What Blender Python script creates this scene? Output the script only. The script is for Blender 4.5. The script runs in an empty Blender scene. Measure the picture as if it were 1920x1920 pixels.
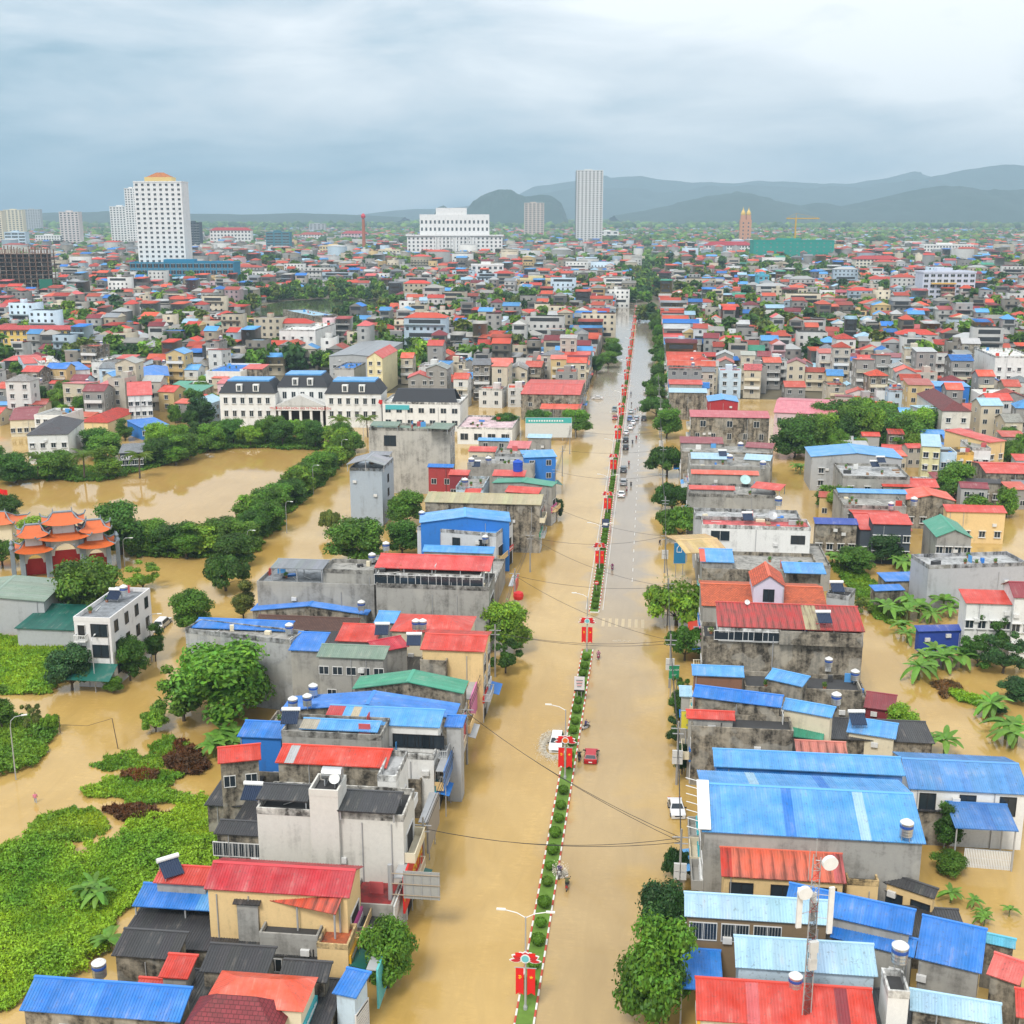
import bpy, math, random
import numpy as np
from mathutils import Vector, Matrix

random.seed(7)
rng = np.random.default_rng(11)
scene = bpy.context.scene
col = scene.collection
rad = math.radians

# ---------------------------------------------------------------- camera
CAM_H = 70.0
FOCAL = 2250.0                      # in pixels of a 1920 frame
TILT = math.atan(560.0 / FOCAL)
cd = bpy.data.cameras.new("camera")
cam = bpy.data.objects.new("camera", cd)
col.objects.link(cam)
cam.location = (0, 0, CAM_H)
cam.rotation_euler = (math.pi / 2 - TILT, 0, 0)
cd.sensor_width = 36.0
cd.lens = 36.0 * FOCAL / 1920.0
cd.clip_start = 1.0
cd.clip_end = 60000.0
scene.camera = cam
scene.render.resolution_x = scene.render.resolution_y = 1024

# ---------------------------------------------------------------- sky, sun, exposure
SUN_EL, SUN_AZ = rad(52), rad(205)          # azimuth clockwise from +Y: from behind, a little to the left
w = bpy.data.worlds.new("World")
scene.world = w
w.use_nodes = True
nt = w.node_tree
for n in list(nt.nodes):
	nt.nodes.remove(n)


def nd(t, kind, loc=(0, 0), **kw):
	n = t.nodes.new(kind)
	for k, v in kw.items():
		if k.startswith("i_"):
			n.inputs[k[2:].replace("_", " ")].default_value = v
		elif k.startswith("n_"):
			n.inputs[int(k[2:])].default_value = v
		else:
			setattr(n, k, v)
	return n


def mathn(t, op, a, b=None, c=None, clamp=False):
	n = t.nodes.new("ShaderNodeMath")
	n.operation = op
	n.use_clamp = clamp
	for i, x in enumerate((a, b, c)):
		if x is None:
			continue
		if isinstance(x, (int, float)):
			n.inputs[i].default_value = x
		else:
			t.links.new(x, n.inputs[i])
	return n.outputs[0]


def ramp(t, fac, stops, interp="LINEAR"):
	n = t.nodes.new("ShaderNodeValToRGB")
	n.color_ramp.interpolation = interp
	e = n.color_ramp.elements
	while len(e) < len(stops):
		e.new(0.5)
	for i, (p, c) in enumerate(stops):
		e[i].position = p
		e[i].color = (c[0], c[1], c[2], 1) if not isinstance(c, (int, float)) else (c, c, c, 1)
	t.links.new(fac, n.inputs[0])
	return n.outputs[0]


def mixc(t, fac, a, b, mode="MIX"):
	n = t.nodes.new("ShaderNodeMix")
	n.data_type = "RGBA"
	n.blend_type = mode
	n.clamp_factor = True
	for i, x in ((0, fac), (6, a), (7, b)):
		if isinstance(x, (int, float)):
			n.inputs[i].default_value = x
		elif isinstance(x, tuple):
			n.inputs[i].default_value = (x[0], x[1], x[2], 1)
		else:
			t.links.new(x, n.inputs[i])
	return n.outputs[2]


def sky_world():
	t = nt
	L = t.links.new
	tc = nd(t, "ShaderNodeTexCoord")
	sep = nd(t, "ShaderNodeSeparateXYZ")
	L(tc.outputs["Generated"], sep.inputs[0])
	X, Y, Z = sep.outputs
	sky = nd(t, "ShaderNodeTexSky", sky_type="NISHITA")
	sky.sun_disc = False
	sky.sun_elevation = SUN_EL
	sky.sun_rotation = SUN_AZ
	sky.altitude = 60
	sky.air_density = 1.6
	sky.dust_density = 3.0
	# direction flattened onto a cloud deck, so that clouds crowd towards the horizon
	zz = mathn(t, "ADD", mathn(t, "MAXIMUM", Z, 0.0), 0.13)
	cx = mathn(t, "DIVIDE", X, zz)
	cy = mathn(t, "DIVIDE", Y, zz)
	cv = nd(t, "ShaderNodeCombineXYZ")
	L(cx, cv.inputs[0]); L(cy, cv.inputs[1])
	n1 = nd(t, "ShaderNodeTexNoise", i_Scale=0.32, i_Detail=3.0, i_Roughness=0.5, i_Distortion=0.3)
	n2 = nd(t, "ShaderNodeTexNoise", i_Scale=2.1, i_Detail=9.0, i_Roughness=0.56, i_Distortion=0.35)
	mp = nd(t, "ShaderNodeMapping")
	mp.inputs["Location"].default_value = (3.1, 1.7, 0)
	mp.inputs["Rotation"].default_value = (0, 0, rad(-16))
	mp.inputs["Scale"].default_value = (0.75, 1.15, 1)
	L(cv.outputs[0], mp.inputs[0])
	L(mp.outputs[0], n1.inputs["Vector"])
	mp2 = nd(t, "ShaderNodeMapping")
	mp2.inputs["Scale"].default_value = (2.6, 2.6, 10.0)
	mp2.inputs["Rotation"].default_value = (0, rad(5), 0)
	L(tc.outputs["Generated"], mp2.inputs[0])
	L(mp2.outputs[0], n2.inputs["Vector"])
	# one rain-dark front over the far left; the deck thins towards the right and overhead
	side = mathn(t, "MULTIPLY_ADD", X, 0.75, 0.5, clamp=True)
	lift = mathn(t, "MULTIPLY", mathn(t, "MAXIMUM", Z, 0.0), 2.5)
	f = mathn(t, "ADD", mathn(t, "MULTIPLY", n1.outputs[0], 0.8), mathn(t, "MULTIPLY", n2.outputs[0], 1.35))
	f = mathn(t, "ADD", f, mathn(t, "MULTIPLY", side, 1.05))
	f = mathn(t, "ADD", f, lift)
	f = mathn(t, "SUBTRACT", f, 1.12)
	cloud = ramp(t, f, [(0.0, (0.08, 0.185, 0.275)), (0.28, (0.19, 0.33, 0.43)), (0.5, (0.42, 0.52, 0.60)),
						(0.72, (0.62, 0.67, 0.72)), (1.0, (0.84, 0.86, 0.88))])
	bgs = nd(t, "ShaderNodeBackground", i_Strength=0.06)
	L(sky.outputs[0], bgs.inputs[0])
	bgc = nd(t, "ShaderNodeBackground", i_Strength=0.86)
	L(cloud, bgc.inputs[0])
	mx = nd(t, "ShaderNodeMixShader")
	mx.inputs[0].default_value = 0.93
	L(bgs.outputs[0], mx.inputs[1]); L(bgc.outputs[0], mx.inputs[2])
	out = nd(t, "ShaderNodeOutputWorld")
	L(mx.outputs[0], out.inputs[0])


sky_world()
sl = bpy.data.lights.new("sun", "SUN")
sl.energy = 1.5
sl.angle = rad(14)
sl.color = (1.0, 0.96, 0.90)
so = bpy.data.objects.new("sun", sl)
col.objects.link(so)
sd = Vector((math.sin(SUN_AZ) * math.cos(SUN_EL), math.cos(SUN_AZ) * math.cos(SUN_EL), math.sin(SUN_EL)))
so.rotation_euler = (-sd).to_track_quat("-Z", "Y").to_euler()
so.location = (0, 0, 900)
vs = scene.view_settings
vs.view_transform = "Standard"
vs.look = "None"
vs.gamma = 1.0
vs.exposure = 0.82
vs.use_curve_mapping = False
scene.cycles.max_bounces = 6
scene.cycles.diffuse_bounces = 1
scene.cycles.glossy_bounces = 2
scene.cycles.transmission_bounces = 2
scene.cycles.transparent_max_bounces = 8
scene.cycles.volume_bounces = 0
scene.cycles.use_denoising = True
HAZE = 1.15e-4

# ---------------------------------------------------------------- survey: photo pixel -> point at height z
CT, ST = math.cos(TILT), math.sin(TILT)


def at(px, py, z=0.0):
	a, b = px - 960.0, 960.0 - py
	dy, dz = FOCAL * CT + b * ST, -FOCAL * ST + b * CT
	k = (z - CAM_H) / dz
	return Vector((a * k, dy * k, z))


AL = math.atan(0.112)               # the avenue runs 6.4 degrees to the right of north
CA, SA = math.cos(AL), math.sin(AL)


def S(u, v, z=0.0):                 # avenue coordinates: u across (0 = median), v along
	u -= 8.2
	return Vector((u * CA + v * SA, -u * SA + v * CA, z))


def uv_of(x, y):
	return x * CA - y * SA + 8.2, x * SA + y * CA


def med(v):                         # median centre line: the near stretch swings slightly left
	return -1.0 * max(0.0, (205 - v) / 110) if v < 205 else 0.0


# ---------------------------------------------------------------- mesh building
class MB:
	def __init__(s):
		s.v, s.f, s.m, s.uv = [], [], [], None

	def add(s, pts, faces, m=0):
		b = len(s.v)
		s.v.extend([tuple(p) for p in pts])
		for f in faces:
			s.f.append([b + i for i in f])
			s.m.append(m)
		return s

	def box(s, x0, y0, z0, x1, y1, z1, m=0):
		if x1 < x0: x0, x1 = x1, x0
		if y1 < y0: y0, y1 = y1, y0
		if z1 < z0: z0, z1 = z1, z0
		return s.add([(x0, y0, z0), (x1, y0, z0), (x1, y1, z0), (x0, y1, z0), (x0, y0, z1), (x1, y0, z1), (x1, y1, z1), (x0, y1, z1)],
					 [(0, 3, 2, 1), (4, 5, 6, 7), (0, 1, 5, 4), (1, 2, 6, 5), (2, 3, 7, 6), (3, 0, 4, 7)], m)

	def slab(s, quad, th, m=0):     # quad: 4 points counter-clockwise seen from outside; thickened inwards
		q = [Vector(p) for p in quad]
		n = (q[1] - q[0]).cross(q[2] - q[0]).normalized() * th
		k = len(q)
		pts = [p for p in q] + [p - n for p in q]
		fs = [tuple(range(k)), tuple(range(2 * k - 1, k - 1, -1))]
		for i in range(k):
			j = (i + 1) % k
			fs.append((i, i + k, j + k, j))
		return s.add(pts, fs, m)

	def extr(s, poly, z0, z1, m=0):
		k = len(poly)
		pts = [(x, y, z0) for x, y in poly] + [(x, y, z1) for x, y in poly]
		fs = [tuple(range(k - 1, -1, -1)), tuple(range(k, 2 * k))] + [(i, (i + 1) % k, (i + 1) % k + k, i + k) for i in range(k)]
		return s.add(pts, fs, m)

	def tube(s, p, q, r, r2=None, n=6, m=0):
		p, q = Vector(p), Vector(q)
		r2 = r if r2 is None else r2
		d = (q - p).normalized()
		a = d.orthogonal().normalized()
		b = d.cross(a)
		pts = []
		for c, rr in ((p, r), (q, r2)):
			for i in range(n):
				t = 2 * math.pi * i / n
				pts.append(c + a * math.cos(t) * rr + b * math.sin(t) * rr)
		fs = [(i, (i + 1) % n, (i + 1) % n + n, i + n) for i in range(n)] + [tuple(range(n - 1, -1, -1)), tuple(range(n, 2 * n))]
		return s.add(pts, fs, m)

	def lathe(s, prof, n=14, c=(0, 0, 0), m=0):   # prof: list of (r, z)
		pts, fs = [], []
		for r, z in prof:
			for i in range(n):
				t = 2 * math.pi * i / n
				pts.append((c[0] + r * math.cos(t), c[1] + r * math.sin(t), c[2] + z))
		for k in range(len(prof) - 1):
			for i in range(n):
				j = (i + 1) % n
				fs.append((k * n + i, k * n + j, (k + 1) * n + j, (k + 1) * n + i))
		fs.append(tuple(range(n - 1, -1, -1)))
		fs.append(tuple(range((len(prof) - 1) * n, len(prof) * n)))
		return s.add(pts, fs, m)

	def path(s, pts, r, n=5, m=0):
		for a, b in zip(pts[:-1], pts[1:]):
			s.tube(a, b, r, r, n, m)
		return s

	def mesh(s, name, mats, smooth=False):
		me = bpy.data.meshes.new(name)
		me.from_pydata(s.v, [], s.f)
		for mt in mats:
			me.materials.append(mt)
		if len(mats) > 1:
			me.polygons.foreach_set("material_index", s.m)
		if smooth:
			me.polygons.foreach_set("use_smooth", [True] * len(me.polygons))
		me.update()
		return me

	def build(s, name, mats, parent=None, color=None, smooth=False, loc=None, rz=0.0):
		if not isinstance(mats, (list, tuple)):
			mats = [mats]
		return obj(name, s.mesh(name, mats, smooth), parent, color, loc, rz)


def obj(name, me, parent=None, color=None, loc=None, rz=0.0, scale=None):
	o = bpy.data.objects.new(name, me)
	col.objects.link(o)
	if parent is not None:
		o.parent = parent
	if loc is not None:
		o.location = loc
	if rz:
		o.rotation_euler = (0, 0, rz)
	if scale is not None:
		o.scale = scale if not isinstance(scale, (int, float)) else (scale,) * 3
	if color is not None:
		o.color = (color[0], color[1], color[2], 1)
	return o


SEEN = {}


def tag(o, label, cat, group=None):
	o["label"] = label
	o["category"] = cat
	if group:
		o["group"] = group
	SEEN.setdefault(label, []).append(group)
	return o


def thing(name, label, cat, loc=(0, 0, 0), rz=0.0, group=None):
	o = bpy.data.objects.new(name, None)
	o.empty_display_size = 0.3
	col.objects.link(o)
	o.location = loc
	o.rotation_euler = (0, 0, rz)
	return tag(o, label, cat, group)


def kind(o, k):
	o["kind"] = k
	return o


def dup(root, loc=None, rz=None, label=None, group=None, scale=None):
	r = root.copy()
	col.objects.link(r)
	if loc is not None: r.location = loc
	if rz is not None: r.rotation_euler = (0, 0, rz)
	if scale is not None: r.scale = (scale,) * 3
	if label: r["label"] = label
	if group: r["group"] = group
	SEEN.setdefault(r["label"], []).append(r.get("group"))
	for ch in list(root.children):
		c = ch.copy(); col.objects.link(c); c.parent = r
		for g in list(ch.children):
			d = g.copy(); col.objects.link(d); d.parent = c
	return r


MESH = {}


def shared(key, fn):
	if key not in MESH:
		MESH[key] = fn()
	return MESH[key]


def vnoise(x, y, seed=0):           # smooth value noise, numpy arrays in, 0..1 out
	xi, yi = np.floor(x).astype(np.int64), np.floor(y).astype(np.int64)
	xf, yf = x - xi, y - yi
	def h(a, b):
		q = (a * 374761393 + b * 668265263 + seed * 144665) & 0xFFFFFFFF
		q = ((q ^ (q >> 13)) * 1274126177) & 0xFFFFFFFF
		return ((q ^ (q >> 16)) & 0xFFFF) / 65535.0
	u, v = xf * xf * (3 - 2 * xf), yf * yf * (3 - 2 * yf)
	return (h(xi, yi) * (1 - u) + h(xi + 1, yi) * u) * (1 - v) + (h(xi, yi + 1) * (1 - u) + h(xi + 1, yi + 1) * u) * v


def fbm(x, y, seed=0, oct=4):
	r, a, t = 0, 0.5, 0
	for k in range(oct):
		r = r + a * vnoise(x * 2 ** k, y * 2 ** k, seed + k)
		t += a
		a *= 0.5
	return r / t


def np_mesh(name, V, F, mats, cols=None, midx=None, smooth=False):
	"""V (n,3), F (m,4) quads; cols (m,3) per-face colours"""
	me = bpy.data.meshes.new(name)
	m, k = F.shape
	me.vertices.add(len(V))
	me.vertices.foreach_set("co", np.ascontiguousarray(V, dtype=np.float32).ravel())
	me.loops.add(m * k)
	me.loops.foreach_set("vertex_index", np.ascontiguousarray(F, dtype=np.int32).ravel())
	me.polygons.add(m)
	me.polygons.foreach_set("loop_start", np.arange(0, m * k, k, dtype=np.int32))
	me.polygons.foreach_set("loop_total", np.full(m, k, dtype=np.int32))
	for mt in mats:
		me.materials.append(mt)
	if midx is not None:
		me.polygons.foreach_set("material_index", midx.astype(np.int32))
	if smooth:
		me.polygons.foreach_set("use_smooth", np.ones(m, dtype=bool))
	if cols is not None:
		at_ = me.attributes.new("tint", "FLOAT_COLOR", "FACE")
		c4 = np.ones((m, 4), dtype=np.float32)
		c4[:, :3] = cols
		at_.data.foreach_set("color", c4.ravel())
	me.update(calc_edges=True)
	return me


def in_poly(x, y, poly):
	inside = np.zeros(np.shape(x), dtype=bool)
	n = len(poly)
	for i in range(n):
		x1, y1 = poly[i]
		x2, y2 = poly[(i + 1) % n]
		c = ((y1 > y) != (y2 > y)) & (x < (x2 - x1) * (y - y1) / ((y2 - y1) if y2 != y1 else 1e-9) + x1)
		inside ^= c
	return inside


def pix_poly(pts, z=0.0):
	return [tuple(at(px, py, z)[:2]) for px, py in pts]

# ---------------------------------------------------------------- materials
def new_mat(name):
	m = bpy.data.materials.new(name)
	m.use_nodes = True
	t = m.node_tree
	b = t.nodes["Principled BSDF"]
	return m, t, b


def simple(name, c, rough=0.6, metal=0.0, noise=0.12, scale=1.5):
	m, t, b = new_mat(name)
	tc = nd(t, "ShaderNodeTexCoord")
	n = nd(t, "ShaderNodeTexNoise", i_Scale=scale, i_Detail=4.0)
	t.links.new(tc.outputs["Object"], n.inputs["Vector"])
	f = mathn(t, "MULTIPLY_ADD", n.outputs[0], noise * 2, 1 - noise)
	cc = mixc(t, 1.0, (c[0], c[1], c[2]), f, "MULTIPLY")
	t.links.new(cc, b.inputs["Base Color"])
	b.inputs["Roughness"].default_value = rough
	b.inputs["Metallic"].default_value = metal
	return m


def tinted(name, rough=0.6, noise=0.12, scale=1.5, metal=0.0):     # colour comes from the object
	m, t, b = new_mat(name)
	oi = nd(t, "ShaderNodeObjectInfo")
	tc = nd(t, "ShaderNodeTexCoord")
	n = nd(t, "ShaderNodeTexNoise", i_Scale=scale, i_Detail=4.0)
	t.links.new(tc.outputs["Object"], n.inputs["Vector"])
	f = mathn(t, "MULTIPLY_ADD", n.outputs[0], noise * 2, 1 - noise)
	t.links.new(mixc(t, 1.0, oi.outputs["Color"], f, "MULTIPLY"), b.inputs["Base Color"])
	b.inputs["Roughness"].default_value = rough
	b.inputs["Metallic"].default_value = metal
	return m


def plaster_mat(name, grime, dark=(0.05, 0.045, 0.035), patch=0.0, scale=1.0):
	"""painted or bare render with streaks running down and blotches of mould"""
	m, t, b = new_mat(name)
	L = t.links.new
	oi = nd(t, "ShaderNodeObjectInfo")
	geo = nd(t, "ShaderNodeNewGeometry")
	mp = nd(t, "ShaderNodeMapping")
	mp.inputs["Scale"].default_value = (1.1, 1.1, 0.10)
	L(geo.outputs["Position"], mp.inputs[0])
	streak = nd(t, "ShaderNodeTexNoise", i_Scale=1.0, i_Detail=5.0, i_Roughness=0.6)
	L(mp.outputs[0], streak.inputs["Vector"])
	blot = nd(t, "ShaderNodeTexNoise", i_Scale=0.33 * scale, i_Detail=6.0, i_Roughness=0.65, i_Distortion=0.4)
	L(geo.outputs["Position"], blot.inputs["Vector"])
	fine = nd(t, "ShaderNodeTexNoise", i_Scale=2.6, i_Detail=5.0, i_Roughness=0.7)
	L(geo.outputs["Position"], fine.inputs["Vector"])
	s = mathn(t, "ADD", mathn(t, "MULTIPLY", streak.outputs[0], 0.45), mathn(t, "MULTIPLY", blot.outputs[0], 0.55))
	s = mathn(t, "ADD", s, mathn(t, "MULTIPLY", mathn(t, "SUBTRACT", fine.outputs[0], 0.5), 0.35))
	lo = 0.62 - 0.30 * grime
	g = ramp(t, s, [(lo, 0.0), (min(lo + 0.22, 0.97), 1.0)])
	base = mixc(t, mathn(t, "MULTIPLY", g, min(0.25 + grime * 0.9, 0.95)), oi.outputs["Color"], dark)
	if patch:
		pn = nd(t, "ShaderNodeTexNoise", i_Scale=0.16 * scale, i_Detail=2.0)
		L(geo.outputs["Position"], pn.inputs["Vector"])
		pf = ramp(t, pn.outputs[0], [(0.54, 0.0), (0.57, 1.0)])
		base = mixc(t, mathn(t, "MULTIPLY", pf, patch), base, (0.5, 0.48, 0.42))
	f2 = mathn(t, "MULTIPLY_ADD", fine.outputs[0], 0.3, 0.85)
	L(mixc(t, 1.0, base, f2, "MULTIPLY"), b.inputs["Base Color"])
	b.inputs["Roughness"].default_value = 0.85
	bp = nd(t, "ShaderNodeBump", i_Strength=0.25, i_Distance=0.02)
	L(fine.outputs[0], bp.inputs["Height"])
	L(bp.outputs[0], b.inputs["Normal"])
	return m


def metal_roof_mat(name, rust=0.0, ribs=True):
	"""profiled sheet: ribs run up the slope (UV.x along the eave in metres)"""
	m, t, b = new_mat(name)
	L = t.links.new
	oi = nd(t, "ShaderNodeObjectInfo")
	geo = nd(t, "ShaderNodeNewGeometry")
	n = nd(t, "ShaderNodeTexNoise", i_Scale=0.45, i_Detail=5.0, i_Roughness=0.6)
	L(geo.outputs["Position"], n.inputs["Vector"])
	uvn = nd(t, "ShaderNodeUVMap")
	mp = nd(t, "ShaderNodeMapping")
	mp.inputs["Scale"].default_value = (2.2, 0.12, 1)
	L(uvn.outputs[0], mp.inputs[0])
	st = nd(t, "ShaderNodeTexNoise", i_Scale=1.0, i_Detail=4.0, i_Roughness=0.65)
	L(mp.outputs[0], st.inputs["Vector"])
	f = mathn(t, "ADD", mathn(t, "MULTIPLY", n.outputs[0], 0.4), mathn(t, "MULTIPLY", st.outputs[0], 0.6))
	f = mathn(t, "ADD", f, 0.45)
	hs = nd(t, "ShaderNodeHueSaturation")
	L(mathn(t, "MULTIPLY_ADD", n.outputs[0], -0.35, 1.15), hs.inputs["Saturation"])
	L(oi.outputs["Color"], hs.inputs["Color"])
	c = mixc(t, 1.0, hs.outputs[0], f, "MULTIPLY")
	if rust > 0:
		rr = ramp(t, mathn(t, "ADD", mathn(t, "MULTIPLY", st.outputs[0], 0.8), mathn(t, "MULTIPLY", n.outputs[0], 0.35)), [(0.50, 0.0), (0.66, 1.0)])
		c = mixc(t, mathn(t, "MULTIPLY", rr, rust), c, (0.10, 0.03, 0.018))
	else:
		sp = nd(t, "ShaderNodeTexNoise", i_Scale=3.0, i_Detail=4.0, i_Roughness=0.7)
		L(geo.outputs["Position"], sp.inputs["Vector"])
		c = mixc(t, mathn(t, "MULTIPLY", ramp(t, sp.outputs[0], [(0.56, 0.0), (0.70, 1.0)]), 0.5), c, (0.09, 0.085, 0.08))
		c = mixc(t, mathn(t, "MULTIPLY", ramp(t, mathn(t, "ADD", mathn(t, "MULTIPLY", st.outputs[0], 0.6), mathn(t, "MULTIPLY", n.outputs[0], 0.5)), [(0.60, 0.0), (0.74, 1.0)]), 0.45), c, (0.42, 0.36, 0.30))
	L(c, b.inputs["Base Color"])
	b.inputs["Roughness"].default_value = 0.42
	if ribs:
		sx = nd(t, "ShaderNodeSeparateXYZ")
		L(uvn.outputs[0], sx.inputs[0])
		wv = mathn(t, "PINGPONG", mathn(t, "MULTIPLY", sx.outputs[0], 3.0), 0.5)
		bp = nd(t, "ShaderNodeBump", i_Strength=0.6, i_Distance=0.05)
		L(wv, bp.inputs["Height"])
		L(bp.outputs[0], b.inputs["Normal"])
	return m


def tile_mat(name):
	m, t, b = new_mat(name)
	L = t.links.new
	oi = nd(t, "ShaderNodeObjectInfo")
	uvn = nd(t, "ShaderNodeUVMap")
	br = nd(t, "ShaderNodeTexBrick", i_Scale=1.0)
	br.inputs["Mortar Size"].default_value = 0.03
	br.inputs["Brick Width"].default_value = 0.45
	br.inputs["Row Height"].default_value = 0.36
	br.inputs["Color1"].default_value = (1, 1, 1, 1)
	br.inputs["Color2"].default_value = (0.72, 0.72, 0.72, 1)
	br.inputs["Mortar"].default_value = (0.38, 0.38, 0.38, 1)
	L(uvn.outputs[0], br.inputs["Vector"])
	geo = nd(t, "ShaderNodeNewGeometry")
	n = nd(t, "ShaderNodeTexNoise", i_Scale=0.6, i_Detail=5.0, i_Roughness=0.65)
	L(geo.outputs["Position"], n.inputs["Vector"])
	c = mixc(t, 1.0, oi.outputs["Color"], br.outputs["Color"], "MULTIPLY")
	c = mixc(t, mathn(t, "MULTIPLY", ramp(t, n.outputs[0], [(0.48, 0.0), (0.75, 1.0)]), 0.55), c, (0.07, 0.035, 0.03))
	L(c, b.inputs["Base Color"])
	b.inputs["Roughness"].default_value = 0.7
	bp = nd(t, "ShaderNodeBump", i_Strength=0.7, i_Distance=0.04)
	L(br.outputs["Fac"], bp.inputs["Height"])
	bp.invert = True
	L(bp.outputs[0], b.inputs["Normal"])
	return m


def leaf_mat(name):
	m, t, b = new_mat(name)
	L = t.links.new
	oi = nd(t, "ShaderNodeObjectInfo")
	a = nd(t, "ShaderNodeAttribute", attribute_name="tint")
	c = mixc(t, 1.0, oi.outputs["Color"], a.outputs["Color"], "MULTIPLY")
	L(c, b.inputs["Base Color"])
	b.inputs["Roughness"].default_value = 0.5
	b.inputs["Specular IOR Level"].default_value = 0.3
	tr = nd(t, "ShaderNodeBsdfTranslucent")
	L(mixc(t, 1.0, c, (1.3, 1.2, 0.5), "MULTIPLY"), tr.inputs[0])
	mx = nd(t, "ShaderNodeMixShader")
	mx.inputs[0].default_value = 0.28
	L(b.outputs[0], mx.inputs[1]); L(tr.outputs[0], mx.inputs[2])
	L(mx.outputs[0], t.nodes["Material Output"].inputs[0])
	return m


def facecol_mat(name, rough=0.75, noise=0.25, scale=0.5):
	m, t, b = new_mat(name)
	L = t.links.new
	a = nd(t, "ShaderNodeAttribute", attribute_name="tint")
	geo = nd(t, "ShaderNodeNewGeometry")
	n = nd(t, "ShaderNodeTexNoise", i_Scale=scale, i_Detail=5.0, i_Roughness=0.65)
	L(geo.outputs["Position"], n.inputs["Vector"])
	f = mathn(t, "MULTIPLY_ADD", n.outputs[0], noise * 2, 1 - noise)
	L(mixc(t, 1.0, a.outputs["Color"], f, "MULTIPLY"), b.inputs["Base Color"])
	b.inputs["Roughness"].default_value = rough
	return m


def water_mat(name, c1, c2, road=False, rip=0.05, rough=0.06):
	m, t, b = new_mat(name)
	L = t.links.new
	tc = nd(t, "ShaderNodeTexCoord")
	n = nd(t, "ShaderNodeTexNoise", i_Scale=0.035, i_Detail=4.0, i_Roughness=0.55, i_Distortion=0.6)
	L(tc.outputs["Object"], n.inputs["Vector"])
	mp0 = nd(t, "ShaderNodeMapping")
	mp0.inputs["Scale"].default_value = (1.0, 0.22, 1)
	L(tc.outputs["Object"], mp0.inputs[0])
	n4 = nd(t, "ShaderNodeTexNoise", i_Scale=0.35, i_Detail=6.0, i_Roughness=0.65, i_Distortion=1.0)
	L(mp0.outputs[0], n4.inputs["Vector"])
	c = mixc(t, ramp(t, n.outputs[0], [(0.35, 0.0), (0.65, 1.0)]), c1, c2)
	c = mixc(t, 1.0, c, mathn(t, "MULTIPLY_ADD", n4.outputs[0], 0.42, 0.79), "MULTIPLY")
	mp1 = nd(t, "ShaderNodeMapping")
	mp1.inputs["Scale"].default_value = (0.6, 1.6, 1)
	mp1.inputs["Rotation"].default_value = (0, 0, 0.35)
	L(tc.outputs["Object"], mp1.inputs[0])
	n5 = nd(t, "ShaderNodeTexNoise", i_Scale=1.5, i_Detail=3.0, i_Roughness=0.6, i_Distortion=0.8)
	L(mp1.outputs[0], n5.inputs["Vector"])
	c = mixc(t, ramp(t, n4.outputs[0], [(0.45, 0.0), (0.6, 1.0)]), c, mixc(t, 1.0, c, mathn(t, "MULTIPLY_ADD", n5.outputs[0], 0.4, 0.78), "MULTIPLY"))
	if road:
		# where the flood is only ankle deep the wet asphalt shows through; object space is avenue space
		sx = nd(t, "ShaderNodeSeparateXYZ")
		L(tc.outputs["Object"], sx.inputs[0])
		n3 = nd(t, "ShaderNodeTexNoise", i_Scale=0.10, i_Detail=4.0, i_Distortion=0.5)
		L(tc.outputs["Object"], n3.inputs["Vector"])
		U, V = sx.outputs[0], sx.outputs[1]
		j = mathn(t, "MULTIPLY", mathn(t, "SUBTRACT", n3.outputs[0], 0.5), 14.0)
		uu = mathn(t, "ADD", U, j)
		a = mathn(t, "MULTIPLY", ramp(t, mathn(t, "MULTIPLY_ADD", uu, 1 / 30.0, 0.5), [(0.44, 0.0), (0.54, 1.0), (0.74, 1.0), (0.90, 0.0)]),
				  ramp(t, mathn(t, "MULTIPLY", mathn(t, "ADD", V, j), 1 / 800.0), [(0.0, 0.28), (0.22, 0.32), (0.29, 0.85), (0.66, 1.0)]))
		far = ramp(t, mathn(t, "MULTIPLY", mathn(t, "ADD", V, j), 1 / 1000.0), [(0.34, 0.0), (0.52, 1.0)])
		inst = ramp(t, mathn(t, "MULTIPLY_ADD", U, 1 / 60.0, 0.5), [(0.25, 0.0), (0.28, 1.0), (0.70, 1.0), (0.73, 0.0)])
		k = mathn(t, "MULTIPLY", mathn(t, "MAXIMUM", mathn(t, "MULTIPLY", a, 0.95), mathn(t, "MULTIPLY", far, 0.85)), inst)
		asph = mixc(t, n4.outputs[0], (0.22, 0.195, 0.17), (0.31, 0.275, 0.235))
		c = mixc(t, k, c, asph)
	L(c, b.inputs["Base Color"])
	b.inputs["Roughness"].default_value = rough
	b.inputs["IOR"].default_value = 1.33
	b.inputs["Specular IOR Level"].default_value = 0.8
	# wind ripples, stronger along the streets
	mp = nd(t, "ShaderNodeMapping")
	mp.inputs["Scale"].default_value = (1.0, 0.45, 1)
	mp.inputs["Rotation"].default_value = (0, 0, 0.5)
	L(tc.outputs["Object"], mp.inputs[0])
	w1 = nd(t, "ShaderNodeTexNoise", i_Scale=1.3, i_Detail=4.0, i_Roughness=0.6)
	L(mp.outputs[0], w1.inputs["Vector"])
	cm = ramp(t, n4.outputs[0], [(0.42, 0.15), (0.62, 1.0)])
	bp = nd(t, "ShaderNodeBump", i_Distance=1.0)
	L(mathn(t, "MULTIPLY", cm, rip), bp.inputs["Strength"])
	L(w1.outputs[0], bp.inputs["Height"])
	L(bp.outputs[0], b.inputs["Normal"])
	return m


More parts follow.
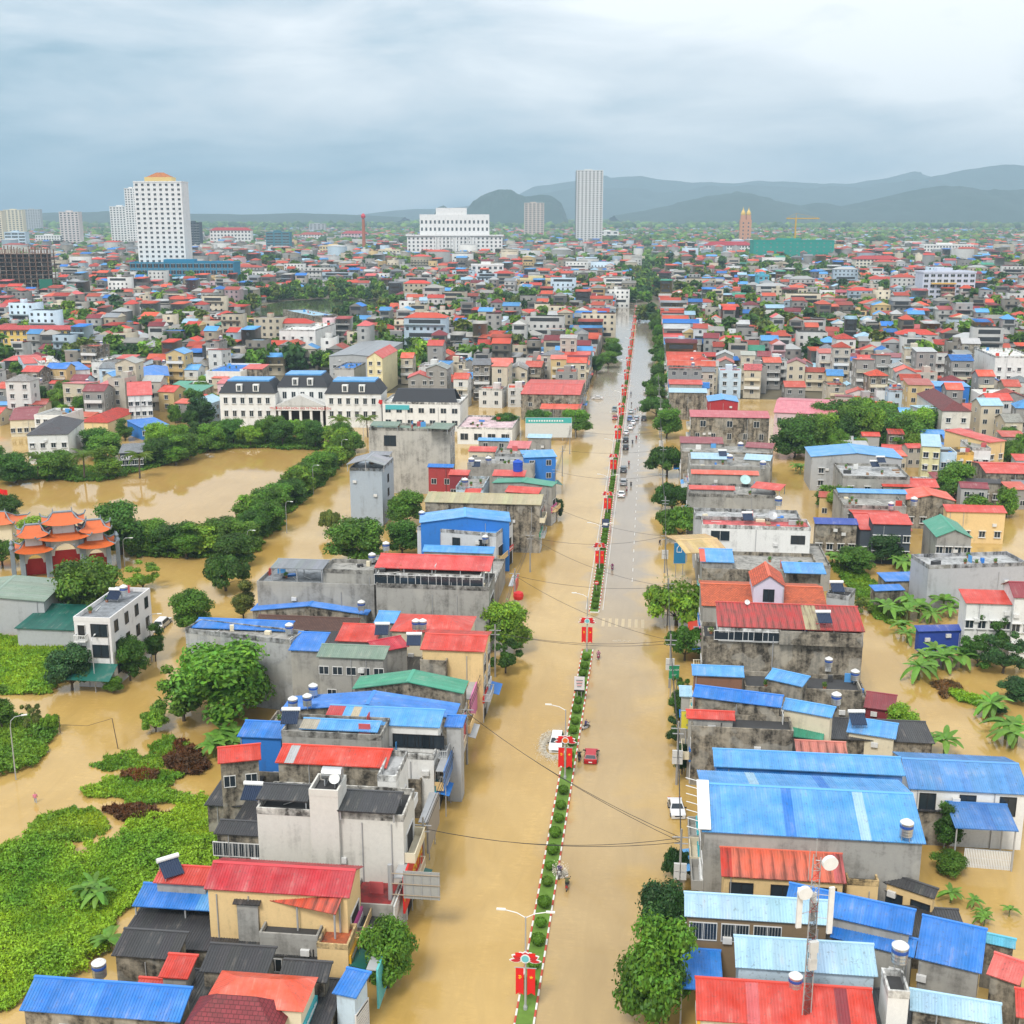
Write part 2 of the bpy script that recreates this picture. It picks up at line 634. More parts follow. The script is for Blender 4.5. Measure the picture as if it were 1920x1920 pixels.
PLASTER = plaster_mat("painted_plaster", 0.30)
CONC = plaster_mat("weathered_concrete", 0.5, dark=(0.05, 0.045, 0.038), patch=0.35)
MOULD = plaster_mat("mouldy_render", 0.80, dark=(0.018, 0.015, 0.011), patch=0.3, scale=1.9)
METAL = metal_roof_mat("painted_sheet_roof")
RUST = metal_roof_mat("rusty_sheet_roof", rust=0.85)
TILE = tile_mat("clay_tile")
FLATROOF = plaster_mat("flat_roof_screed", 0.6, dark=(0.035, 0.033, 0.03))
LEAF = leaf_mat("leaf")
PAINT = tinted("painted_surface", 0.5, 0.08)
GLOSS = tinted("car_paint", 0.25, 0.03)
GLASS = simple("window_glass", (0.025, 0.035, 0.045), 0.12, 0.0, 0.2)
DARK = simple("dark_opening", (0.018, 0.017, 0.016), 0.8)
WFRAME = simple("window_frame_paint", (0.7, 0.7, 0.68), 0.5)
STEEL = simple("stainless_steel", (0.62, 0.63, 0.64), 0.32, 0.85, 0.1)
GALV = simple("galvanised_steel", (0.45, 0.46, 0.47), 0.45, 0.3)
WHITE = simple("white_paint", (0.78, 0.78, 0.76), 0.45)
REDP = simple("red_paint", (0.62, 0.02, 0.02), 0.5)
BANNER = simple("red_banner_cloth", (0.72, 0.012, 0.012), 0.7, 0, 0.06)
YELLOW = simple("yellow_paint", (0.85, 0.55, 0.03), 0.5)
BLACK = simple("black_plastic", (0.02, 0.02, 0.022), 0.5)
BARK = simple("bark", (0.11, 0.085, 0.06), 0.9, 0, 0.3, 3)
SKIN = simple("skin", (0.45, 0.27, 0.18), 0.6)
CABLE = simple("cable_rubber", (0.03, 0.03, 0.03), 0.6)
SOLAR = simple("solar_tubes", (0.03, 0.05, 0.10), 0.15, 0.2)
BLUEBAND = simple("blue_label_band", (0.03, 0.09, 0.35), 0.4)
GROUND = simple("muddy_ground", (0.14, 0.12, 0.075), 0.95, 0, 0.4, 0.02)
GRASS = simple("mown_grass", (0.12, 0.22, 0.028), 0.9, 0, 0.4, 1.2)
FACE = facecol_mat("house_paint_mixed")
FOREST = simple("hazed_hill_forest", (0.028, 0.058, 0.042), 0.95, 0, 0.5, 0.012)  # base is blued and lifted; some distance haze is put into this colour
WATER = water_mat("flood_water", (0.43, 0.27, 0.072), (0.53, 0.355, 0.125), road=True, rip=0.07, rough=0.09)
POND = water_mat("pond_water", (0.43, 0.265, 0.078), (0.49, 0.315, 0.11), rip=0.02, rough=0.03)
LAKE = water_mat("green_lake_water", (0.075, 0.10, 0.05), (0.11, 0.13, 0.06), rip=0.02)

# paint colours (linear)
B = (0.03, 0.20, 0.62); LB = (0.10, 0.35, 0.72); PB = (0.36, 0.56, 0.70); DB = (0.02, 0.06, 0.34)
R = (0.60, 0.056, 0.034); OR = (0.72, 0.10, 0.045); PK = (0.60, 0.12, 0.12); MR = (0.26, 0.035, 0.045)
G = (0.05, 0.30, 0.19); DG = (0.012, 0.13, 0.10); GG = (0.20, 0.28, 0.22)
K = (0.05, 0.05, 0.052); GR = (0.26, 0.28, 0.30); BE = (0.46, 0.41, 0.24); LG = (0.45, 0.46, 0.46)
W = (0.78, 0.78, 0.75); C = (0.36, 0.35, 0.32); D = (0.38, 0.33, 0.25); Y = (0.78, 0.56, 0.27); BG = (0.40, 0.46, 0.52)
SL = (0.06, 0.075, 0.095); CR = (0.74, 0.66, 0.48); YE = (0.80, 0.50, 0.12); LBW = (0.55, 0.68, 0.78); PKW = (0.70, 0.52, 0.54); TB = (0.10, 0.42, 0.55)

# ---------------------------------------------------------------- ground, water, hills
g = MB().add([(-7800, -200, -0.9), (7800, -200, -0.9), (7800, 14200, -0.9), (-7800, 14200, -0.9)], [(0, 1, 2, 3)]).build("ground", GROUND)
kind(g, "structure")


def sheet(name, pts, z, mat, frame=None):
	mb = MB()
	if frame:                                       # points in avenue coordinates
		o = mb.add([(u, v, 0) for u, v in pts], [tuple(range(len(pts)))]).build(name, mat)
		o.location = S(0, 0, z)
		o.rotation_euler = (0, 0, -AL)
	else:
		o = mb.add([(x, y, z) for x, y in pts], [tuple(range(len(pts)))]).build(name, mat)
	return kind(o, "structure")


# the flood: all low ground to about 480 m, and the avenue beyond that
sheet("water", [(-260, 30), (260, 30), (260, 470), (14.8, 470), (14.8, 960), (-15.2, 960), (-15.2, 470), (-260, 470)], 0.0, WATER, True)
POND_PIX = [(-200, 900), (0, 905), (60, 892), (190, 900), (300, 868), (385, 840), (480, 832), (560, 832), (592, 842), (560, 880), (480, 938), (430, 985), (330, 1000),
			(250, 985), (180, 970), (60, 950), (0, 945), (-200, 950)]
sheet("pond_water", pix_poly(POND_PIX), 0.004, POND)
sheet("lake_water", pix_poly([(455, 606), (470, 576), (540, 564), (620, 560), (705, 562), (715, 576), (660, 592), (600, 604), (520, 615)]), 0.006, LAKE)


def ridge(name, dist, crest, depth, seed, mat, rough=1.0):
	"""a range of hills: crest line given as (photo x, photo y) at its distance; real slopes on both sides"""
	xs = np.linspace(crest[0][0], crest[-1][0], 260)
	ys = np.interp(xs, [c[0] for c in crest], [c[1] for c in crest])
	wx, hz = [], []
	for px, py in zip(xs, ys):
		a, b = px - 960.0, 960.0 - py
		dy, dz = FOCAL * CT + b * ST, -FOCAL * ST + b * CT
		k = dist / dy
		wx.append(a * k); hz.append(max(2.0, CAM_H + dz * k))
	wx, hz = np.array(wx), np.array(hz)
	nn = fbm(wx / (dist * 0.02), wx * 0 + seed, seed, 5) - 0.5
	hz = hz * (1 + 0.3 * rough * nn)
	rows = 25
	V_, n = [], len(wx)
	for r in range(rows):
		s = r / (rows - 1) * 2 - 1
		prof = (1 - abs(s)) ** (0.8 if s < 0 else 0.9)
		yy = dist + s * depth + 0 * wx
		nz = fbm(wx / (depth * 0.22), yy / (depth * 0.22), seed + 9, 4) - 0.5
		zz = hz * np.clip(prof + nz * 0.55 * (1 - abs(s)) * (abs(s) > 0.01), 0, 1.05) - 2
		V_.append(np.stack([wx, yy, zz], 1))
	V_ = np.concatenate(V_)
	F_ = np.array([[r * n + i, r * n + i + 1, (r + 1) * n + i + 1, (r + 1) * n + i] for r in range(rows - 1) for i in range(n - 1)])
	o = obj(name, np_mesh(name, V_, F_, [mat], smooth=True))
	return kind(o, "structure")


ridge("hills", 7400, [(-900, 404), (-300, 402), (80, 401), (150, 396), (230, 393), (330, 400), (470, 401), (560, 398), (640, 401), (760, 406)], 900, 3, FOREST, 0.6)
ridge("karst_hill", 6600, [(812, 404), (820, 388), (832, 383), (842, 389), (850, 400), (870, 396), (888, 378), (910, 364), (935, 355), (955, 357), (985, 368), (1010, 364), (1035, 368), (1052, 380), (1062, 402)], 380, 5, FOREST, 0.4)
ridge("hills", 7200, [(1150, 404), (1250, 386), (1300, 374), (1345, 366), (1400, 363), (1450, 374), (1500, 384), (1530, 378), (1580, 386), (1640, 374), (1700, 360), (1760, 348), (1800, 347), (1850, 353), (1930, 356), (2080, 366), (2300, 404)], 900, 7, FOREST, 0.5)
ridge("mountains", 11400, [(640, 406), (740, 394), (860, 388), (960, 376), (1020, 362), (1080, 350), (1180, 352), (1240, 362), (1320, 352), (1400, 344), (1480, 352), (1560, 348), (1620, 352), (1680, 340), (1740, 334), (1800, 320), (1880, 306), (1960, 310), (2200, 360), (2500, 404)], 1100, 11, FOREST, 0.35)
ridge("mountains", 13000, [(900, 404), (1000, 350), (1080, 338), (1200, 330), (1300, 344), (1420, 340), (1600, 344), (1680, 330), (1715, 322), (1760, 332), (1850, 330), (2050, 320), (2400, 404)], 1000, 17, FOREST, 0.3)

# ---------------------------------------------------------------- vegetation
def ico(sub=1):
	t = (1 + 5 ** 0.5) / 2
	v = [(-1, t, 0), (1, t, 0), (-1, -t, 0), (1, -t, 0), (0, -1, t), (0, 1, t), (0, -1, -t), (0, 1, -t), (t, 0, -1), (t, 0, 1), (-t, 0, -1), (-t, 0, 1)]
	f = [(0, 11, 5), (0, 5, 1), (0, 1, 7), (0, 7, 10), (0, 10, 11), (1, 5, 9), (5, 11, 4), (11, 10, 2), (10, 7, 6), (7, 1, 8), (3, 9, 4), (3, 4, 2), (3, 2, 6), (3, 6, 8), (3, 8, 9), (4, 9, 5), (2, 4, 11), (6, 2, 10), (8, 6, 7), (9, 8, 1)]
	v = [np.array(p) / np.linalg.norm(p) for p in v]
	for _ in range(sub):
		nf, c = [], {}
		def mid(a, b):
			k = (min(a, b), max(a, b))
			if k not in c:
				m = v[a] + v[b]
				v.append(m / np.linalg.norm(m)); c[k] = len(v) - 1
			return c[k]
		for a, b, d in f:
			x, y, z = mid(a, b), mid(b, d), mid(d, a)
			nf += [(a, x, z), (b, y, x), (d, z, y), (x, y, z)]
		f = nf
	return np.array(v), np.array(f)


def leaf_quads(P, N, size, rs, asp=0.55, droop=0.0):
	"""diamond leaves at points P with normals N"""
	n = len(P)
	N = N / (np.linalg.norm(N, axis=1, keepdims=True) + 1e-9)
	r = rs.normal(size=(n, 3))
	T = np.cross(N, r)
	T /= np.linalg.norm(T, axis=1, keepdims=True) + 1e-9
	T[:, 2] -= droop
	T /= np.linalg.norm(T, axis=1, keepdims=True) + 1e-9
	Bn = np.cross(N, T)
	s = size * rs.uniform(0.65, 1.35, (n, 1))
	a = P - T * s
	c = P + T * s
	b = P + Bn * s * asp + N * s * 0.12
	d = P - Bn * s * asp + N * s * 0.12
	Vv = np.stack([a, b, c, d], 1).reshape(-1, 3)
	F = np.arange(4 * n).reshape(n, 4)
	return Vv, F


def crown_arrays(seed, form, leaves, lsize):
	"""crown of about 4 m radius; base of the crown near z = 0; returns vertices, quads, tints"""
	rs = np.random.default_rng(seed)
	lob = []
	nl = {"round": 27, "umbrella": 24, "tall": 24, "loose": 19}[form]
	for i in range(nl):
		th = rs.uniform(0, 2 * math.pi)
		if form == "round":
			rr, z, r = 2.9 * rs.uniform(0.1, 1) ** 0.5, rs.uniform(0.3, 5.0), rs.uniform(1.1, 1.75)
			rr *= math.sqrt(max(0.1, 1 - ((z - 2.4) / 3.4) ** 2))
		elif form == "umbrella":
			rr, z, r = 3.3 * rs.uniform(0.05, 1) ** 0.5, rs.uniform(1.0, 2.6), rs.uniform(0.8, 1.35)
			z -= rr * 0.22
		elif form == "tall":
			rr, z, r = 1.8 * rs.uniform(0.05, 1) ** 0.5, rs.uniform(0.5, 7.5), rs.uniform(0.9, 1.5)
			rr *= math.sqrt(max(0.1, 1 - ((z - 3.6) / 4.8) ** 2))
		else:
			rr, z, r = 3.2 * rs.uniform(0.2, 1) ** 0.6, rs.uniform(0.3, 4.6), rs.uniform(0.7, 1.2)
		lob.append((rr * math.cos(th), rr * math.sin(th), z, r, rs.uniform(0.62, 1.4)))
	lob = np.array(lob)
	w = lob[:, 3] ** 2
	idx = rs.choice(nl, size=int(leaves * 1.7), p=w / w.sum())
	d = rs.normal(size=(len(idx), 3))
	d /= np.linalg.norm(d, axis=1, keepdims=True)
	d[:, 2] = np.where(d[:, 2] < -0.35, -d[:, 2], d[:, 2])
	sq = np.array([1, 1, 0.8 if form != "umbrella" else 0.55])
	P = lob[idx, :3] + d * sq * lob[idx, 3:4] * (rs.uniform(0.72, 1.05, (len(idx), 1)) + 0.35 * rs.random((len(idx), 1)) ** 6)
	keep = np.ones(len(P), bool)
	for i in range(nl):
		q = (P - lob[i, :3]) / sq
		keep &= (np.linalg.norm(q, axis=1) > lob[i, 3] * 0.70) | (idx == i)
	P, d, idx = P[keep][:leaves], d[keep][:leaves], idx[keep][:leaves]
	N = d + rs.normal(scale=0.55, size=d.shape) + np.array([0, 0, 0.35])
	Vv, F = leaf_quads(P, N, lsize, rs)
	tint = (lob[idx, 4] * rs.uniform(0.65, 1.35, len(idx)))[:, None] * np.array([[1.0, 1.0, 1.0]])
	tint = tint * (1 + rs.uniform(-0.15, 0.15, (len(idx), 1)) * np.array([[1.6, 0.3, -0.8]]))
	# branches and inner leaf mass
	iv, if_ = ico(1)
	for i in range(nl):
		b = len(Vv)
		nz = 1 + 0.2 * rs.normal(size=(len(iv), 1))
		Vv = np.concatenate([Vv, lob[i, :3] + iv * sq * lob[i, 3] * 0.66 * nz])
		q = np.concatenate([if_, if_[:, 2:3]], 1) + b
		F = np.concatenate([F, q])
		tint = np.concatenate([tint, np.full((len(if_), 3), 0.8)])
	return Vv, F, tint


def leaf_mesh(name, Vv, F, tint, mat=None):
	"""quads whose last two indices are equal become triangles"""
	tri = F[:, 2] == F[:, 3]
	q, t3 = F[~tri], F[tri][:, :3]
	me = bpy.data.meshes.new(name)
	me.vertices.add(len(Vv))
	me.vertices.foreach_set("co", Vv.astype(np.float32).ravel())
	nl = len(q) * 4 + len(t3) * 3
	me.loops.add(nl)
	me.loops.foreach_set("vertex_index", np.concatenate([q.ravel(), t3.ravel()]).astype(np.int32))
	me.polygons.add(len(q) + len(t3))
	st = np.concatenate([np.arange(len(q)) * 4, len(q) * 4 + np.arange(len(t3)) * 3]).astype(np.int32)
	tt = np.concatenate([np.full(len(q), 4), np.full(len(t3), 3)]).astype(np.int32)
	me.polygons.foreach_set("loop_start", st)
	me.polygons.foreach_set("loop_total", tt)
	me.materials.append(mat or LEAF)
	a = me.attributes.new("tint", "FLOAT_COLOR", "FACE")
	c4 = np.ones((len(tt), 4), np.float32)
	c4[:, :3] = np.clip(np.concatenate([tint[~tri], tint[tri]]), 0, 3)
	a.data.foreach_set("color", c4.ravel())
	me.update(calc_edges=True)
	return me


def leaf_ball(n, r, ls, seed=5):
	rs = np.random.default_rng(seed)
	d = rs.normal(size=(n, 3)); d /= np.linalg.norm(d, axis=1, keepdims=True)
	Vv, F = leaf_quads(d * r * rs.uniform(0.5, 1.05, (n, 1)), d + rs.normal(scale=0.5, size=d.shape), ls, rs)
	return Vv, F, rs.uniform(0.6, 1.3, (n, 1)) * np.ones((1, 3))



# ---------------------------------------------------------------- houses
def roof_mesh(name, planes, th, mats):
	mb = MB()
	fr = []
	for q in planes:
		q = [Vector(p) for p in q]
		a = (q[1] - q[0]).normalized()
		n = (q[1] - q[0]).cross(q[2] - q[0]).normalized()
		s = n.cross(a)
		k0 = len(mb.f)
		mb.slab(q, th)
		fr += [(q[0], a, s)] * (len(mb.f) - k0)
	me = mb.mesh(name, mats)
	uvl = me.uv_layers.new(name="UVMap")
	dat = []
	for f, (o, a, s) in zip(mb.f, fr):
		for i in f:
			d = Vector(mb.v[i]) - o
			dat += [d.dot(a), d.dot(s)]
	uvl.data.foreach_set("uv", dat)
	return me


def sheet_mesh(wd, ln, mat):
	"""one profiled roofing sheet: trapezoid ribs along y"""
	def mk():
		prof, nr = [], 4
		p = wd / nr
		for i in range(nr):
			prof += [(i * p, 0.0), (i * p + 0.58 * p, 0.0), (i * p + 0.68 * p, 0.045), (i * p + 0.90 * p, 0.045)]
		prof.append((wd, 0.0))
		k = len(prof)
		V = [(x, 0, z) for x, z in prof] + [(x, ln, z) for x, z in prof]
		F = [(i, i + 1, i + 1 + k, i + k) for i in range(k - 1)]
		me = bpy.data.meshes.new("roof_sheet")
		me.from_pydata(V, [], F)
		me.materials.append(mat)
		u = me.uv_layers.new(name="UVMap")
		dat = []
		for f in F:
			for i in f:
				dat += [V[i][0], V[i][1]]
		u.data.foreach_set("uv", dat)
		return me
	return shared(("sheet", round(wd, 2), round(ln, 1), mat.name), mk)


RIBLESS = metal_roof_mat("roofing_sheet", ribs=False)
RUST_R = metal_roof_mat("rusty_roofing_sheet", rust=0.85, ribs=False)


def vary(c, k=0.08):
	f = 1 + random.uniform(-k, k)
	return tuple(min(0.9, max(0.005, x * f * (1 + random.uniform(-k, k) * 0.4))) for x in c)


def lay_sheets(roof, q, color, mat, patches=None):
	q = [Vector(p) for p in q]
	a = q[1] - q[0]
	we = a.length
	a.normalize()
	n = (q[1] - q[0]).cross(q[2] - q[0]).normalized()
	s = n.cross(a)
	ls = (q[3] - q[0]).dot(s)
	k = max(1, int(round(we / 1.05)))
	wd = we / k
	me = sheet_mesh(round(wd, 2), round(ls, 1), mat)
	rot = Matrix((a, s, n)).transposed().to_4x4()
	pt = None
	for i in range(k):
		o = obj("roof_sheet", me, roof, vary(color, 0.10))
		if patches:
			for f0, f1, pc in patches:
				if f0 <= (i + 0.5) / k < f1:
					o.color = (*pc, 1)
		o.matrix_local = Matrix.Translation(q[0] + a * (i * wd) + n * 0.012) @ rot @ Matrix.Diagonal((wd / round(wd, 2), ls / round(ls, 1), 1, 1))


def ztop_fn(t, z, rise, Wd, D):
	return {
		"flat": lambda x, y: z,
		"mn": lambda x, y: z + rise * y / D,
		"mf": lambda x, y: z + rise * (1 - y / D),
		"ml": lambda x, y: z + rise * (1 - x / Wd),
		"mr": lambda x, y: z + rise * x / Wd,
		"gu": lambda x, y: z + rise * (1 - abs(2 * y / D - 1)),
		"gv": lambda x, y: z + rise * (1 - abs(2 * x / Wd - 1)),
		"hip": lambda x, y: z,
	}[t]


def roof_planes(t, z, rise, Wd, D):
	f = ztop_fn(t, z, rise, Wd, D)
	P4 = lambda *ps: [(x, y, f(x, y)) for x, y in ps]
	if t in ("mn", "mr", "ml", "flat"):
		if t == "ml":
			return [P4((Wd, 0), (Wd, D), (0, D), (0, 0))]
		if t == "mr":
			return [P4((0, D), (0, 0), (Wd, 0), (Wd, D))]
		return [P4((0, 0), (Wd, 0), (Wd, D), (0, D))]
	if t == "mf":
		return [P4((Wd, D), (0, D), (0, 0), (Wd, 0))]
	if t == "gu":
		return [P4((0, 0), (Wd, 0), (Wd, D / 2), (0, D / 2)), P4((Wd, D), (0, D), (0, D / 2), (Wd, D / 2))]
	if t == "gv":
		return [P4((0, D), (0, 0), (Wd / 2, 0), (Wd / 2, D)), P4((Wd, 0), (Wd, D), (Wd / 2, D), (Wd / 2, 0))]
	if t == "hip":
		zr = z + rise
		if Wd >= D:
			h = D / 2
			a, b = (h, h, zr), (Wd - h, h, zr)
			if Wd - D < 0.2: b = (h + 0.2, h, zr)
			return [[(0, 0, z), (Wd, 0, z), b, a], [(Wd, D, z), (0, D, z), a, b], [(Wd, 0, z), (Wd, D, z), b], [(0, D, z), (0, 0, z), a]]
		h = Wd / 2
		a, b = (h, h, zr), (h, D - h, zr)
		return [[(0, 0, z), (Wd, 0, z), a], [(Wd, D, z), (0, D, z), b], [(Wd, 0, z), (Wd, D, z), b, a], [(0, D, z), (0, 0, z), a, b]]


class Vol:
	def __init__(s, t, z, rise, NL=None, NR=None, FL=None, box=None):
		s.t, s.z, s.rise = t, z, rise
		if box:
			s.o, s.ang, s.W, s.D = Vector((box[0], box[1], 0)), box[2], box[3], box[4]
			return
		zn = {"mf": z + rise, "ml": z + rise}.get(t, z)
		zr = {"mf": z + rise, "mr": z + rise}.get(t, z)
		zf = {"mn": z + rise, "gu": z + rise, "ml": z + rise}.get(t, z)
		A, Bv, Cv = at(*NL, zn), at(*NR, zr), at(*FL, zf)
		ang = math.atan2(Bv.y - A.y, Bv.x - A.x)
		if abs(ang + AL) < rad(9): ang = -AL
		e, n = Vector((math.cos(ang), math.sin(ang), 0)), Vector((-math.sin(ang), math.cos(ang), 0))
		s.ang = ang
		s.W = max(0.8, (Bv - A).dot(e))
		d0 = min(0.0, (Bv - A).dot(n)) * 0.5 + max(0.0, (Bv - A).dot(n)) * 0.5
		s.D = max(0.8, (Cv - A).dot(n) - d0)
		if t == "gu": s.D *= 2
		s.o = A + n * d0
		s.o.z = 0


def wall_material(c):
	if c in (C, LG, BG): return CONC if c is C else PLASTER
	if c is D: return MOULD
	return PLASTER


def window_mesh(wd, ht, style):
	def mk():
		mb = MB()
		d = 0.10
		b = 0.07
		mb.box(-wd / 2, -0.03, 0, wd / 2, 0.05, ht, 1)                          # glass
		mb.box(-wd / 2 - b, -d, -b, wd / 2 + b, 0.04, 0, 0)                      # frame and sill
		mb.box(-wd / 2 - b, -d, ht, wd / 2 + b, 0.04, ht + b, 0)
		mb.box(-wd / 2 - b, -d, 0, -wd / 2, 0.04, ht, 0)
		mb.box(wd / 2, -d, 0, wd / 2 + b, 0.04, ht, 0)
		mb.box(-0.035, -d + 0.02, 0, 0.035, 0.0, ht, 0)
		if style == "sill":
			mb.box(-wd / 2 - 0.2, -0.28, -0.16, wd / 2 + 0.2, 0.04, -b, 0)
			mb.box(-wd / 2 - 0.2, -0.40, ht + b, wd / 2 + 0.2, 0.04, ht + b + 0.1, 0)
		if style == "bars":
			for i in range(1, 9):
				x = -wd / 2 + wd * i / 9
				mb.box(x - 0.012, -0.13, 0, x + 0.012, -0.10, ht, 0)
		return mb.mesh("window", [WFRAME if style != "dark" else BLACK, GLASS])
	return shared(("win", wd, ht, style), mk)


def balcony_mesh(wd, dp, style):
	def mk():
		mb = MB()
		mb.box(-wd / 2, -dp, -0.14, wd / 2, 0.05, 0)
		h = 0.95
		if style == "solid":
			mb.box(-wd / 2, -dp, 0.0, wd / 2, -dp + 0.1, h)
			mb.box(-wd / 2, -dp + 0.1, 0.0, -wd / 2 + 0.1, 0, h)
			mb.box(wd / 2 - 0.1, -dp + 0.1, 0.0, wd / 2, 0, h)
		else:
			mb.box(-wd / 2, -dp, h - 0.08, wd / 2, -dp + 0.1, h)
			mb.box(-wd / 2, -dp + 0.1, h - 0.08, -wd / 2 + 0.1, 0, h)
			mb.box(wd / 2 - 0.1, -dp + 0.1, h - 0.08, wd / 2, 0, h)
			k = max(3, int(wd / 0.28))
			for i in range(k + 1):
				x = -wd / 2 + 0.05 + (wd - 0.1) * i / k
				mb.box(x - 0.035, -dp + 0.02, 0, x + 0.035, -dp + 0.08, h - 0.08)
			for i in range(1, 4):
				y = -dp + (dp) * i / 4
				for sx in (-1, 1):
					mb.box(sx * (wd / 2 - 0.08), y - 0.03, 0, sx * (wd / 2 - 0.02), y + 0.03, h - 0.08)
		return mb.mesh("balcony", [PAINT])
	return shared(("bal", round(wd, 1), dp, style), mk)


def opening_mesh(wd, ht, shutter):
	def mk():
		mb = MB()
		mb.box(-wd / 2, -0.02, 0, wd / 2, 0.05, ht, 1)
		mb.box(-wd / 2 - 0.1, -0.1, 0, -wd / 2, 0.04, ht + 0.1, 0)
		mb.box(wd / 2, -0.1, 0, wd / 2 + 0.1, 0.04, ht + 0.1, 0)
		mb.box(-wd / 2, -0.1, ht, wd / 2, 0.04, ht + 0.1, 0)
		if shutter:
			k = int(ht / 0.3)
			for i in range(k):
				mb.box(-wd / 2, -0.06, i * 0.3, wd / 2, -0.02, i * 0.3 + 0.22, 0)
		return mb.mesh("doorway", [WFRAME, DARK])
	return shared(("open", round(wd, 1), round(ht, 1), shutter), mk)


FACES = {"S": 0.0, "E": math.pi / 2, "N": math.pi, "W": -math.pi / 2}


def on_face(face, W_, D_, ins, s, z):
	"""point on a wall face; s is the distance along that face"""
	if face == "S": return (s, ins, z)
	if face == "N": return (W_ - s, D_ - ins, z)
	if face == "E": return (W_ - ins, s, z)
	return (ins, D_ - s, z)


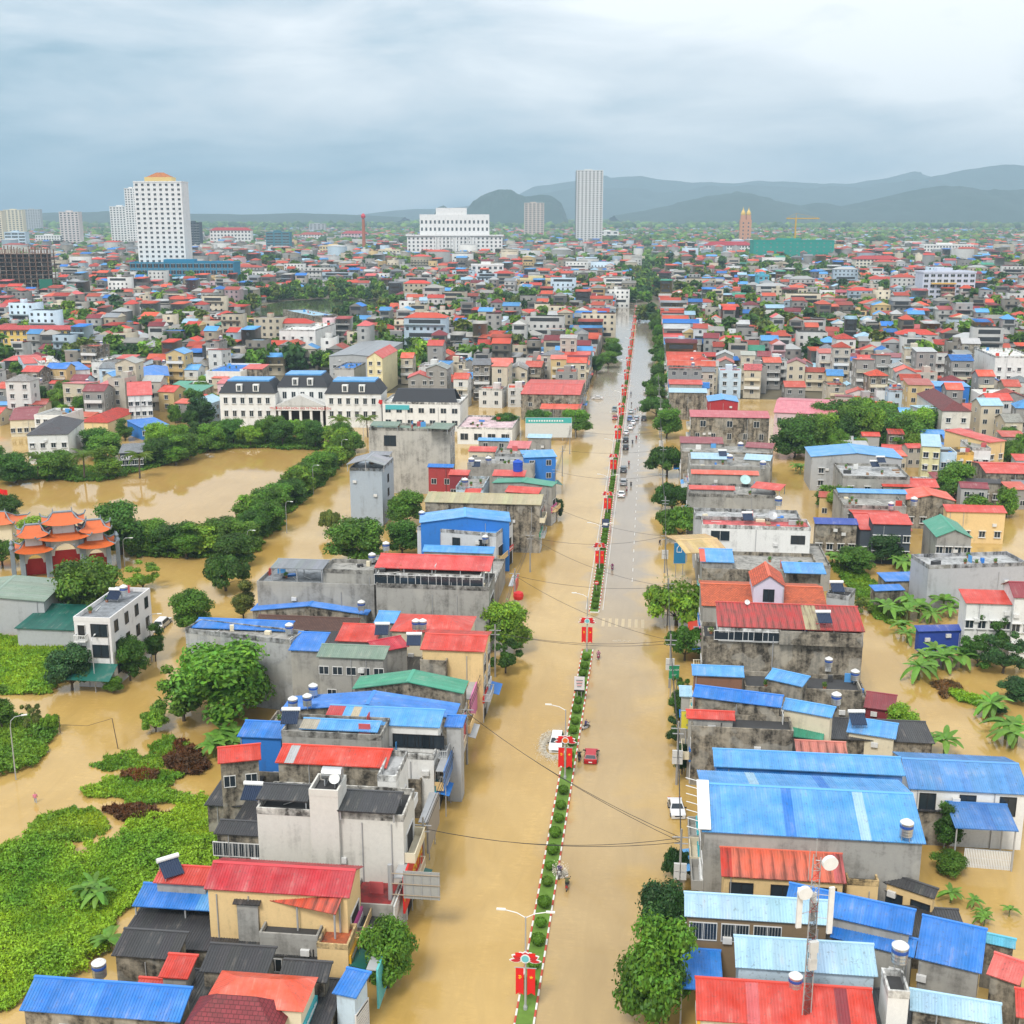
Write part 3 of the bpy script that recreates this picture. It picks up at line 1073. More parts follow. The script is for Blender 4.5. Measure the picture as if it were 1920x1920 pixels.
def build_vol(root, v, rc, wc, rmat=METAL, open_=False, near=False, patches=None, ov=0.3, wmat=None, base=-0.6, R0=None, first=False, deck=None):
	"""wall, roof and parapet of one block as parts of root"""
	dx = v.o - root.location
	dx.z = 0
	ca, sa = math.cos(-root.rotation_euler.z), math.sin(-root.rotation_euler.z)
	loc = Vector((dx.x * ca - dx.y * sa, dx.x * sa + dx.y * ca, 0))
	rz = v.ang - root.rotation_euler.z
	W_, D_, z, t = v.W, v.D, v.z, v.t
	f = ztop_fn(t, z, v.rise, W_, D_)
	i = min(ov, W_ * 0.2, D_ * 0.2) if t != "flat" else 0.0
	v.ins = i
	v.loc, v.rz = loc, rz
	if t == "flat":
		ph = min(0.7, max(0.25, z * 0.1))
		zt = z - ph
		if not open_:
			mb = MB().box(0, 0, base, W_, D_, zt)
			mb.build("wall", wmat or wall_material(wc), root, wc, loc=loc, rz=rz)
			pw = 0.16
			mb = MB()
			mb.box(-0.03, -0.03, zt, W_ + 0.03, pw, z).box(-0.03, D_ - pw, zt, W_ + 0.03, D_ + 0.03, z)
			mb.box(-0.03, pw, zt, pw, D_ - pw, z).box(W_ - pw, pw, zt, W_ + 0.03, D_ - pw, z)
			mb.build("parapet", MOULD if (W_ * 7 + D_) % 1 < 0.7 else (wmat or wall_material(wc)), root, wc, loc=loc, rz=rz)
			MB().box(pw, pw, zt, W_ - pw, D_ - pw, zt + 0.06).build("roof", FLATROOF, root, rc, loc=loc, rz=rz)
		else:
			MB().box(0, 0, z - 0.15, W_, D_, z).build("roof", FLATROOF, root, rc, loc=loc, rz=rz)
		v.wall_top = zt
	else:
		if not open_:
			xs = [(i, i), (W_ - i, i), (W_ - i, D_ - i), (i, D_ - i)]
			if t == "gu":
				xs = [(i, i), (W_ - i, i), (W_ - i, D_ / 2), (W_ - i, D_ - i), (i, D_ - i), (i, D_ / 2)]
			if t == "gv":
				xs = [(i, i), (W_ / 2, i), (W_ - i, i), (W_ - i, D_ - i), (W_ / 2, D_ - i), (i, D_ - i)]
			k = len(xs)
			mb = MB()
			tops = [(x, y, f(x, y) - 0.10) for x, y in xs]
			bots = [(x, y, base) for x, y in xs]
			fs = [(j, (j + 1) % k, (j + 1) % k + k, j + k) for j in range(k)]
			if t == "gu":
				fs += [(k + 0, k + 1, k + 2, k + 5), (k + 5, k + 2, k + 3, k + 4)]
			elif t == "gv":
				fs += [(k + 0, k + 1, k + 4, k + 5), (k + 1, k + 2, k + 3, k + 4)]
			else:
				fs += [tuple(range(k, 2 * k))]
			mb.add(bots + tops, fs)
			mb.build("wall", wmat or wall_material(wc), root, wc, loc=loc, rz=rz)
		else:
			nx = max(2, int(W_ / 4) + 1)
			for ix in range(nx):
				for yy in (0.25, D_ - 0.25):
					x = 0.25 + (W_ - 0.5) * ix / (nx - 1)
					MB().box(x - 0.07, yy - 0.07, base if not deck else deck, x + 0.07, yy + 0.07, f(x, yy) - 0.08).build("post", GALV, root, loc=loc, rz=rz)
		planes = roof_planes(t, z, v.rise, W_, D_)
		me = roof_mesh("roof", planes, 0.09, [rmat])
		ro = obj("roof", me, root, rc, loc, rz)
		if near and t != "hip" and rmat in (METAL, RUST):
			for q in planes:
				lay_sheets(ro, q, rc, RIBLESS if rmat is METAL else RUST_R, patches)
		# ridge and verge flashings
		fl = None
		if t == "gu":
			fl = MB().slab([(0, D_ / 2 - 0.25, z + v.rise + 0.02 - 0.25 * 2 * v.rise / D_ + 0.05), (W_, D_ / 2 - 0.25, z + v.rise + 0.02 - 0.25 * 2 * v.rise / D_ + 0.05), (W_, D_ / 2, z + v.rise + 0.08), (0, D_ / 2, z + v.rise + 0.08)], 0.03)
			fl.slab([(W_, D_ / 2 + 0.25, z + v.rise + 0.07 - 0.25 * 2 * v.rise / D_), (0, D_ / 2 + 0.25, z + v.rise + 0.07 - 0.25 * 2 * v.rise / D_), (0, D_ / 2, z + v.rise + 0.08), (W_, D_ / 2, z + v.rise + 0.08)], 0.03)
		elif t == "gv":
			h = z + v.rise
			fl = MB().slab([(W_ / 2 - 0.25, D_, h + 0.07 - 0.5 * v.rise / W_), (W_ / 2 - 0.25, 0, h + 0.07 - 0.5 * v.rise / W_), (W_ / 2, 0, h + 0.08), (W_ / 2, D_, h + 0.08)], 0.03)
			fl.slab([(W_ / 2 + 0.25, 0, h + 0.07 - 0.5 * v.rise / W_), (W_ / 2 + 0.25, D_, h + 0.07 - 0.5 * v.rise / W_), (W_ / 2, D_, h + 0.08), (W_ / 2, 0, h + 0.08)], 0.03)
		elif t == "mn" and near:
			fl = MB().box(-0.06, D_ - 0.2, z + v.rise - 0.1, W_ + 0.06, D_ + 0.05, z + v.rise + 0.075)
		if fl:
			fl.build("ridge_cap", PAINT, ro, tuple(min(0.9, x * 1.1 + 0.015) for x in rc))
		v.wall_top = z
	return v


def put_windows(root, v, face, n, floors, z0=1.4, fh=3.3, wd=1.2, ht=1.3, style="", s0=0.0, s1=None, color=None):
	ln = (v.W if face in "SN" else v.D)
	s1 = ln if s1 is None else s1
	me = window_mesh(wd, ht, style)
	for k in range(floors):
		z = z0 + k * fh
		if z + ht > v.z - 0.1: break
		for j in range(n):
			s = s0 + (s1 - s0) * (j + 0.5) / n
			p = Vector(on_face(face, v.W, v.D, v.ins, s, z))
			c, q = math.cos(v.rz), math.sin(v.rz)
			o = obj("window", me, root, None, v.loc + Vector((p.x * c - p.y * q, p.x * q + p.y * c, p.z)), v.rz + FACES[face])


def place_on(root, v, face, s, z, me, name, color=None, parent=None):
	p = Vector(on_face(face, v.W, v.D, v.ins, s, z))
	c, q = math.cos(v.rz), math.sin(v.rz)
	return obj(name, me, root, color, v.loc + Vector((p.x * c - p.y * q, p.x * q + p.y * c, p.z)), v.rz + FACES[face])


SIGNS = [(0.62, 0.03, 0.03), (0.03, 0.16, 0.5), (0.75, 0.75, 0.72), (0.8, 0.42, 0.03), (0.02, 0.3, 0.16), (0.6, 0.1, 0.3), (0.05, 0.4, 0.45)]


def sign_mesh(wd, ht):
	def mk():
		mb = MB().box(-wd / 2, -0.22, 0, wd / 2, 0.05, ht, 0)
		# raised lettering bar pattern too small to read: a row of strokes
		rr = random.Random(int(wd * 10))
		x = -wd / 2 + 0.4
		while x < wd / 2 - 0.5:
			g = rr.uniform(0.15, 0.38)
			mb.box(x, -0.25, ht * 0.35, x + g, -0.22, ht * 0.35 + ht * rr.uniform(0.28, 0.4), 1)
			x += g + 0.12
		return mb.mesh("signboard", [PAINT, WHITE])
	return shared(("sign", round(wd, 1), round(ht, 1)), mk)


def street_front(root, v, face, wc, rs):
	"""shop opening, signboard, balconies and upper doors on the street side"""
	ln = v.D if face in "EW" else v.W
	bays = max(1, int(round(ln / 5.5)))
	bw = ln / bays
	fl = max(1, int((v.wall_top - 0.3) / 3.3))
	for b in range(bays):
		s = (b + 0.5) * bw
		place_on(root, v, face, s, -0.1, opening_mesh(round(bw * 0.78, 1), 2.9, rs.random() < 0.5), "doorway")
		if rs.random() < 0.85:
			place_on(root, v, face, s, 3.05, sign_mesh(round(bw * 0.92, 1), 0.9 if rs.random() < 0.6 else 1.5), "signboard", rs.choice(SIGNS))
		for k in range(1, fl):
			z = k * 3.35 + 0.1
			if rs.random() < 0.75:
				place_on(root, v, face, s, z, balcony_mesh(round(bw * 0.94, 1), 1.1, "rail" if rs.random() < 0.6 else "solid"), "balcony", rs.choice([W, wc, Y, CR, LG]))
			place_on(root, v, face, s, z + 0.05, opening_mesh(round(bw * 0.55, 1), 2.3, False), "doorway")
		if rs.random() < 0.45:
			me = shared(("awn", round(bw, 1)), lambda: MB().slab([(-bw / 2, -1.8, 2.75), (bw / 2, -1.8, 2.75), (bw / 2, 0, 3.15), (-bw / 2, 0, 3.15)], 0.05).mesh("awning", [PAINT]))
			place_on(root, v, face, s, 0.0, me, "awning", rs.choice([B, R, LB, DG, LG]))


AC = None


def wall_bits(root, v, rs, wc, roof_top=True):
	"""drain pipes, cooling units, roof litter"""
	global AC
	if AC is None:
		AC = MB().box(-0.42, -0.34, 0, 0.42, -0.02, 0.6).tube((0.1, -0.345, 0.3), (0.1, -0.36, 0.3), 0.22, 0.22, 10).mesh("cooling_unit", [WFRAME])
	if v.wall_top < 3.5 or v.W < 3: return
	for i in range(rs.randint(0, 2)):
		x = rs.choice([0.08, 0.92, 0.5, 0.3, 0.72])
		h = v.wall_top - 0.4
		place_on(root, v, "S", v.W * x, 0.0, shared(("pipe", round(h, 0)), lambda: MB().tube((0, -0.08, -0.5), (0, -0.08, round(h, 0)), 0.055, n=6).mesh("drain_pipe", [GALV])), "drain_pipe")
	for i in range(rs.randint(0, 2)):
		place_on(root, v, "S", v.W * rs.uniform(0.1, 0.9), v.wall_top * rs.uniform(0.45, 0.8), AC, "cooling_unit")
	if v.t == "flat" and min(v.W, v.D) > 3:
		for i in range(int(min(9, v.W * v.D / 16))):
			x, y = rs.uniform(0.5, v.W - 0.9), rs.uniform(0.5, v.D - 0.9)
			k = rs.random()
			z0 = v.wall_top + 0.06
			if k < 0.35:
				mb, nm, cc = MB().box(0, 0, 0, rs.choice([0.6, 1.0, 1.8]), rs.choice([0.5, 0.9]), rs.choice([0.3, 0.5, 0.9])), "crate", rs.choice([LG, K, CR, B, (0.3, 0.18, 0.1)])
			elif k < 0.6:
				mb, nm, cc = MB().lathe([(0.2, 0), (0.28, 0.4), (0.05, 0.45)], 8), "flower_pot", (0.4, 0.16, 0.08)
			elif k < 0.8:
				a = rs.uniform(0, 3)
				mb, nm, cc = MB().tube((0, 0, 0.08), (min(2.4, v.W - x) * math.cos(a), min(2.0, v.D - y) * abs(math.sin(a)), 0.08), 0.05), "loose_pipe", W
			else:
				mb, nm, cc = MB().box(0, 0, 0, 1.4, 0.06, 1.3).box(0.1, -0.03, 0.5, 1.2, 0.0, 1.25), "laundry_rack", rs.choice([W, R, LB, PK])
			p = Vector((x, y, z0))
			c, q = math.cos(v.rz), math.sin(v.rz)
			o = mb.build(nm, PAINT, root, cc, loc=v.loc + Vector((p.x * c - p.y * q, p.x * q + p.y * c, p.z)), rz=v.rz + rs.choice([0, 0, 0.5, 1.57]))
			if nm == "flower_pot":
				obj("pot_plant", shared("potp", lambda: leaf_mesh("pot_plant", *leaf_ball(120, 0.42, 0.11))), o, vary((0.10, 0.22, 0.03), 0.2), (0, 0, 0.7))


def house(label, vols, name="row_house", group=None, front=None, cat="house"):
	"""vols: dicts (t z rise NL NR FL rc wc + options); the first sets the house's frame"""
	vv = [Vol(d["t"], d["z"], d.get("rise", 0.0), d.get("NL"), d.get("NR"), d.get("FL"), d.get("box")) for d in vols]
	root = thing(name, label, cat, vv[0].o, vv[0].ang, group)
	rs = random.Random(label)
	for d, v in zip(vols, vv):
		build_vol(root, v, d["rc"], d.get("wc", C), d.get("rm", METAL), d.get("open", False), d.get("near", True), d.get("patches"), d.get("ov", 0.3), d.get("wm"), d.get("base", -0.6), deck=d.get("deck"))
		for wn in d.get("win", []):
			put_windows(root, v, *wn[:3], **(wn[3] if len(wn) > 3 else {}))
		if not d.get("open"):
			wall_bits(root, v, rs, d.get("wc", C))
		if d.get("front"):
			street_front(root, v, d["front"], d.get("wc", C), rs)
	return root, vv


def V(t, z, rise, NL, NR, FL, rc, wc=C, **k):
	return dict(t=t, z=z, rise=rise, NL=NL, NR=NR, FL=FL, rc=rc, wc=wc, **k)

# ---------------------------------------------------------------- houses on the west (left) side of the avenue, near to far
H = house
H("low shed with long bright blue sheet roof at the edge of the weeds", [
	V("mn", 4.5, 1.2, (39, 1890), (335, 1922), (86, 1831), B, D, win=[("S", 2, 1, dict(z0=2.0, wd=1.8, ht=1.2, s0=1))])], name="shed")
H("bungalow with maroon tiled hip roof beside the long blue shed", [
	V("hip", 4.8, 2.2, (335, 1938), (520, 1952), (372, 1868), MR, CR, rm=TILE)], name="house")
H("house with orange red hip roof behind the maroon tiled roof", [
	V("hip", 5.6, 1.2, (383, 1878), (566, 1903), (412, 1819), OR, CR, front="E", win=[("S", 4, 1, {})])])
H("low dark house under patched black sheet roofs with red lean-to", [
	V("mn", 4.6, 0.8, (209, 1790), (330, 1802), (226, 1739), K, D),
	V("mn", 4.9, 0.6, (296, 1832), (352, 1836), (322, 1787), R, C),
	V("mn", 5.0, 0.8, (373, 1822), (500, 1830), (396, 1767), K, D),
	V("mn", 4.9, 0.7, (522, 1834), (612, 1846), (535, 1797), K, D),
	V("mn", 3.6, 0.5, (255, 1852), (345, 1858), (275, 1832), R, D),
	V("mn", 4.8, 0.5, (622, 1862), (668, 1872), (625, 1808), B, LBW, front="E")])
H("open porch with blue sheet roof on posts at the field edge", [
	V("mn", 4.6, 0.7, (247, 1699), (444, 1711), (279, 1655), B, D, open=True, patches=[(0.62, 1.0, LB)])], name="porch", cat="porch")
H("cream three storey house with long dark red roof and stained orange awning", [
	V("gu", 8.6, 1.3, (386, 1660), (652, 1691), (399, 1614), (0.5, 0.035, 0.045), Y, front="E"),
	V("mn", 7.6, 1.0, (481, 1684), (629, 1715), (504, 1652), OR, Y, open=True, deck=4.9, rm=RUST),
	V("mn", 7.4, 1.0, (436, 1694), (486, 1699), (467, 1642), K, C),
	V("flat", 5.4, 0, (487, 1746), (594, 1757), (500, 1700), K, C, win=[("S", 2, 1, {})]),
	V("flat", 5.2, 0, (594, 1768), (652, 1772), (610, 1728), (0.5, 0.12, 0.04), Y, front="E"),
	V("mn", 6.2, 0.6, (286, 1655), (388, 1661), (310, 1620), R, C)])
H("low shop with red and green tiled terrace below the tall white wall", [
	V("flat", 4.8, 0, (655, 1693), (735, 1697), (610, 1634), (0.32, 0.03, 0.03), C, front="E"),
	V("flat", 3.8, 0, (668, 1738), (718, 1742), (676, 1700), K, C)])
H("tall house with blank cream white side wall and black flat roof with stair tower", [
	V("flat", 12.0, 0, (487, 1505), (752, 1538), (500, 1464), K, (0.66, 0.64, 0.58), front="E"),
	V("flat", 14.6, 0, (580, 1478), (632, 1484), (594, 1450), K, (0.66, 0.64, 0.58)),
	V("mn", 12.5, 0.3, (480, 1497), (576, 1505), (500, 1468), K, W, open=True, deck=11.4),
	V("mn", 12.5, 0.3, (634, 1516), (740, 1530), (655, 1480), K, W, open=True, deck=11.4),
	V("mn", 7.2, 0.4, (402, 1560), (487, 1572), (412, 1536), K, D, win=[("S", 3, 1, dict(z0=4.6, wd=2.0, ht=1.5, style="bars"))])])
H("house with orange red strip roof, dark mouldy wall and white stepped front tower", [
	V("mn", 12.2, 0.7, (519, 1424), (722, 1446), (524, 1394), (0.66, 0.06, 0.03), D, patches=[(0.05, 0.14, LG)]),
	V("flat", 12.6, 0, (708, 1452), (742, 1456), (716, 1405), LG, W, front="E", win=[("S", 1, 3, dict(z0=2.2, wd=1.6, ht=1.6))]),
	V("mn", 9.6, 0.8, (408, 1432), (490, 1424), (420, 1400), R, D, win=[("S", 2, 1, dict(z0=6.5))])])
H("grey house with blue roof behind parapet and blue lean-to at its back", [
	V("flat", 11.4, 0, (530, 1366), (712, 1382), (560, 1338), C, C),
	V("mn", 11.3, 0.35, (563, 1362), (706, 1377), (575, 1346), LB, C, open=True, deck=10.5, patches=[(0.05, 0.22, (0.4, 0.36, 0.28))]),
	V("mn", 9.2, 0.6, (443, 1382), (530, 1384), (462, 1350), B, B)])
H("house with long light blue roof, red patch and white front with planted terrace", [
	V("mn", 10.8, 0.6, (608, 1348), (822, 1371), (618, 1321), LB, W, patches=[(0.02, 0.17, (0.5, 0.05, 0.05)), (0.24, 0.31, (0.5, 0.42, 0.28))], front="E", win=[("S", 3, 1, dict(z0=8.0, wd=2.6, ht=1.6, s0=9, style="dark"))]),
	V("flat", 8.0, 0, (728, 1408), (812, 1418), (740, 1388), C, W, front="E"),
	V("mn", 10.0, 0.3, (832, 1362), (868, 1364), (838, 1340), B, LG)])
H("house with two sloped bright blue roofs meeting at a ridge", [
	V("gv", 8.6, 1.3, (520, 1340), (856, 1338), (560, 1306), B, D, front="E")])
H("house with green tent-shaped roof and dark stained side wall", [
	V("gv", 9.0, 1.3, (663, 1287), (868, 1305), (672, 1268), G, D, front="E", patches=[(0.3, 0.5, G)])])
H("grey house with faded green roof and band of dark windows", [
	V("mn", 10.2, 0.7, (592, 1232), (722, 1236), (606, 1207), GG, C, win=[("S", 5, 1, dict(z0=7.6, wd=1.3, ht=1.1)), ("S", 1, 1, dict(z0=4.0, s0=0, s1=4))])])
H("cream house with two-step red roof, balustraded balcony and dark rear wall", [
	V("gu", 10.8, 0.9, (788, 1216), (908, 1224), (795, 1187), R, Y, front="E", win=[("E", 2, 3, dict(z0=1.8))]),
	V("flat", 9.6, 0, (788, 1236), (836, 1240), (795, 1215), D, D)])
H("house with red hip roof behind the two steel tanks", [
	V("hip", 9.4, 1.4, (730, 1184), (880, 1188), (748, 1150), R, CR),
	V("mn", 9.2, 0.9, (627, 1202), (706, 1204), (640, 1168), R, C),
	V("mn", 9.0, 0.7, (706, 1224), (768, 1212), (716, 1198), (0.5, 0.03, 0.05), C),
	V("mn", 8.8, 0.6, (700, 1168), (742, 1168), (710, 1145), LB, C)])
H("long grey walled house with blue roof sunk behind its parapet", [
	V("flat", 11.0, 0, (347, 1178), (545, 1200), (368, 1160), C, LG, wm=CONC),
	V("mn", 10.7, 0.3, (362, 1172), (536, 1188), (374, 1158), B, C, open=True, deck=10.0),
	V("mn", 10.2, 0.8, (541, 1218), (600, 1222), (560, 1184), B, C)])
H("low building with kinked blue roof over dark red brick slope", [
	V("gv", 6.0, 1.2, (468, 1146), (690, 1152), (492, 1120), B, D),
	V("mn", 5.2, 0.8, (470, 1178), (665, 1184), (480, 1152), (0.12, 0.06, 0.045), D, rm=TILE)])
H("big house with red roof over white open gallery and grey lower wall", [
	V("mn", 13.4, 0.9, (703, 1062), (918, 1073), (704, 1037), (0.66, 0.07, 0.06), W, open=True, deck=10.8),
	V("flat", 11.6, 0, (706, 1092), (916, 1102), (712, 1068), C, C, wm=CONC, front="E"),
	V("flat", 13.2, 0, (708, 1072), (900, 1082), (712, 1056), C, W, win=[("S", 5, 1, dict(z0=11.3, wd=4.2, ht=1.6))])])
H("long grey house with roof deck, dark grey canopy and bare concrete wall", [
	V("flat", 10.4, 0, (483, 1088), (700, 1098), (512, 1050), GR, C),
	V("mn", 12.4, 0.3, (505, 1066), (606, 1067), (520, 1047), GR, C, open=True, deck=9.8),
	V("flat", 12.2, 0, (606, 1066), (700, 1070), (612, 1047), C, C, wm=CONC)])
H("white house with three small windows and shallow blue gabled roof", [
	V("flat", 9.0, 0, (782, 988), (930, 1000), (796, 962), LB, (0.62, 0.64, 0.66), win=[("S", 3, 1, dict(z0=5.4, wd=1.5, ht=2.0, style="dark"))], front="E"),
	V("gv", 10.4, 1.1, (786, 980), (958, 978), (796, 962), LB, B),
	V("mn", 6.4, 0.6, (790, 1036), (926, 1036), (800, 1022), LB, C)])
H("house with long beige sheet roof and dark upper deck", [
	V("mn", 10.6, 0.8, (795, 940), (1014, 948), (796, 922), BE, D, front="E")])
CL = [  # packed shop houses between the beige roof and the side street
	("mn", 9.5, 0.7, (946, 922), (1010, 926), (952, 910), R, D), ("mn", 8.6, 0.6, (870, 925), (900, 926), (874, 915), R, C),
	("flat", 9.0, 0, (855, 912), (905, 914), (860, 892), C, LBW), ("gv", 9.4, 0.6, (922, 905), (1036, 912), (925, 896), G, C),
	("mn", 9.6, 0.5, (840, 890), (878, 891), (845, 880), R, MR), ("mn", 9.8, 0.5, (922, 892), (984, 893), (924, 880), R, C),
	("mn", 9.0, 0.4, (800, 876), (850, 876), (805, 869), B, (0.4, 0.05, 0.05)), ("flat", 9.4, 0, (876, 868), (1000, 870), (880, 856), C, C),
	("mn", 10.4, 0.5, (877, 846), (929, 847), (882, 836), R, CR), ("flat", 10.6, 0, (928, 850), (982, 852), (932, 838), C, LG),
	("mn", 10.2, 0.7, (982, 858), (1045, 856), (986, 844), LB, B), ("mn", 10.6, 0.5, (950, 840), (992, 841), (954, 826), PK, C),
	("mn", 10.0, 0.4, (895, 826), (955, 827), (898, 820), LB, C), ("mn", 9.6, 0.4, (988, 821), (1034, 821), (990, 813), PB, C),
]
CN = {R: "red", PK: "pink", LB: "light blue", PB: "pale blue", B: "blue", G: "green", C: "grey flat", GG: "faded green", BE: "beige", K: "black", OR: "orange red", MR: "maroon", LG: "pale grey", DG: "dark green", GR: "dark grey", DB: "navy"}
WN = {C: "bare concrete", D: "dark mouldy", LBW: "pale blue", MR: "maroon", CR: "cream", LG: "light grey", B: "blue", W: "white", Y: "yellow", BG: "blue grey", PKW: "pink", YE: "amber", SL: "slate black", TB: "turquoise"}
TN = {"mn": "lean-to", "gv": "gabled", "gu": "ridged", "flat": "parapeted", "hip": "hipped", "mf": "back-sloping", "ml": "side-sloping", "mr": "side-sloping"}
ORD = ["first", "second", "third", "fourth", "fifth", "sixth", "seventh", "eighth", "ninth", "tenth", "eleventh", "twelfth", "thirteenth", "fourteenth", "fifteenth", "sixteenth", "seventeenth", "eighteenth", "nineteenth", "twentieth"]
for i, c in enumerate(CL):
	t, z, rise, NL, NR, FL, rc, wc = c
	st = max(1, int(z // 3.2))
	H("packed shop house with %s %s roof, %s walls, %s beyond the beige roof" % (CN[rc], TN[t], WN.get(wc, "dark red"), ORD[i]),
	  [V(t, z, rise, NL, NR, FL, rc, wc, near=False, front="E" if NR[0] > 980 else None, win=[("S", 2, st, {})])], group="packed shop houses on the west side")
H("five storey block with huge blank grey concrete wall and faded green roof edges", [
	V("flat", 17.0, 0, (693, 800), (842, 806), (702, 792), GG, (0.5, 0.48, 0.43), wm=CONC, win=[("S", 1, 1, dict(z0=12.4, s0=2, s1=9, wd=3, ht=2.6, style="dark")), ("E", 2, 5, dict(z0=1.5))]),
	V("mn", 17.6, 0.4, (693, 798), (746, 799), (702, 790), GG, C, open=True, deck=16.3),
	V("mn", 17.6, 0.4, (800, 803), (840, 805), (806, 792), GG, C, open=True, deck=16.3)])
H("slim blue grey five storey house with one brown loggia and slate roof deck", [
	V("flat", 13.6, 0, (655, 877), (716, 878), (663, 856), BG, BG, win=[("E", 1, 3, dict(z0=2.5, wd=1.3, ht=1.8, style="dark"))]),
	V("gv", 14.6, 1.2, (648, 872), (722, 872), (660, 856), GR, BG, open=True, deck=13.0),
	V("mn", 15.4, 0.2, (690, 853), (731, 853), (692, 846), GR, BG, open=True, deck=13.0)])
H("long low house with white wall, gridded windows and grey roof by the side street", [
	V("flat", 5.4, 0, (858, 800), (960, 803), (866, 778), PKW, W, win=[("S", 4, 1, dict(z0=1.4, wd=2.4, ht=2.0))])])
H("old two storey shop with dark stained wall, red awning and red roof by the billboard", [
	V("gu", 9.0, 1.0, (976, 738), (1088, 741), (980, 719), R, D, front="E", win=[("S", 3, 2, {})]),
	V("mn", 5.8, 0.5, (1012, 766), (1088, 768), (1014, 757), OR, C, open=True)])

# ---------------------------------------------------------------- houses on the east (right) side of the avenue
H("low shop under wide coral red sheet roof beside the telecom mast", [
	V("mn", 4.6, 1.5, (1305, 1902), (1650, 1948), (1306, 1831), R, CR, front="W", patches=[(0.3, 0.36, PK), (0.55, 0.6, OR), (0.8, 0.86, MR)])])
H("open forecourt with flat bright blue canopy beside the big street tree", [
	V("mn", 4.0, 0.5, (1273, 1853), (1357, 1858), (1268, 1776), B, C, open=True)], name="canopy_shelter", cat="canopy")
H("house clad in pale blue sheets with hipped pale blue roof beside the mast", [
	V("mn", 6.6, 1.3, (1378, 1804), (1650, 1842), (1392, 1754), PB, LBW, wm=METAL)])
H("brown house with pale blue roof, barred upper windows and one white window", [
	V("mn", 7.6, 1.2, (1283, 1711), (1559, 1743), (1290, 1672), PB, (0.24, 0.17, 0.10), front="W", win=[("S", 3, 1, dict(z0=5.2, wd=2.4, ht=1.7, style="bars", s0=0.3, s1=9)), ("S", 1, 1, dict(z0=3.6, wd=1.4, ht=2.2, s0=12.5, s1=16))])])
H("house under three overlapping broad bright blue roofs beside the steel tank", [
	V("mn", 7.4, 1.2, (1470, 1700), (1710, 1754), (1470, 1652), B, C),
	V("mn", 5.9, 0.7, (1556, 1757), (1714, 1796), (1560, 1722), B, C),
	V("mn", 5.6, 1.7, (1716, 1796), (1841, 1826), (1697, 1707), B, C)])
H("cream house with badly rusted red roof below the big blue warehouse", [
	V("mn", 7.0, 1.3, (1352, 1638), (1589, 1662), (1353, 1586), (0.72, 0.16, 0.09), Y, rm=RUST, patches=[(0.88, 1.01, PK), (0.0, 0.07, R)], win=[("S", 3, 1, dict(z0=4.4, wd=2.2, ht=1.8, style="dark"))])])
H("grey walled warehouse with the largest bright blue roof and white verge board", [
	V("gu", 10.0, 1.9, (1315, 1548), (1742, 1594), (1323, 1468), LB, C, front="W", patches=[(0.38, 0.41, B), (0.71, 0.74, PB)])], name="warehouse", cat="warehouse")
H("long blue clad hall with light blue clerestory roof behind the warehouse", [
	V("mn", 9.4, 0.6, (1338, 1430), (1702, 1462), (1339, 1403), LB, B, front="W", wm=METAL)], name="hall", cat="hall")
H("white walled house with blue hip roof and three dark windows beside the clad hall", [
	V("gu", 7.0, 1.5, (1702, 1474), (1935, 1496), (1692, 1421), (0.09, 0.27, 0.58), W, win=[("S", 3, 1, dict(z0=4.2, wd=1.7, ht=2.2, style="dark"))])], name="house")
H("open shed with dull blue roof behind white slatted gate", [
	V("mn", 5.0, 0.7, (1789, 1548), (1913, 1563), (1792, 1503), (0.06, 0.2, 0.5), D, open=True)], name="shed")
H("cream lean-to house with black sheet roof at the grey warehouse wall", [
	V("mn", 5.4, 0.6, (1650, 1652), (1752, 1686), (1644, 1628), K, Y, win=[("S", 2, 1, dict(z0=2.6, wd=1.8, ht=1.8, style="dark"))]),
	V("flat", 6.2, 0, (1589, 1648), (1648, 1652), (1590, 1606), K, Y)])
H("small house with coral roof and teal sheet roof at the water edge", [
	V("mn", 5.0, 0.8, (1849, 1826), (1912, 1848), (1840, 1776), (0.7, 0.13, 0.11), D),
	V("mn", 4.8, 0.5, (1840, 1766), (1904, 1780), (1838, 1746), TB, D),
	V("mn", 4.6, 0.6, (1905, 1906), (1965, 1918), (1908, 1852), R, D)], name="house")
H("house with pale blue ridged roof below the steel tank on a white block", [
	V("mn", 5.0, 0.8, (1706, 1894), (1880, 1924), (1708, 1853), PB, D),
	V("flat", 7.4, 0, (1666, 1856), (1706, 1860), (1663, 1815), K, W)], name="house")
H("dark stained house with bright blue front roof, red band and blue rear roof", [
	V("mn", 9.4, 0.8, (1298, 1306), (1465, 1327), (1300, 1283), B, D, front="W"),
	V("mn", 8.8, 0.6, (1465, 1329), (1560, 1346), (1467, 1308), LB, CR),
	V("mn", 9.3, 0.4, (1274, 1306), (1298, 1306), (1278, 1286), PB, C)])
H("long house with black mouldy wall below red strip roof and yellow billboard", [
	V("flat", 8.0, 0, (1297, 1357), (1489, 1374), (1300, 1336), K, D, front="W"),
	V("mn", 8.5, 0.4, (1287, 1347), (1379, 1351), (1289, 1330), R, C),
	V("mn", 6.0, 0.6, (1479, 1380), (1544, 1388), (1488, 1359), G, C),
	V("mn", 5.4, 0.9, (1493, 1415), (1592, 1424), (1493, 1387), (0.62, 0.22, 0.17), C, rm=RUST)])
H("low house with blue roof and solar heater beside the flooded garden", [
	V("mn", 5.4, 0.6, (1587, 1372), (1680, 1386), (1604, 1345), LB, CR),
	V("mn", 4.6, 0.5, (1619, 1326), (1678, 1334), (1619, 1295), MR, MR, rm=METAL)], name="house")
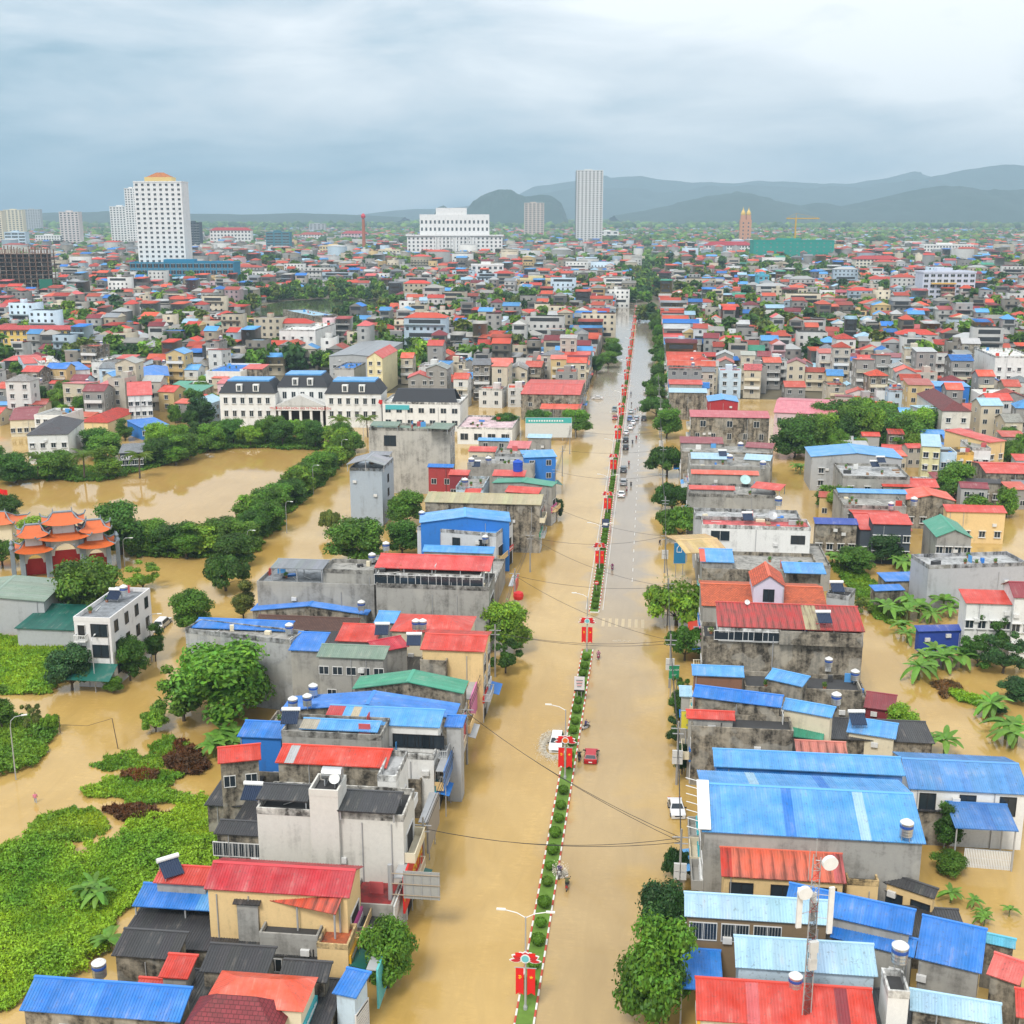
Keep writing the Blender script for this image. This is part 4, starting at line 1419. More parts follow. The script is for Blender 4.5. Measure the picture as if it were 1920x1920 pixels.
H("house with two light blue strip roofs and brown stained wall", [
	V("mn", 9.0, 0.5, (1298, 1268), (1396, 1268), (1300, 1246), LB, (0.26, 0.13, 0.08), front="W"),
	V("mn", 8.6, 0.6, (1434, 1272), (1505, 1288), (1431, 1249), LB, D),
	V("flat", 7.6, 0, (1396, 1280), (1620, 1302), (1400, 1258), K, D)])
H("tall house with ribbed dark red roof above long black-stained wall", [
	V("mn", 12.2, 1.4, (1345, 1171), (1624, 1188), (1346, 1128), (0.5, 0.05, 0.045), D, rm=RUST, patches=[(0.6, 0.68, BE)], ov=0.5, open=True, deck=9.9),
	V("flat", 10.4, 0, (1319, 1190), (1620, 1208), (1332, 1166), K, D, front="W"),
	V("flat", 12.0, 0, (1348, 1176), (1460, 1181), (1356, 1150), C, W, base=9.95, win=[("S", 3, 1, dict(z0=10.2, wd=4.0, ht=1.3))]),
	V("flat", 12.0, 0, (1462, 1182), (1618, 1190), (1466, 1152), D, D, base=9.95)])
H("house with orange tile roof and pale violet dormer tower with gable", [
	V("gu", 10.2, 1.6, (1315, 1132), (1554, 1147), (1313, 1093), (0.62, 0.13, 0.05), C, rm=TILE, front="W"),
	V("gv", 13.4, 1.8, (1410, 1098), (1475, 1102), (1414, 1072), (0.68, 0.12, 0.05), (0.66, 0.6, 0.72), rm=TILE, win=[("S", 1, 1, dict(z0=10.9, wd=1.6, ht=1.9, style="dark"))]),
	V("flat", 11.6, 0, (1550, 1112), (1592, 1118), (1550, 1096), K, LG)])
H("house with dark mossy wall, light blue roofs and beige vaulted front", [
	V("flat", 10.2, 0, (1316, 1062), (1541, 1076), (1322, 1032), C, D, front="W"),
	V("mn", 11.2, 0.6, (1313, 1054), (1377, 1054), (1315, 1028), LB, C, patches=[(0, 0.2, OR)]),
	V("gu", 10.6, 0.8, (1286, 1038), (1366, 1034), (1287, 1012), (0.6, 0.42, 0.18), C, open=True, deck=9.0),
	V("mn", 10.4, 0.4, (1470, 1072), (1551, 1078), (1443, 1053), LB, C, open=True, deck=9.5)])
H("clean white house with flat roof and big blank side wall", [
	V("flat", 10.8, 0, (1317, 982), (1521, 990), (1320, 968), PK, W, win=[("S", 1, 1, dict(z0=7.6, wd=3.6, ht=2.0, s0=1, s1=6)), ("S", 1, 1, dict(z0=7.4, wd=2.6, ht=1.6, s0=16, s1=21, style="dark"))], front="W"),
	V("flat", 10.9, 0, (1303, 966), (1502, 974), (1306, 952), LG, LG)])
H("grey house with red roof strips and round satellite dish on its deck", [
	V("flat", 9.8, 0, (1291, 924), (1457, 930), (1294, 905), C, C, wm=CONC, front="W"),
	V("mn", 10.4, 0.3, (1292, 917), (1379, 919), (1294, 909), R, C, near=False),
	V("mn", 10.8, 0.5, (1407, 914), (1463, 920), (1407, 901), R, C, near=False, open=True, deck=9)])
H("house with pale blue roofs and thin red ridge strip behind the dish house", [
	V("flat", 9.8, 0, (1294, 872), (1444, 876), (1297, 850), C, C, wm=CONC, front="W"),
	V("mn", 10.4, 0.5, (1296, 860), (1369, 861), (1304, 848), PB, C, near=False),
	V("mn", 10.4, 0.5, (1394, 861), (1445, 864), (1396, 850), PB, C, near=False),
	V("mn", 9.9, 0.3, (1296, 888), (1424, 891), (1297, 880), OR, C, near=False)])
H("house with weathered red front roof and dim gallery behind street trees", [
	V("flat", 9.0, 0, (1278, 846), (1448, 850), (1282, 830), C, D, front="W"),
	V("mn", 9.6, 0.6, (1275, 830), (1357, 832), (1282, 818), MR, C, near=False),
	V("mn", 9.2, 0.5, (1396, 838), (1449, 841), (1398, 828), MR, C, near=False)])
H("long mouldy two storey house with red roof and two rows of small windows", [
	V("mn", 10.6, 0.8, (1294, 782), (1444, 783), (1297, 768), (0.5, 0.09, 0.11), D, near=False, front="W", win=[("S", 3, 1, dict(z0=7.6, wd=1.6, ht=1.8)), ("S", 5, 1, dict(z0=3.8, wd=1.2, ht=1.8))])])
H("long pink hall with pink sheet roof behind the mouldy house", [
	V("gu", 8.6, 1.6, (1450, 773), (1592, 779), (1468, 750), (0.62, 0.16, 0.2), PKW, near=False, win=[("S", 6, 1, dict(z0=5.2, wd=1.2, ht=1.7))])], name="hall", cat="hall")
H("house with red pointed sheet wall and light blue gable roof beside pink hall", [
	V("gv", 9.6, 0.8, (1327, 752), (1386, 754), (1330, 742), LB, (0.42, 0.03, 0.04), near=False, front="W")])
H("dark shop house with pale roof deck and open top floor near the pink signs", [
	V("mn", 9.6, 0.4, (1254, 735), (1327, 737), (1258, 727), PB, D, near=False, front="W"),
	V("mn", 10.0, 0.4, (1254, 720), (1318, 721), (1256, 711), R, C, near=False)])
RC = [  # blocks east of the flooded back lane
	("house with dull red ridged roof and purple wall beside blue canopy", "gu", 6.5, 1.0, (1612, 992), (1712, 996), (1614, 962), R, SL),
	("slate black house with red roof and glazed deck above the garden", "mn", 8.5, 0.8, (1636, 982), (1712, 984), (1640, 962), R, SL),
	("open house with navy blue canopy on dark timber floors", "mn", 7.0, 0.6, (1528, 982), (1610, 984), (1534, 970), DB, D),
	("old house with green gabled roof beside brown sheet annex", "gv", 8.0, 1.6, (1756, 1008), (1824, 1008), (1762, 978), G, C),
	("pale grey modern house with recessed top deck and smooth blank wall", "flat", 8.6, 0, (1742, 1060), (1926, 1054), (1746, 1038), LG, (0.46, 0.47, 0.50)),
	("white house with red lean-to roof and small white framed windows", "mn", 9.0, 0.8, (1812, 1132), (1902, 1132), (1806, 1104), R, W),
	("white gabled house with dark red roof beside the lean-to house", "gu", 10.5, 1.6, (1900, 1120), (1990, 1124), (1896, 1090), MR, W),
	("long low blue shed standing in the flood below bananas", "mn", 3.6, 0.4, (1722, 1184), (1808, 1182), (1722, 1172), DB, DB),
	("bright blue carport roof among the bananas", "mn", 3.4, 0.4, (1660, 1090), (1740, 1088), (1648, 1073), B, D),
	("second blue garden shed roof beside grey lean-to", "mn", 3.2, 0.3, (1640, 1108), (1698, 1106), (1644, 1096), B, D),
	("concrete house with thin light blue canopy along its top deck", "flat", 8.0, 0, (1582, 946), (1700, 950), (1586, 918), C, C),
	("light blue slim canopy house beside orange gable", "mn", 8.6, 0.3, (1573, 925), (1700, 924), (1576, 915), LB, C),
	("shed-like house with wide orange red gable roof", "gv", 6.8, 1.2, (1698, 936), (1794, 940), (1702, 920), OR, D),
	("house with bright red ridged roof between canopy and tree", "gu", 6.5, 1.0, (1655, 912), (1762, 914), (1654, 896), R, D),
	("concrete house with pale roof deck and pipes", "flat", 8.6, 0, (1580, 890), (1708, 896), (1584, 868), LG, C),
	("long house with big light blue gable roof and blue end panels", "gv", 9.0, 1.2, (1520, 856), (1694, 860), (1526, 838), LB, LG),
	("pale yellow three storey house with pale blue roof and brown shutters", "mn", 11.0, 0.6, (1728, 836), (1766, 838), (1712, 812), PB, (0.72, 0.66, 0.36)),
	("amber fronted narrow house with pediment", "flat", 8.4, 0, (1794, 848), (1826, 848), (1796, 838), K, YE),
	("white fronted narrow house with arched loggia", "flat", 8.8, 0, (1764, 848), (1794, 848), (1766, 838), K, LBW),
	("orange house with arched white window and red roof", "mn", 9.6, 1.0, (1856, 830), (1888, 826), (1820, 800), R, Y),
	("modern white house with dark glazing and flat roof", "flat", 9.2, 0, (1824, 840), (1858, 840), (1826, 824), C, W),
	("long low house with bright red ridged roof and cream gable", "gu", 6.4, 1.1, (1850, 888), (1960, 888), (1845, 868), R, D),
	("old cottage with black roof, violet front and two doors", "mn", 5.5, 0.8, (1806, 906), (1878, 906), (1806, 896), K, D),
	("house with red roof and yellow balcony frame", "mn", 7.0, 0.8, (1775, 960), (1888, 961), (1770, 945), R, Y),
	("large cream hall with rust brown hip roof", "hip", 11.5, 2.6, (1765, 770), (1824, 772), (1728, 738), (0.20, 0.05, 0.05), (0.72, 0.68, 0.58)),
	("white terraced house with wide dark balconies", "flat", 10.0, 0, (1644, 728), (1698, 729), (1648, 718), LG, W),
	("big white blank house beside spreading tree", "flat", 10.5, 0, (1840, 740), (1912, 742), (1842, 730), W, W),
	("long blue deck house with pale blue roof above the cream hall", "mn", 10.5, 0.5, (1728, 724), (1820, 725), (1728, 714), LB, B),
	("tall white house with stepped white towers at the edge of town", "flat", 17.0, 0, (1868, 668), (1940, 668), (1872, 652), W, W),
]
for lab, t, z, rise, NL, NR, FL, rc, wc in RC:
	st = max(1, int((z - 1) // 3.2))
	H(lab, [V(t, z, rise, NL, NR, FL, rc, wc, near=False, rm=TILE if rc[0] < 0.21 and rc[0] > 0.15 else METAL, win=[("S", 2 if NR[0] - NL[0] < 60 else 4, st, dict(style="sill"))] if z > 5 and "blank" not in lab else [])], name="house")

# ---------------------------------------------------------------- houses west of the avenue block: pond side
r, vv = H("white three storey corner house with grey flat roof, balconies and green awning", [
	V("flat", 11.2, 0, (139, 1155), (204, 1160), (212, 1100), GR, (0.72, 0.71, 0.70), win=[("S", 1, 3, dict(z0=1.6, fh=3.3, wd=2.6, ht=1.9, s0=2.2, style="dark")), ("E", 4, 3, dict(z0=1.9, wd=1.1, ht=1.7, style="dark"))])], name="house")
for k in range(2):
	place_on(r, vv[0], "S", 1.1, 4.3 + 3.3 * k, balcony_mesh(1.8, 0.9, "rail"), "balcony", W)
	place_on(r, vv[0], "S", 1.1, 4.4 + 3.3 * k, opening_mesh(1.1, 2.2, False), "doorway")
me = MB().slab([(-3.4, -3.4, 2.4), (3.4, -3.4, 2.4), (3.4, 0, 3.9), (-3.4, 0, 3.9)], 0.06).mesh("awning", [METAL])
place_on(r, vv[0], "S", 3.0, 0, me, "awning", DG)
H("grey walled shop house with dull green gabled roof beside the temple gate", [
	V("gv", 6.0, 1.0, (-120, 1132), (84, 1128), (-60, 1090), GG, LG),
	V("mn", 3.4, 0.8, (26, 1178), (140, 1182), (96, 1132), DG, LG)], name="house")
PS = [
	("villa with slate grey hip roof and wide white balconies above the pond", "hip", 8.5, 2.6, (48, 816), (128, 814), (62, 790), (0.10, 0.10, 0.11), W),
	("cream community house with bright red hip roof and red doors", "hip", 5.5, 2.0, (142, 792), (204, 792), (150, 768), R, (0.8, 0.62, 0.32)),
	("three storey white house with red gable roof and porches", "gu", 11.5, 2.2, (238, 742), (286, 740), (252, 716), (0.62, 0.06, 0.045), W),
	("shed with maroon barrel roof beside the slate villa", "gu", 5.5, 1.6, (16, 788), (66, 786), (20, 766), MR, CR),
	("white block with blue vaulted roof terrace", "flat", 7.5, 0, (62, 778), (120, 778), (66, 764), C, W),
	("black walled gym with grey polygon roof at the pond", "hip", 4.8, 0.6, (222, 850), (268, 848), (226, 832), GR, SL),
	("blue tarpaulin shelter beside the white gabled house", "mn", 4.0, 0.8, (264, 802), (318, 796), (270, 784), B, B),
	("pale house with red roof and rounded white front bays", "gu", 9.5, 1.2, (44, 682), (84, 680), (50, 668), R, LBW),
	("white house with curved bay front and stacked balconies", "flat", 10.5, 0, (76, 680), (112, 678), (80, 668), W, W),
	("narrow white villa with blue roof panels", "mn", 9.0, 0.8, (138, 694), (170, 692), (144, 678), B, W),
	("white stepped house with round corner balcony", "flat", 10.0, 0, (170, 676), (196, 676), (174, 668), W, W),
	("cream gabled house with orange shuttered window", "gv", 8.5, 1.4, (190, 706), (212, 706), (192, 696), LB, CR),
	("grey house with bright blue pyramid roof", "hip", 9.0, 1.4, (264, 706), (318, 704), (270, 688), B, YE),
	("house with wide red roof and dark side wall", "mn", 8.0, 0.8, (228, 718), (290, 716), (232, 706), R, D),
	("green and brown sheet roofed workshop", "mn", 6.5, 0.6, (308, 734), (378, 734), (312, 720), G, D),
	("row of white houses with blue roof and dark glazing", "flat", 9.5, 0, (384, 696), (452, 696), (386, 680), B, W),
	("dark house with yellow balconies and red roof", "mn", 9.5, 0.8, (452, 692), (492, 692), (454, 682), R, D),
	("yellow plaster church-like house with arched windows and red gable", "gv", 14.0, 2.4, (686, 672), (718, 672), (690, 656), R, (0.78, 0.70, 0.42)),
	("grey block with deep grey slanted roof", "gv", 10.0, 0.8, (614, 668), (706, 668), (622, 640), GR, LG),
	("house with navy tarpaulin loggia", "flat", 9.5, 0, (626, 690), (664, 690), (630, 678), B, LG),
	("white house with tall blank wall and teal glazing", "flat", 16.0, 0, (522, 618), (592, 618), (528, 604), W, W),
	("tall grey unfinished house with stained concrete back", "flat", 16.5, 0, (588, 592), (634, 590), (590, 578), PB, D),
]
for lab, t, z, rise, NL, NR, FL, rc, wc in PS:
	st = max(1, int((z - 1) // 3.2))
	r, vv = H(lab, [V(t, z, rise, NL, NR, FL, rc, wc, near=False, rm=TILE if t == "hip" and rc is not B else METAL, win=[("S", 2 if NR[0] - NL[0] < 45 else 4, st, dict(style="sill"))])], name="house")
	if "gym" in lab:
		GYM = (r, vv[0])

# added gap fillers behind the shop fronts; black ones carry the gaps' shade in colour
GAP_FILL = [(-34, -17, 84, 92, 3.0, K, D, "low black-roofed yard behind the orange red hip roof"), (-40, -18, 95, 101, 3.2, K, D, "low dark yard roof below the stained orange awning"), (-36, -30, 101, 106, 2.8, C, D, "walled yard behind the blue porch"),
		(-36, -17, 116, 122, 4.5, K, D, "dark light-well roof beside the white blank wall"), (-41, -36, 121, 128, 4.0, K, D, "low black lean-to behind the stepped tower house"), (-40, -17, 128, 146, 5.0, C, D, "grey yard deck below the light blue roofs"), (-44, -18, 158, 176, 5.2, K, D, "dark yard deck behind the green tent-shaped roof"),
		(-48, -20, 176, 196, 4.6, C, D, "grey yard deck below the gallery house"), (-44, -18, 205, 222, 5.0, C, C, "concrete yard deck behind the small-windowed white house"), (17, 34, 88, 96, 3.0, K, D, "low dark yard roof below the pale blue clad house"), (20, 40, 104, 109, 3.4, K, D, "dark filler for the shaded gap behind the rusted roof"),
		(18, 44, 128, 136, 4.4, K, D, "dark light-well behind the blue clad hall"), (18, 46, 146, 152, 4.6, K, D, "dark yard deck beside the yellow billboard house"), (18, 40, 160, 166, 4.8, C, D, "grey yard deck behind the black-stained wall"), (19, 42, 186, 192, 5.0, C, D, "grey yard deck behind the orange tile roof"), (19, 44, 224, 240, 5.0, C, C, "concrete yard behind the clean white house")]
for u0, u1, v0, v1, z, rc, wc, lb in GAP_FILL:
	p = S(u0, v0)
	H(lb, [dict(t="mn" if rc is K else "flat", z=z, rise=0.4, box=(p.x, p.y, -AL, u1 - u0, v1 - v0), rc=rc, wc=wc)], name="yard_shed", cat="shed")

CROWN, TRUNK = {}, {}
for nm, form, sd_, nlv, ls in [("r1", "round", 1, 5200, 0.21), ("r2", "round", 2, 5200, 0.21), ("u1", "umbrella", 3, 4200, 0.21), ("u2", "umbrella", 4, 4200, 0.22), ("t1", "tall", 5, 4200, 0.2), ("l1", "loose", 6, 2600, 0.22),
							   ("mr1", "round", 21, 1500, 0.36), ("mr2", "round", 22, 1500, 0.36), ("mu1", "umbrella", 23, 1300, 0.36), ("mt1", "tall", 25, 1400, 0.36)]:
	CROWN[nm] = leaf_mesh("crown", *crown_arrays(sd_, form, nlv, ls))
	rs_ = random.Random(sd_)
	mb = MB()
	hgt = {"umbrella": 3.4}.get(form, 2.6)
	mb.tube((0, 0, -hgt - 0.8), (0.1, 0.05, -0.3), 0.26, 0.19, 8)
	for k in range(6):
		a_ = k * 1.05 + rs_.uniform(-0.3, 0.3)
		rr_ = rs_.uniform(1.2, 2.2)
		z_ = rs_.uniform(1.0, 2.6)
		mb.tube((0.1, 0.05, -0.4), (rr_ * 0.5 * math.cos(a_), rr_ * 0.5 * math.sin(a_), z_ * 0.5), 0.15, 0.10, 6)
		mb.tube((rr_ * 0.5 * math.cos(a_), rr_ * 0.5 * math.sin(a_), z_ * 0.5), (rr_ * 1.2 * math.cos(a_), rr_ * 1.2 * math.sin(a_), z_ * 1.1), 0.10, 0.03, 5)
	TRUNK[nm] = (mb.mesh("trunk", [BARK]), hgt)
CH = {"round": 6.3, "umbrella": 3.6, "tall": 8.6, "loose": 5.6}
FORM = {"r1": "round", "r2": "round", "u1": "umbrella", "u2": "umbrella", "t1": "tall", "l1": "loose", "mr1": "round", "mr2": "round", "mu1": "umbrella", "mt1": "tall"}
GREENS = {"dark": (0.060, 0.150, 0.018), "mid": (0.105, 0.225, 0.022), "bright": (0.175, 0.32, 0.026), "olive": (0.14, 0.19, 0.034), "deep": (0.042, 0.108, 0.028)}


def tree(px, py, wd, ht, kind_, hue, label, group=None, name="tree", trunk=0.17, loc=None):
	"""px, py: photo position of the foot; wd crown width, ht total height in metres; trunk share of the height"""
	p = at(px, py, 0) if loc is None else Vector(loc)
	t = thing(name, label, "tree", (p.x, p.y, 0), random.uniform(0, 6.28), group)
	sxy = wd / 8.0
	tm, th = TRUNK[kind_]
	zc = ht * trunk
	sz = (ht - zc) / CH[FORM[kind_]]
	c = obj("crown", CROWN[kind_], t, vary(GREENS[hue], 0.16), (0, 0, zc), 0, (sxy, sxy, sz))
	k = min(1.4, sxy)
	obj("trunk", tm, t, None, (0, 0, zc), 0, (k, k, max(0.4, zc / th) if zc > 0.3 else 0.3))
	return t


NEAR_TREES = [
	(1232, 1925, 7.4, 10.4, "r1", "mid", "tall fresh green street tree by the flat blue canopy"),
	(1242, 1800, 6.0, 8.5, "r2", "deep", "dark green street tree just beyond the fresh green tall one"),
	(1270, 1652, 3.2, 4.6, "u1", "deep", "small dark street tree at the grey warehouse corner"),
	(728, 1852, 5.4, 7.2, "r2", "mid", "round glossy street tree beside the cream house balcony"),
	(1268, 1172, 12.0, 9.5, "u1", "bright", "wide flowering street tree with pale blossoms at the crossing"),
	(1284, 1238, 7.2, 6.6, "u2", "dark", "flat-topped dark street tree beside the black-stained wall"),
	(1274, 1012, 10.5, 8.4, "u2", "mid", "spreading street tree in front of the clean white house"),
	(1260, 960, 9.5, 8.6, "u1", "dark", "spreading street tree next beyond the white house tree"),
	(1250, 893, 11.0, 10.5, "u1", "dark", "broad dark street tree beside the dish house"),
	(1250, 822, 10.5, 10.0, "r1", "mid", "round street tree beside the weathered red front roof"),
	(948, 1262, 5.6, 6.0, "l1", "dark", "dark drooping street tree under the balustraded balcony"),
	(946, 1222, 8.6, 9.0, "r1", "bright", "bright bushy street tree beside the cream balustraded house"),
	(1044, 972, 3.6, 5.0, "r2", "deep", "small round street tree below the beige roof"),
	(415, 1362, 16.0, 12.5, "r1", "mid", "largest broad tree behind the long grey walled house"),
	(345, 1352, 9.0, 8.0, "l1", "mid", "drooping tree beside the largest broad tree"),
	(672, 1058, 13.0, 10.0, "r2", "mid", "broad garden tree in front of the slim blue grey house"),
	(755, 1042, 8.5, 8.0, "r1", "dark", "garden tree beside the white house with small windows"),
	(762, 988, 9.0, 8.5, "r1", "mid", "tree between the blank concrete block and the beige roof"),
	(617, 1002, 5.2, 6.6, "u2", "olive", "lone slim tree standing in the flooded pond road"),
	(228, 1040, 12.0, 11.5, "r1", "dark", "large dense tree beside the temple gate"),
	(350, 1048, 9.0, 8.5, "t1", "mid", "upright tree with pointed top on the pond bank"),
	(424, 1108, 9.5, 8.2, "u2", "dark", "open-branched tree standing in the flooded lane"),
	(360, 1182, 7.5, 7.5, "r2", "mid", "round tree beside the sunk blue roof"),
	(457, 1164, 6.2, 8.0, "t1", "olive", "thin upright tree by the kinked blue roof"),
	(165, 1162, 13.0, 11.5, "r2", "mid", "wide tree covering the front of the temple gate"),
	(268, 1106, 7.2, 5.6, "l1", "bright", "feathery light tree behind the white corner house"),
	(68, 1025, 9.5, 7.0, "r1", "bright", "light green round tree behind the temple gate roofs"),
	(12, 985, 8.0, 7.5, "r2", "dark", "dark tree beside the red flag at the pond"),
	(5, 1062, 8.0, 7.0, "u1", "mid", "spreading tree beside the second temple roof"),
	(245, 1276, 5.6, 7.4, "r2", "dark", "tree at the side wall of the white corner house"),
	(292, 1240, 4.4, 7.0, "t1", "dark", "slim tree beside the parked pickup"),
	(135, 1294, 7.4, 7.2, "r1", "deep", "dark tree against the white corner house front"),
	(5, 1370, 5.5, 7.0, "t1", "mid", "tall tree at the edge of the weedy island"),
	(62, 1368, 3.0, 4.0, "l1", "olive", "young thin tree standing in the flood"),
	(94, 1372, 2.8, 3.0, "u2", "bright", "young light green tree standing in the flood"),
	(212, 1298, 3.2, 2.6, "r1", "mid", "bush beside the green awning pole"),
	(292, 1372, 4.2, 3.6, "u2", "bright", "young papaya-like tree on the weedy bank"),
	(1690, 1400, 5.6, 6.0, "r1", "bright", "bright yellow green tree beside the solar heater roof"),
	(1775, 1600, 4.6, 6.5, "t1", "dark", "dark climbing tree at the slatted gate"),
	(1778, 1638, 4.0, 2.6, "r2", "mid", "low bush in the water below the slatted gate"),
	(1600, 1075, 8.0, 5.6, "r2", "mid", "garden tree on the bank of the flooded lane"),
	(1655, 1056, 8.2, 6.5, "r1", "deep", "dark round garden tree below the slate black house"),
	(1590, 1022, 4.5, 6.0, "t1", "mid", "slim tree in front of the navy canopy house"),
	(1880, 1262, 7.5, 6.5, "l1", "deep", "dark loose tree standing beside the lean-to white house"),
	(1832, 1250, 6.5, 5.6, "l1", "dark", "drowned shrub tree below the blue garden shed"),
	(1905, 1316, 5.5, 3.8, "r2", "deep", "low dark tree standing in open flood water"),
	(1862, 1338, 3.6, 1.6, "u2", "deep", "small drowned bush with only its top showing"),
	(1860, 1232, 5.5, 7.5, "l1", "dark", "sparse tree against the white lean-to house"),
	(1278, 1452, 3.4, 4.6, "t1", "deep", "dark creeper-clad tree beside the clad hall front"),
	(1272, 1402, 3.6, 5.0, "l1", "deep", "dark loose tree beside the mouldy wall front"),
	(1274, 1350, 3.4, 4.4, "r2", "dark", "bushy tree under the yellow billboard"),
	(1276, 1316, 3.0, 4.0, "l1", "mid", "small bamboo-like tree by the bright blue front roof"),
	(1615, 1148, 4.0, 3.0, "l1", "olive", "scrubby bush on the bank of the flooded lane"),
]
for a in NEAR_TREES:
	t = tree(*a[:6], a[6])
	if "flowering" in a[6]:
		for i in range(46):
			th, rr = random.uniform(0, 6.28), math.sqrt(random.random()) * 5.0
			obj("blossom", shared("blossom", lambda: leaf_mesh("blossom", *leaf_ball(26, 0.2, 0.09))), t, (0.75, 0.72, 0.5), (rr * math.cos(th), rr * math.sin(th), 7.4 + 1.6 * math.cos(rr / 4.2) - 0.4))
# belts of trees: (list of feet, width, height, group, label)
HN = {"dark": "dark green ", "mid": "fresh green ", "bright": "bright green ", "deep": "blackish green ", "olive": "olive "}
FN = {"round": "round ", "umbrella": "spreading ", "tall": "upright ", "loose": "loose "}


def belt(feet, wd, ht, hues, kinds, label, group, trunk=0.22):
	for i, (x, y) in enumerate(feet):
		tree(x, y, wd * random.uniform(0.85, 1.2), ht * random.uniform(0.85, 1.15), kinds[i % len(kinds)], hues[i % len(hues)], HN[hues[i % len(hues)]] + FN[FORM[kinds[i % len(kinds)]]] + label, group, trunk=trunk)
belt([(290, 1035), (320, 1040), (385, 1038), (418, 1030), (455, 1030), (478, 1010), (470, 985), (505, 975), (520, 955), (545, 945), (560, 928), (575, 912), (596, 902), (612, 888), (628, 874), (645, 862), (660, 848), (440, 1060), (635, 850), (500, 998)],
	 8.8, 7.2, ["mid", "dark", "bright", "mid"], ["r1", "r2", "mr1", "r2"], "tree in the belt along the pond road", "trees along the pond road", 0.15)
belt([(30, 905), (108, 898), (205, 898), (200, 862), (300, 872), (330, 872), (300, 850), (352, 862), (372, 846), (395, 846), (335, 842), (235, 826), (180, 850), (-20, 890)],
	 9.6, 8.6, ["dark", "mid", "bright", "mid"], ["r1", "r2", "t1"], "tree on the far shore of the muddy pond", "trees on the pond's far shore", 0.12)
belt([(415, 832), (438, 834), (470, 838), (498, 834), (530, 838), (545, 828), (575, 836), (592, 842), (612, 840), (640, 838), (655, 846), (560, 822), (515, 826)],
	 8.0, 7.8, ["mid", "dark", "bright"], ["r2", "r1", "u2"], "garden tree in front of the white mansard school", "trees in front of the mansard school", 0.25)
belt([(1490, 858), (1512, 850), (1540, 842), (1572, 838), (1602, 836), (1632, 838), (1662, 838), (1692, 842), (1715, 838), (1580, 818), (1650, 812), (1610, 806), (1550, 818)],
	 12.5, 12.0, ["dark", "mid", "bright"], ["r1", "r2"], "tree in the wooded patch beside the pink hall", "trees beside the pink hall", 0.12)
belt([(1788, 940), (1832, 760), (1845, 748), (1740, 830)], 10.0, 10.5, ["mid", "dark"], ["r1", "r2"], "tree rising among the roofs east of the back lane", "trees east of the back lane", 0.15)
belt([(v_[0], v_[1]) for v_ in [(1230, 786), (1228, 762), (1226, 742), (1245, 735), (1236, 720), (1246, 706), (1240, 690), (1248, 684), (1236, 672), (1240, 660), (1238, 648), (1236, 638), (1232, 628), (1230, 618)]],
	 9.8, 9.4, ["dark", "mid"], ["u2", "r2", "mu1"], "street tree on the east pavement far along the avenue", "street trees on the east pavement")
belt([(1152, 672), (1148, 666), (1118, 700), (1080, 818), (1004, 818), (1012, 812), (948, 815), (960, 742), (985, 728), (1140, 690)], 9.0, 8.5, ["dark", "mid"], ["r2", "r1"], "street tree on the west pavement far along the avenue", "street trees on the west pavement")


# ---- banana plants and palms: every large leaf is a part
def blade(ln, wd, curl, torn=False):
	n = 8
	Vv, F = [], []
	for i in range(n + 1):
		s = i / n
		y = ln * (s - 0.12 * s * s)
		z = ln * (0.55 * s - curl * s * s)
		w_ = wd * math.sin(math.pi * min(0.97, s * 0.9 + 0.08)) ** 0.6 * (1 if s > 0.12 else 0.15)
		Vv += [(-w_, y, z - w_ * 0.35), (0, y, z), (w_, y, z - w_ * 0.35)]
	for i in range(n):
		b = i * 3
		F += [(b, b + 1, b + 4, b + 3), (b + 1, b + 2, b + 5, b + 4)]
	tint = np.tile(np.array([[1, 1, 1.0]]), (len(F), 1)) * np.random.default_rng(3).uniform(0.85, 1.15, (len(F), 1))
	return leaf_mesh("leaf", np.array(Vv, float), np.array(F), tint)


BL = [blade(2.3, 0.34, 0.75), blade(2.0, 0.30, 0.45), blade(2.5, 0.36, 1.0)]
BST = MB().tube((0, 0, -0.8), (0, 0, 1.5), 0.17, 0.10, 8).mesh("stem", [simple("banana_stem", (0.13, 0.17, 0.05), 0.7)])


def banana(px, py, sc, label, group):
	p = at(px, py, 0)
	t = thing("banana_plant", label, "banana plant", (p.x, p.y, 0), random.uniform(0, 6), group)
	t.scale = (sc,) * 3
	obj("stem", BST, t)
	k = random.randint(9, 13)
	for i in range(k):
		o = obj("leaf", BL[i % 3], t, vary((0.15, 0.32, 0.045), 0.25), (0, 0, 1.4 + 0.03 * i))
		o.rotation_euler = (random.uniform(-0.15, 0.45), 0, i * 2.4 + random.uniform(-0.3, 0.3))


for px, py in [(1690, 1075), (1712, 1072), (1682, 1060), (1700, 1165), (1722, 1160), (1745, 1168), (1705, 1145), (1780, 1158), (1768, 1150), (1700, 1205), (1690, 1190), (1742, 1260), (1752, 1240), (1768, 1255), (1722, 1275),
			   (1735, 1255), (1775, 1238), (1802, 1252), (1855, 1345), (1862, 1340), (1895, 1402), (1885, 1385), (1905, 1392), (1560, 1058), (1575, 1066), (1590, 1070), (1735, 1412), (1770, 1415), (1650, 1150), (1665, 1160), (1500, 890), (1492, 884)]:
	banana(px, py, random.uniform(1.1, 1.6), "banana plant with broad arching leaves in the flooded gardens", "banana plants in the flooded gardens")
for px, py in [(430, 1412), (415, 1405), (445, 1402), (402, 1420), (420, 1395)]:
	banana(px, py, random.uniform(1.1, 1.5), "banana clump plant below the blue lean-to roof", "banana clump by the blue lean-to")
for px, py, h in [(1782, 1692, 0.7), (1825, 1700, 0.5), (1842, 1722, 0.5), (1845, 1736, 0.6), (1892, 1718, 0.5)]:
	banana(px, py, h, "small young banana plant alone in brown water beside the blue roofs", "young bananas in the side water")
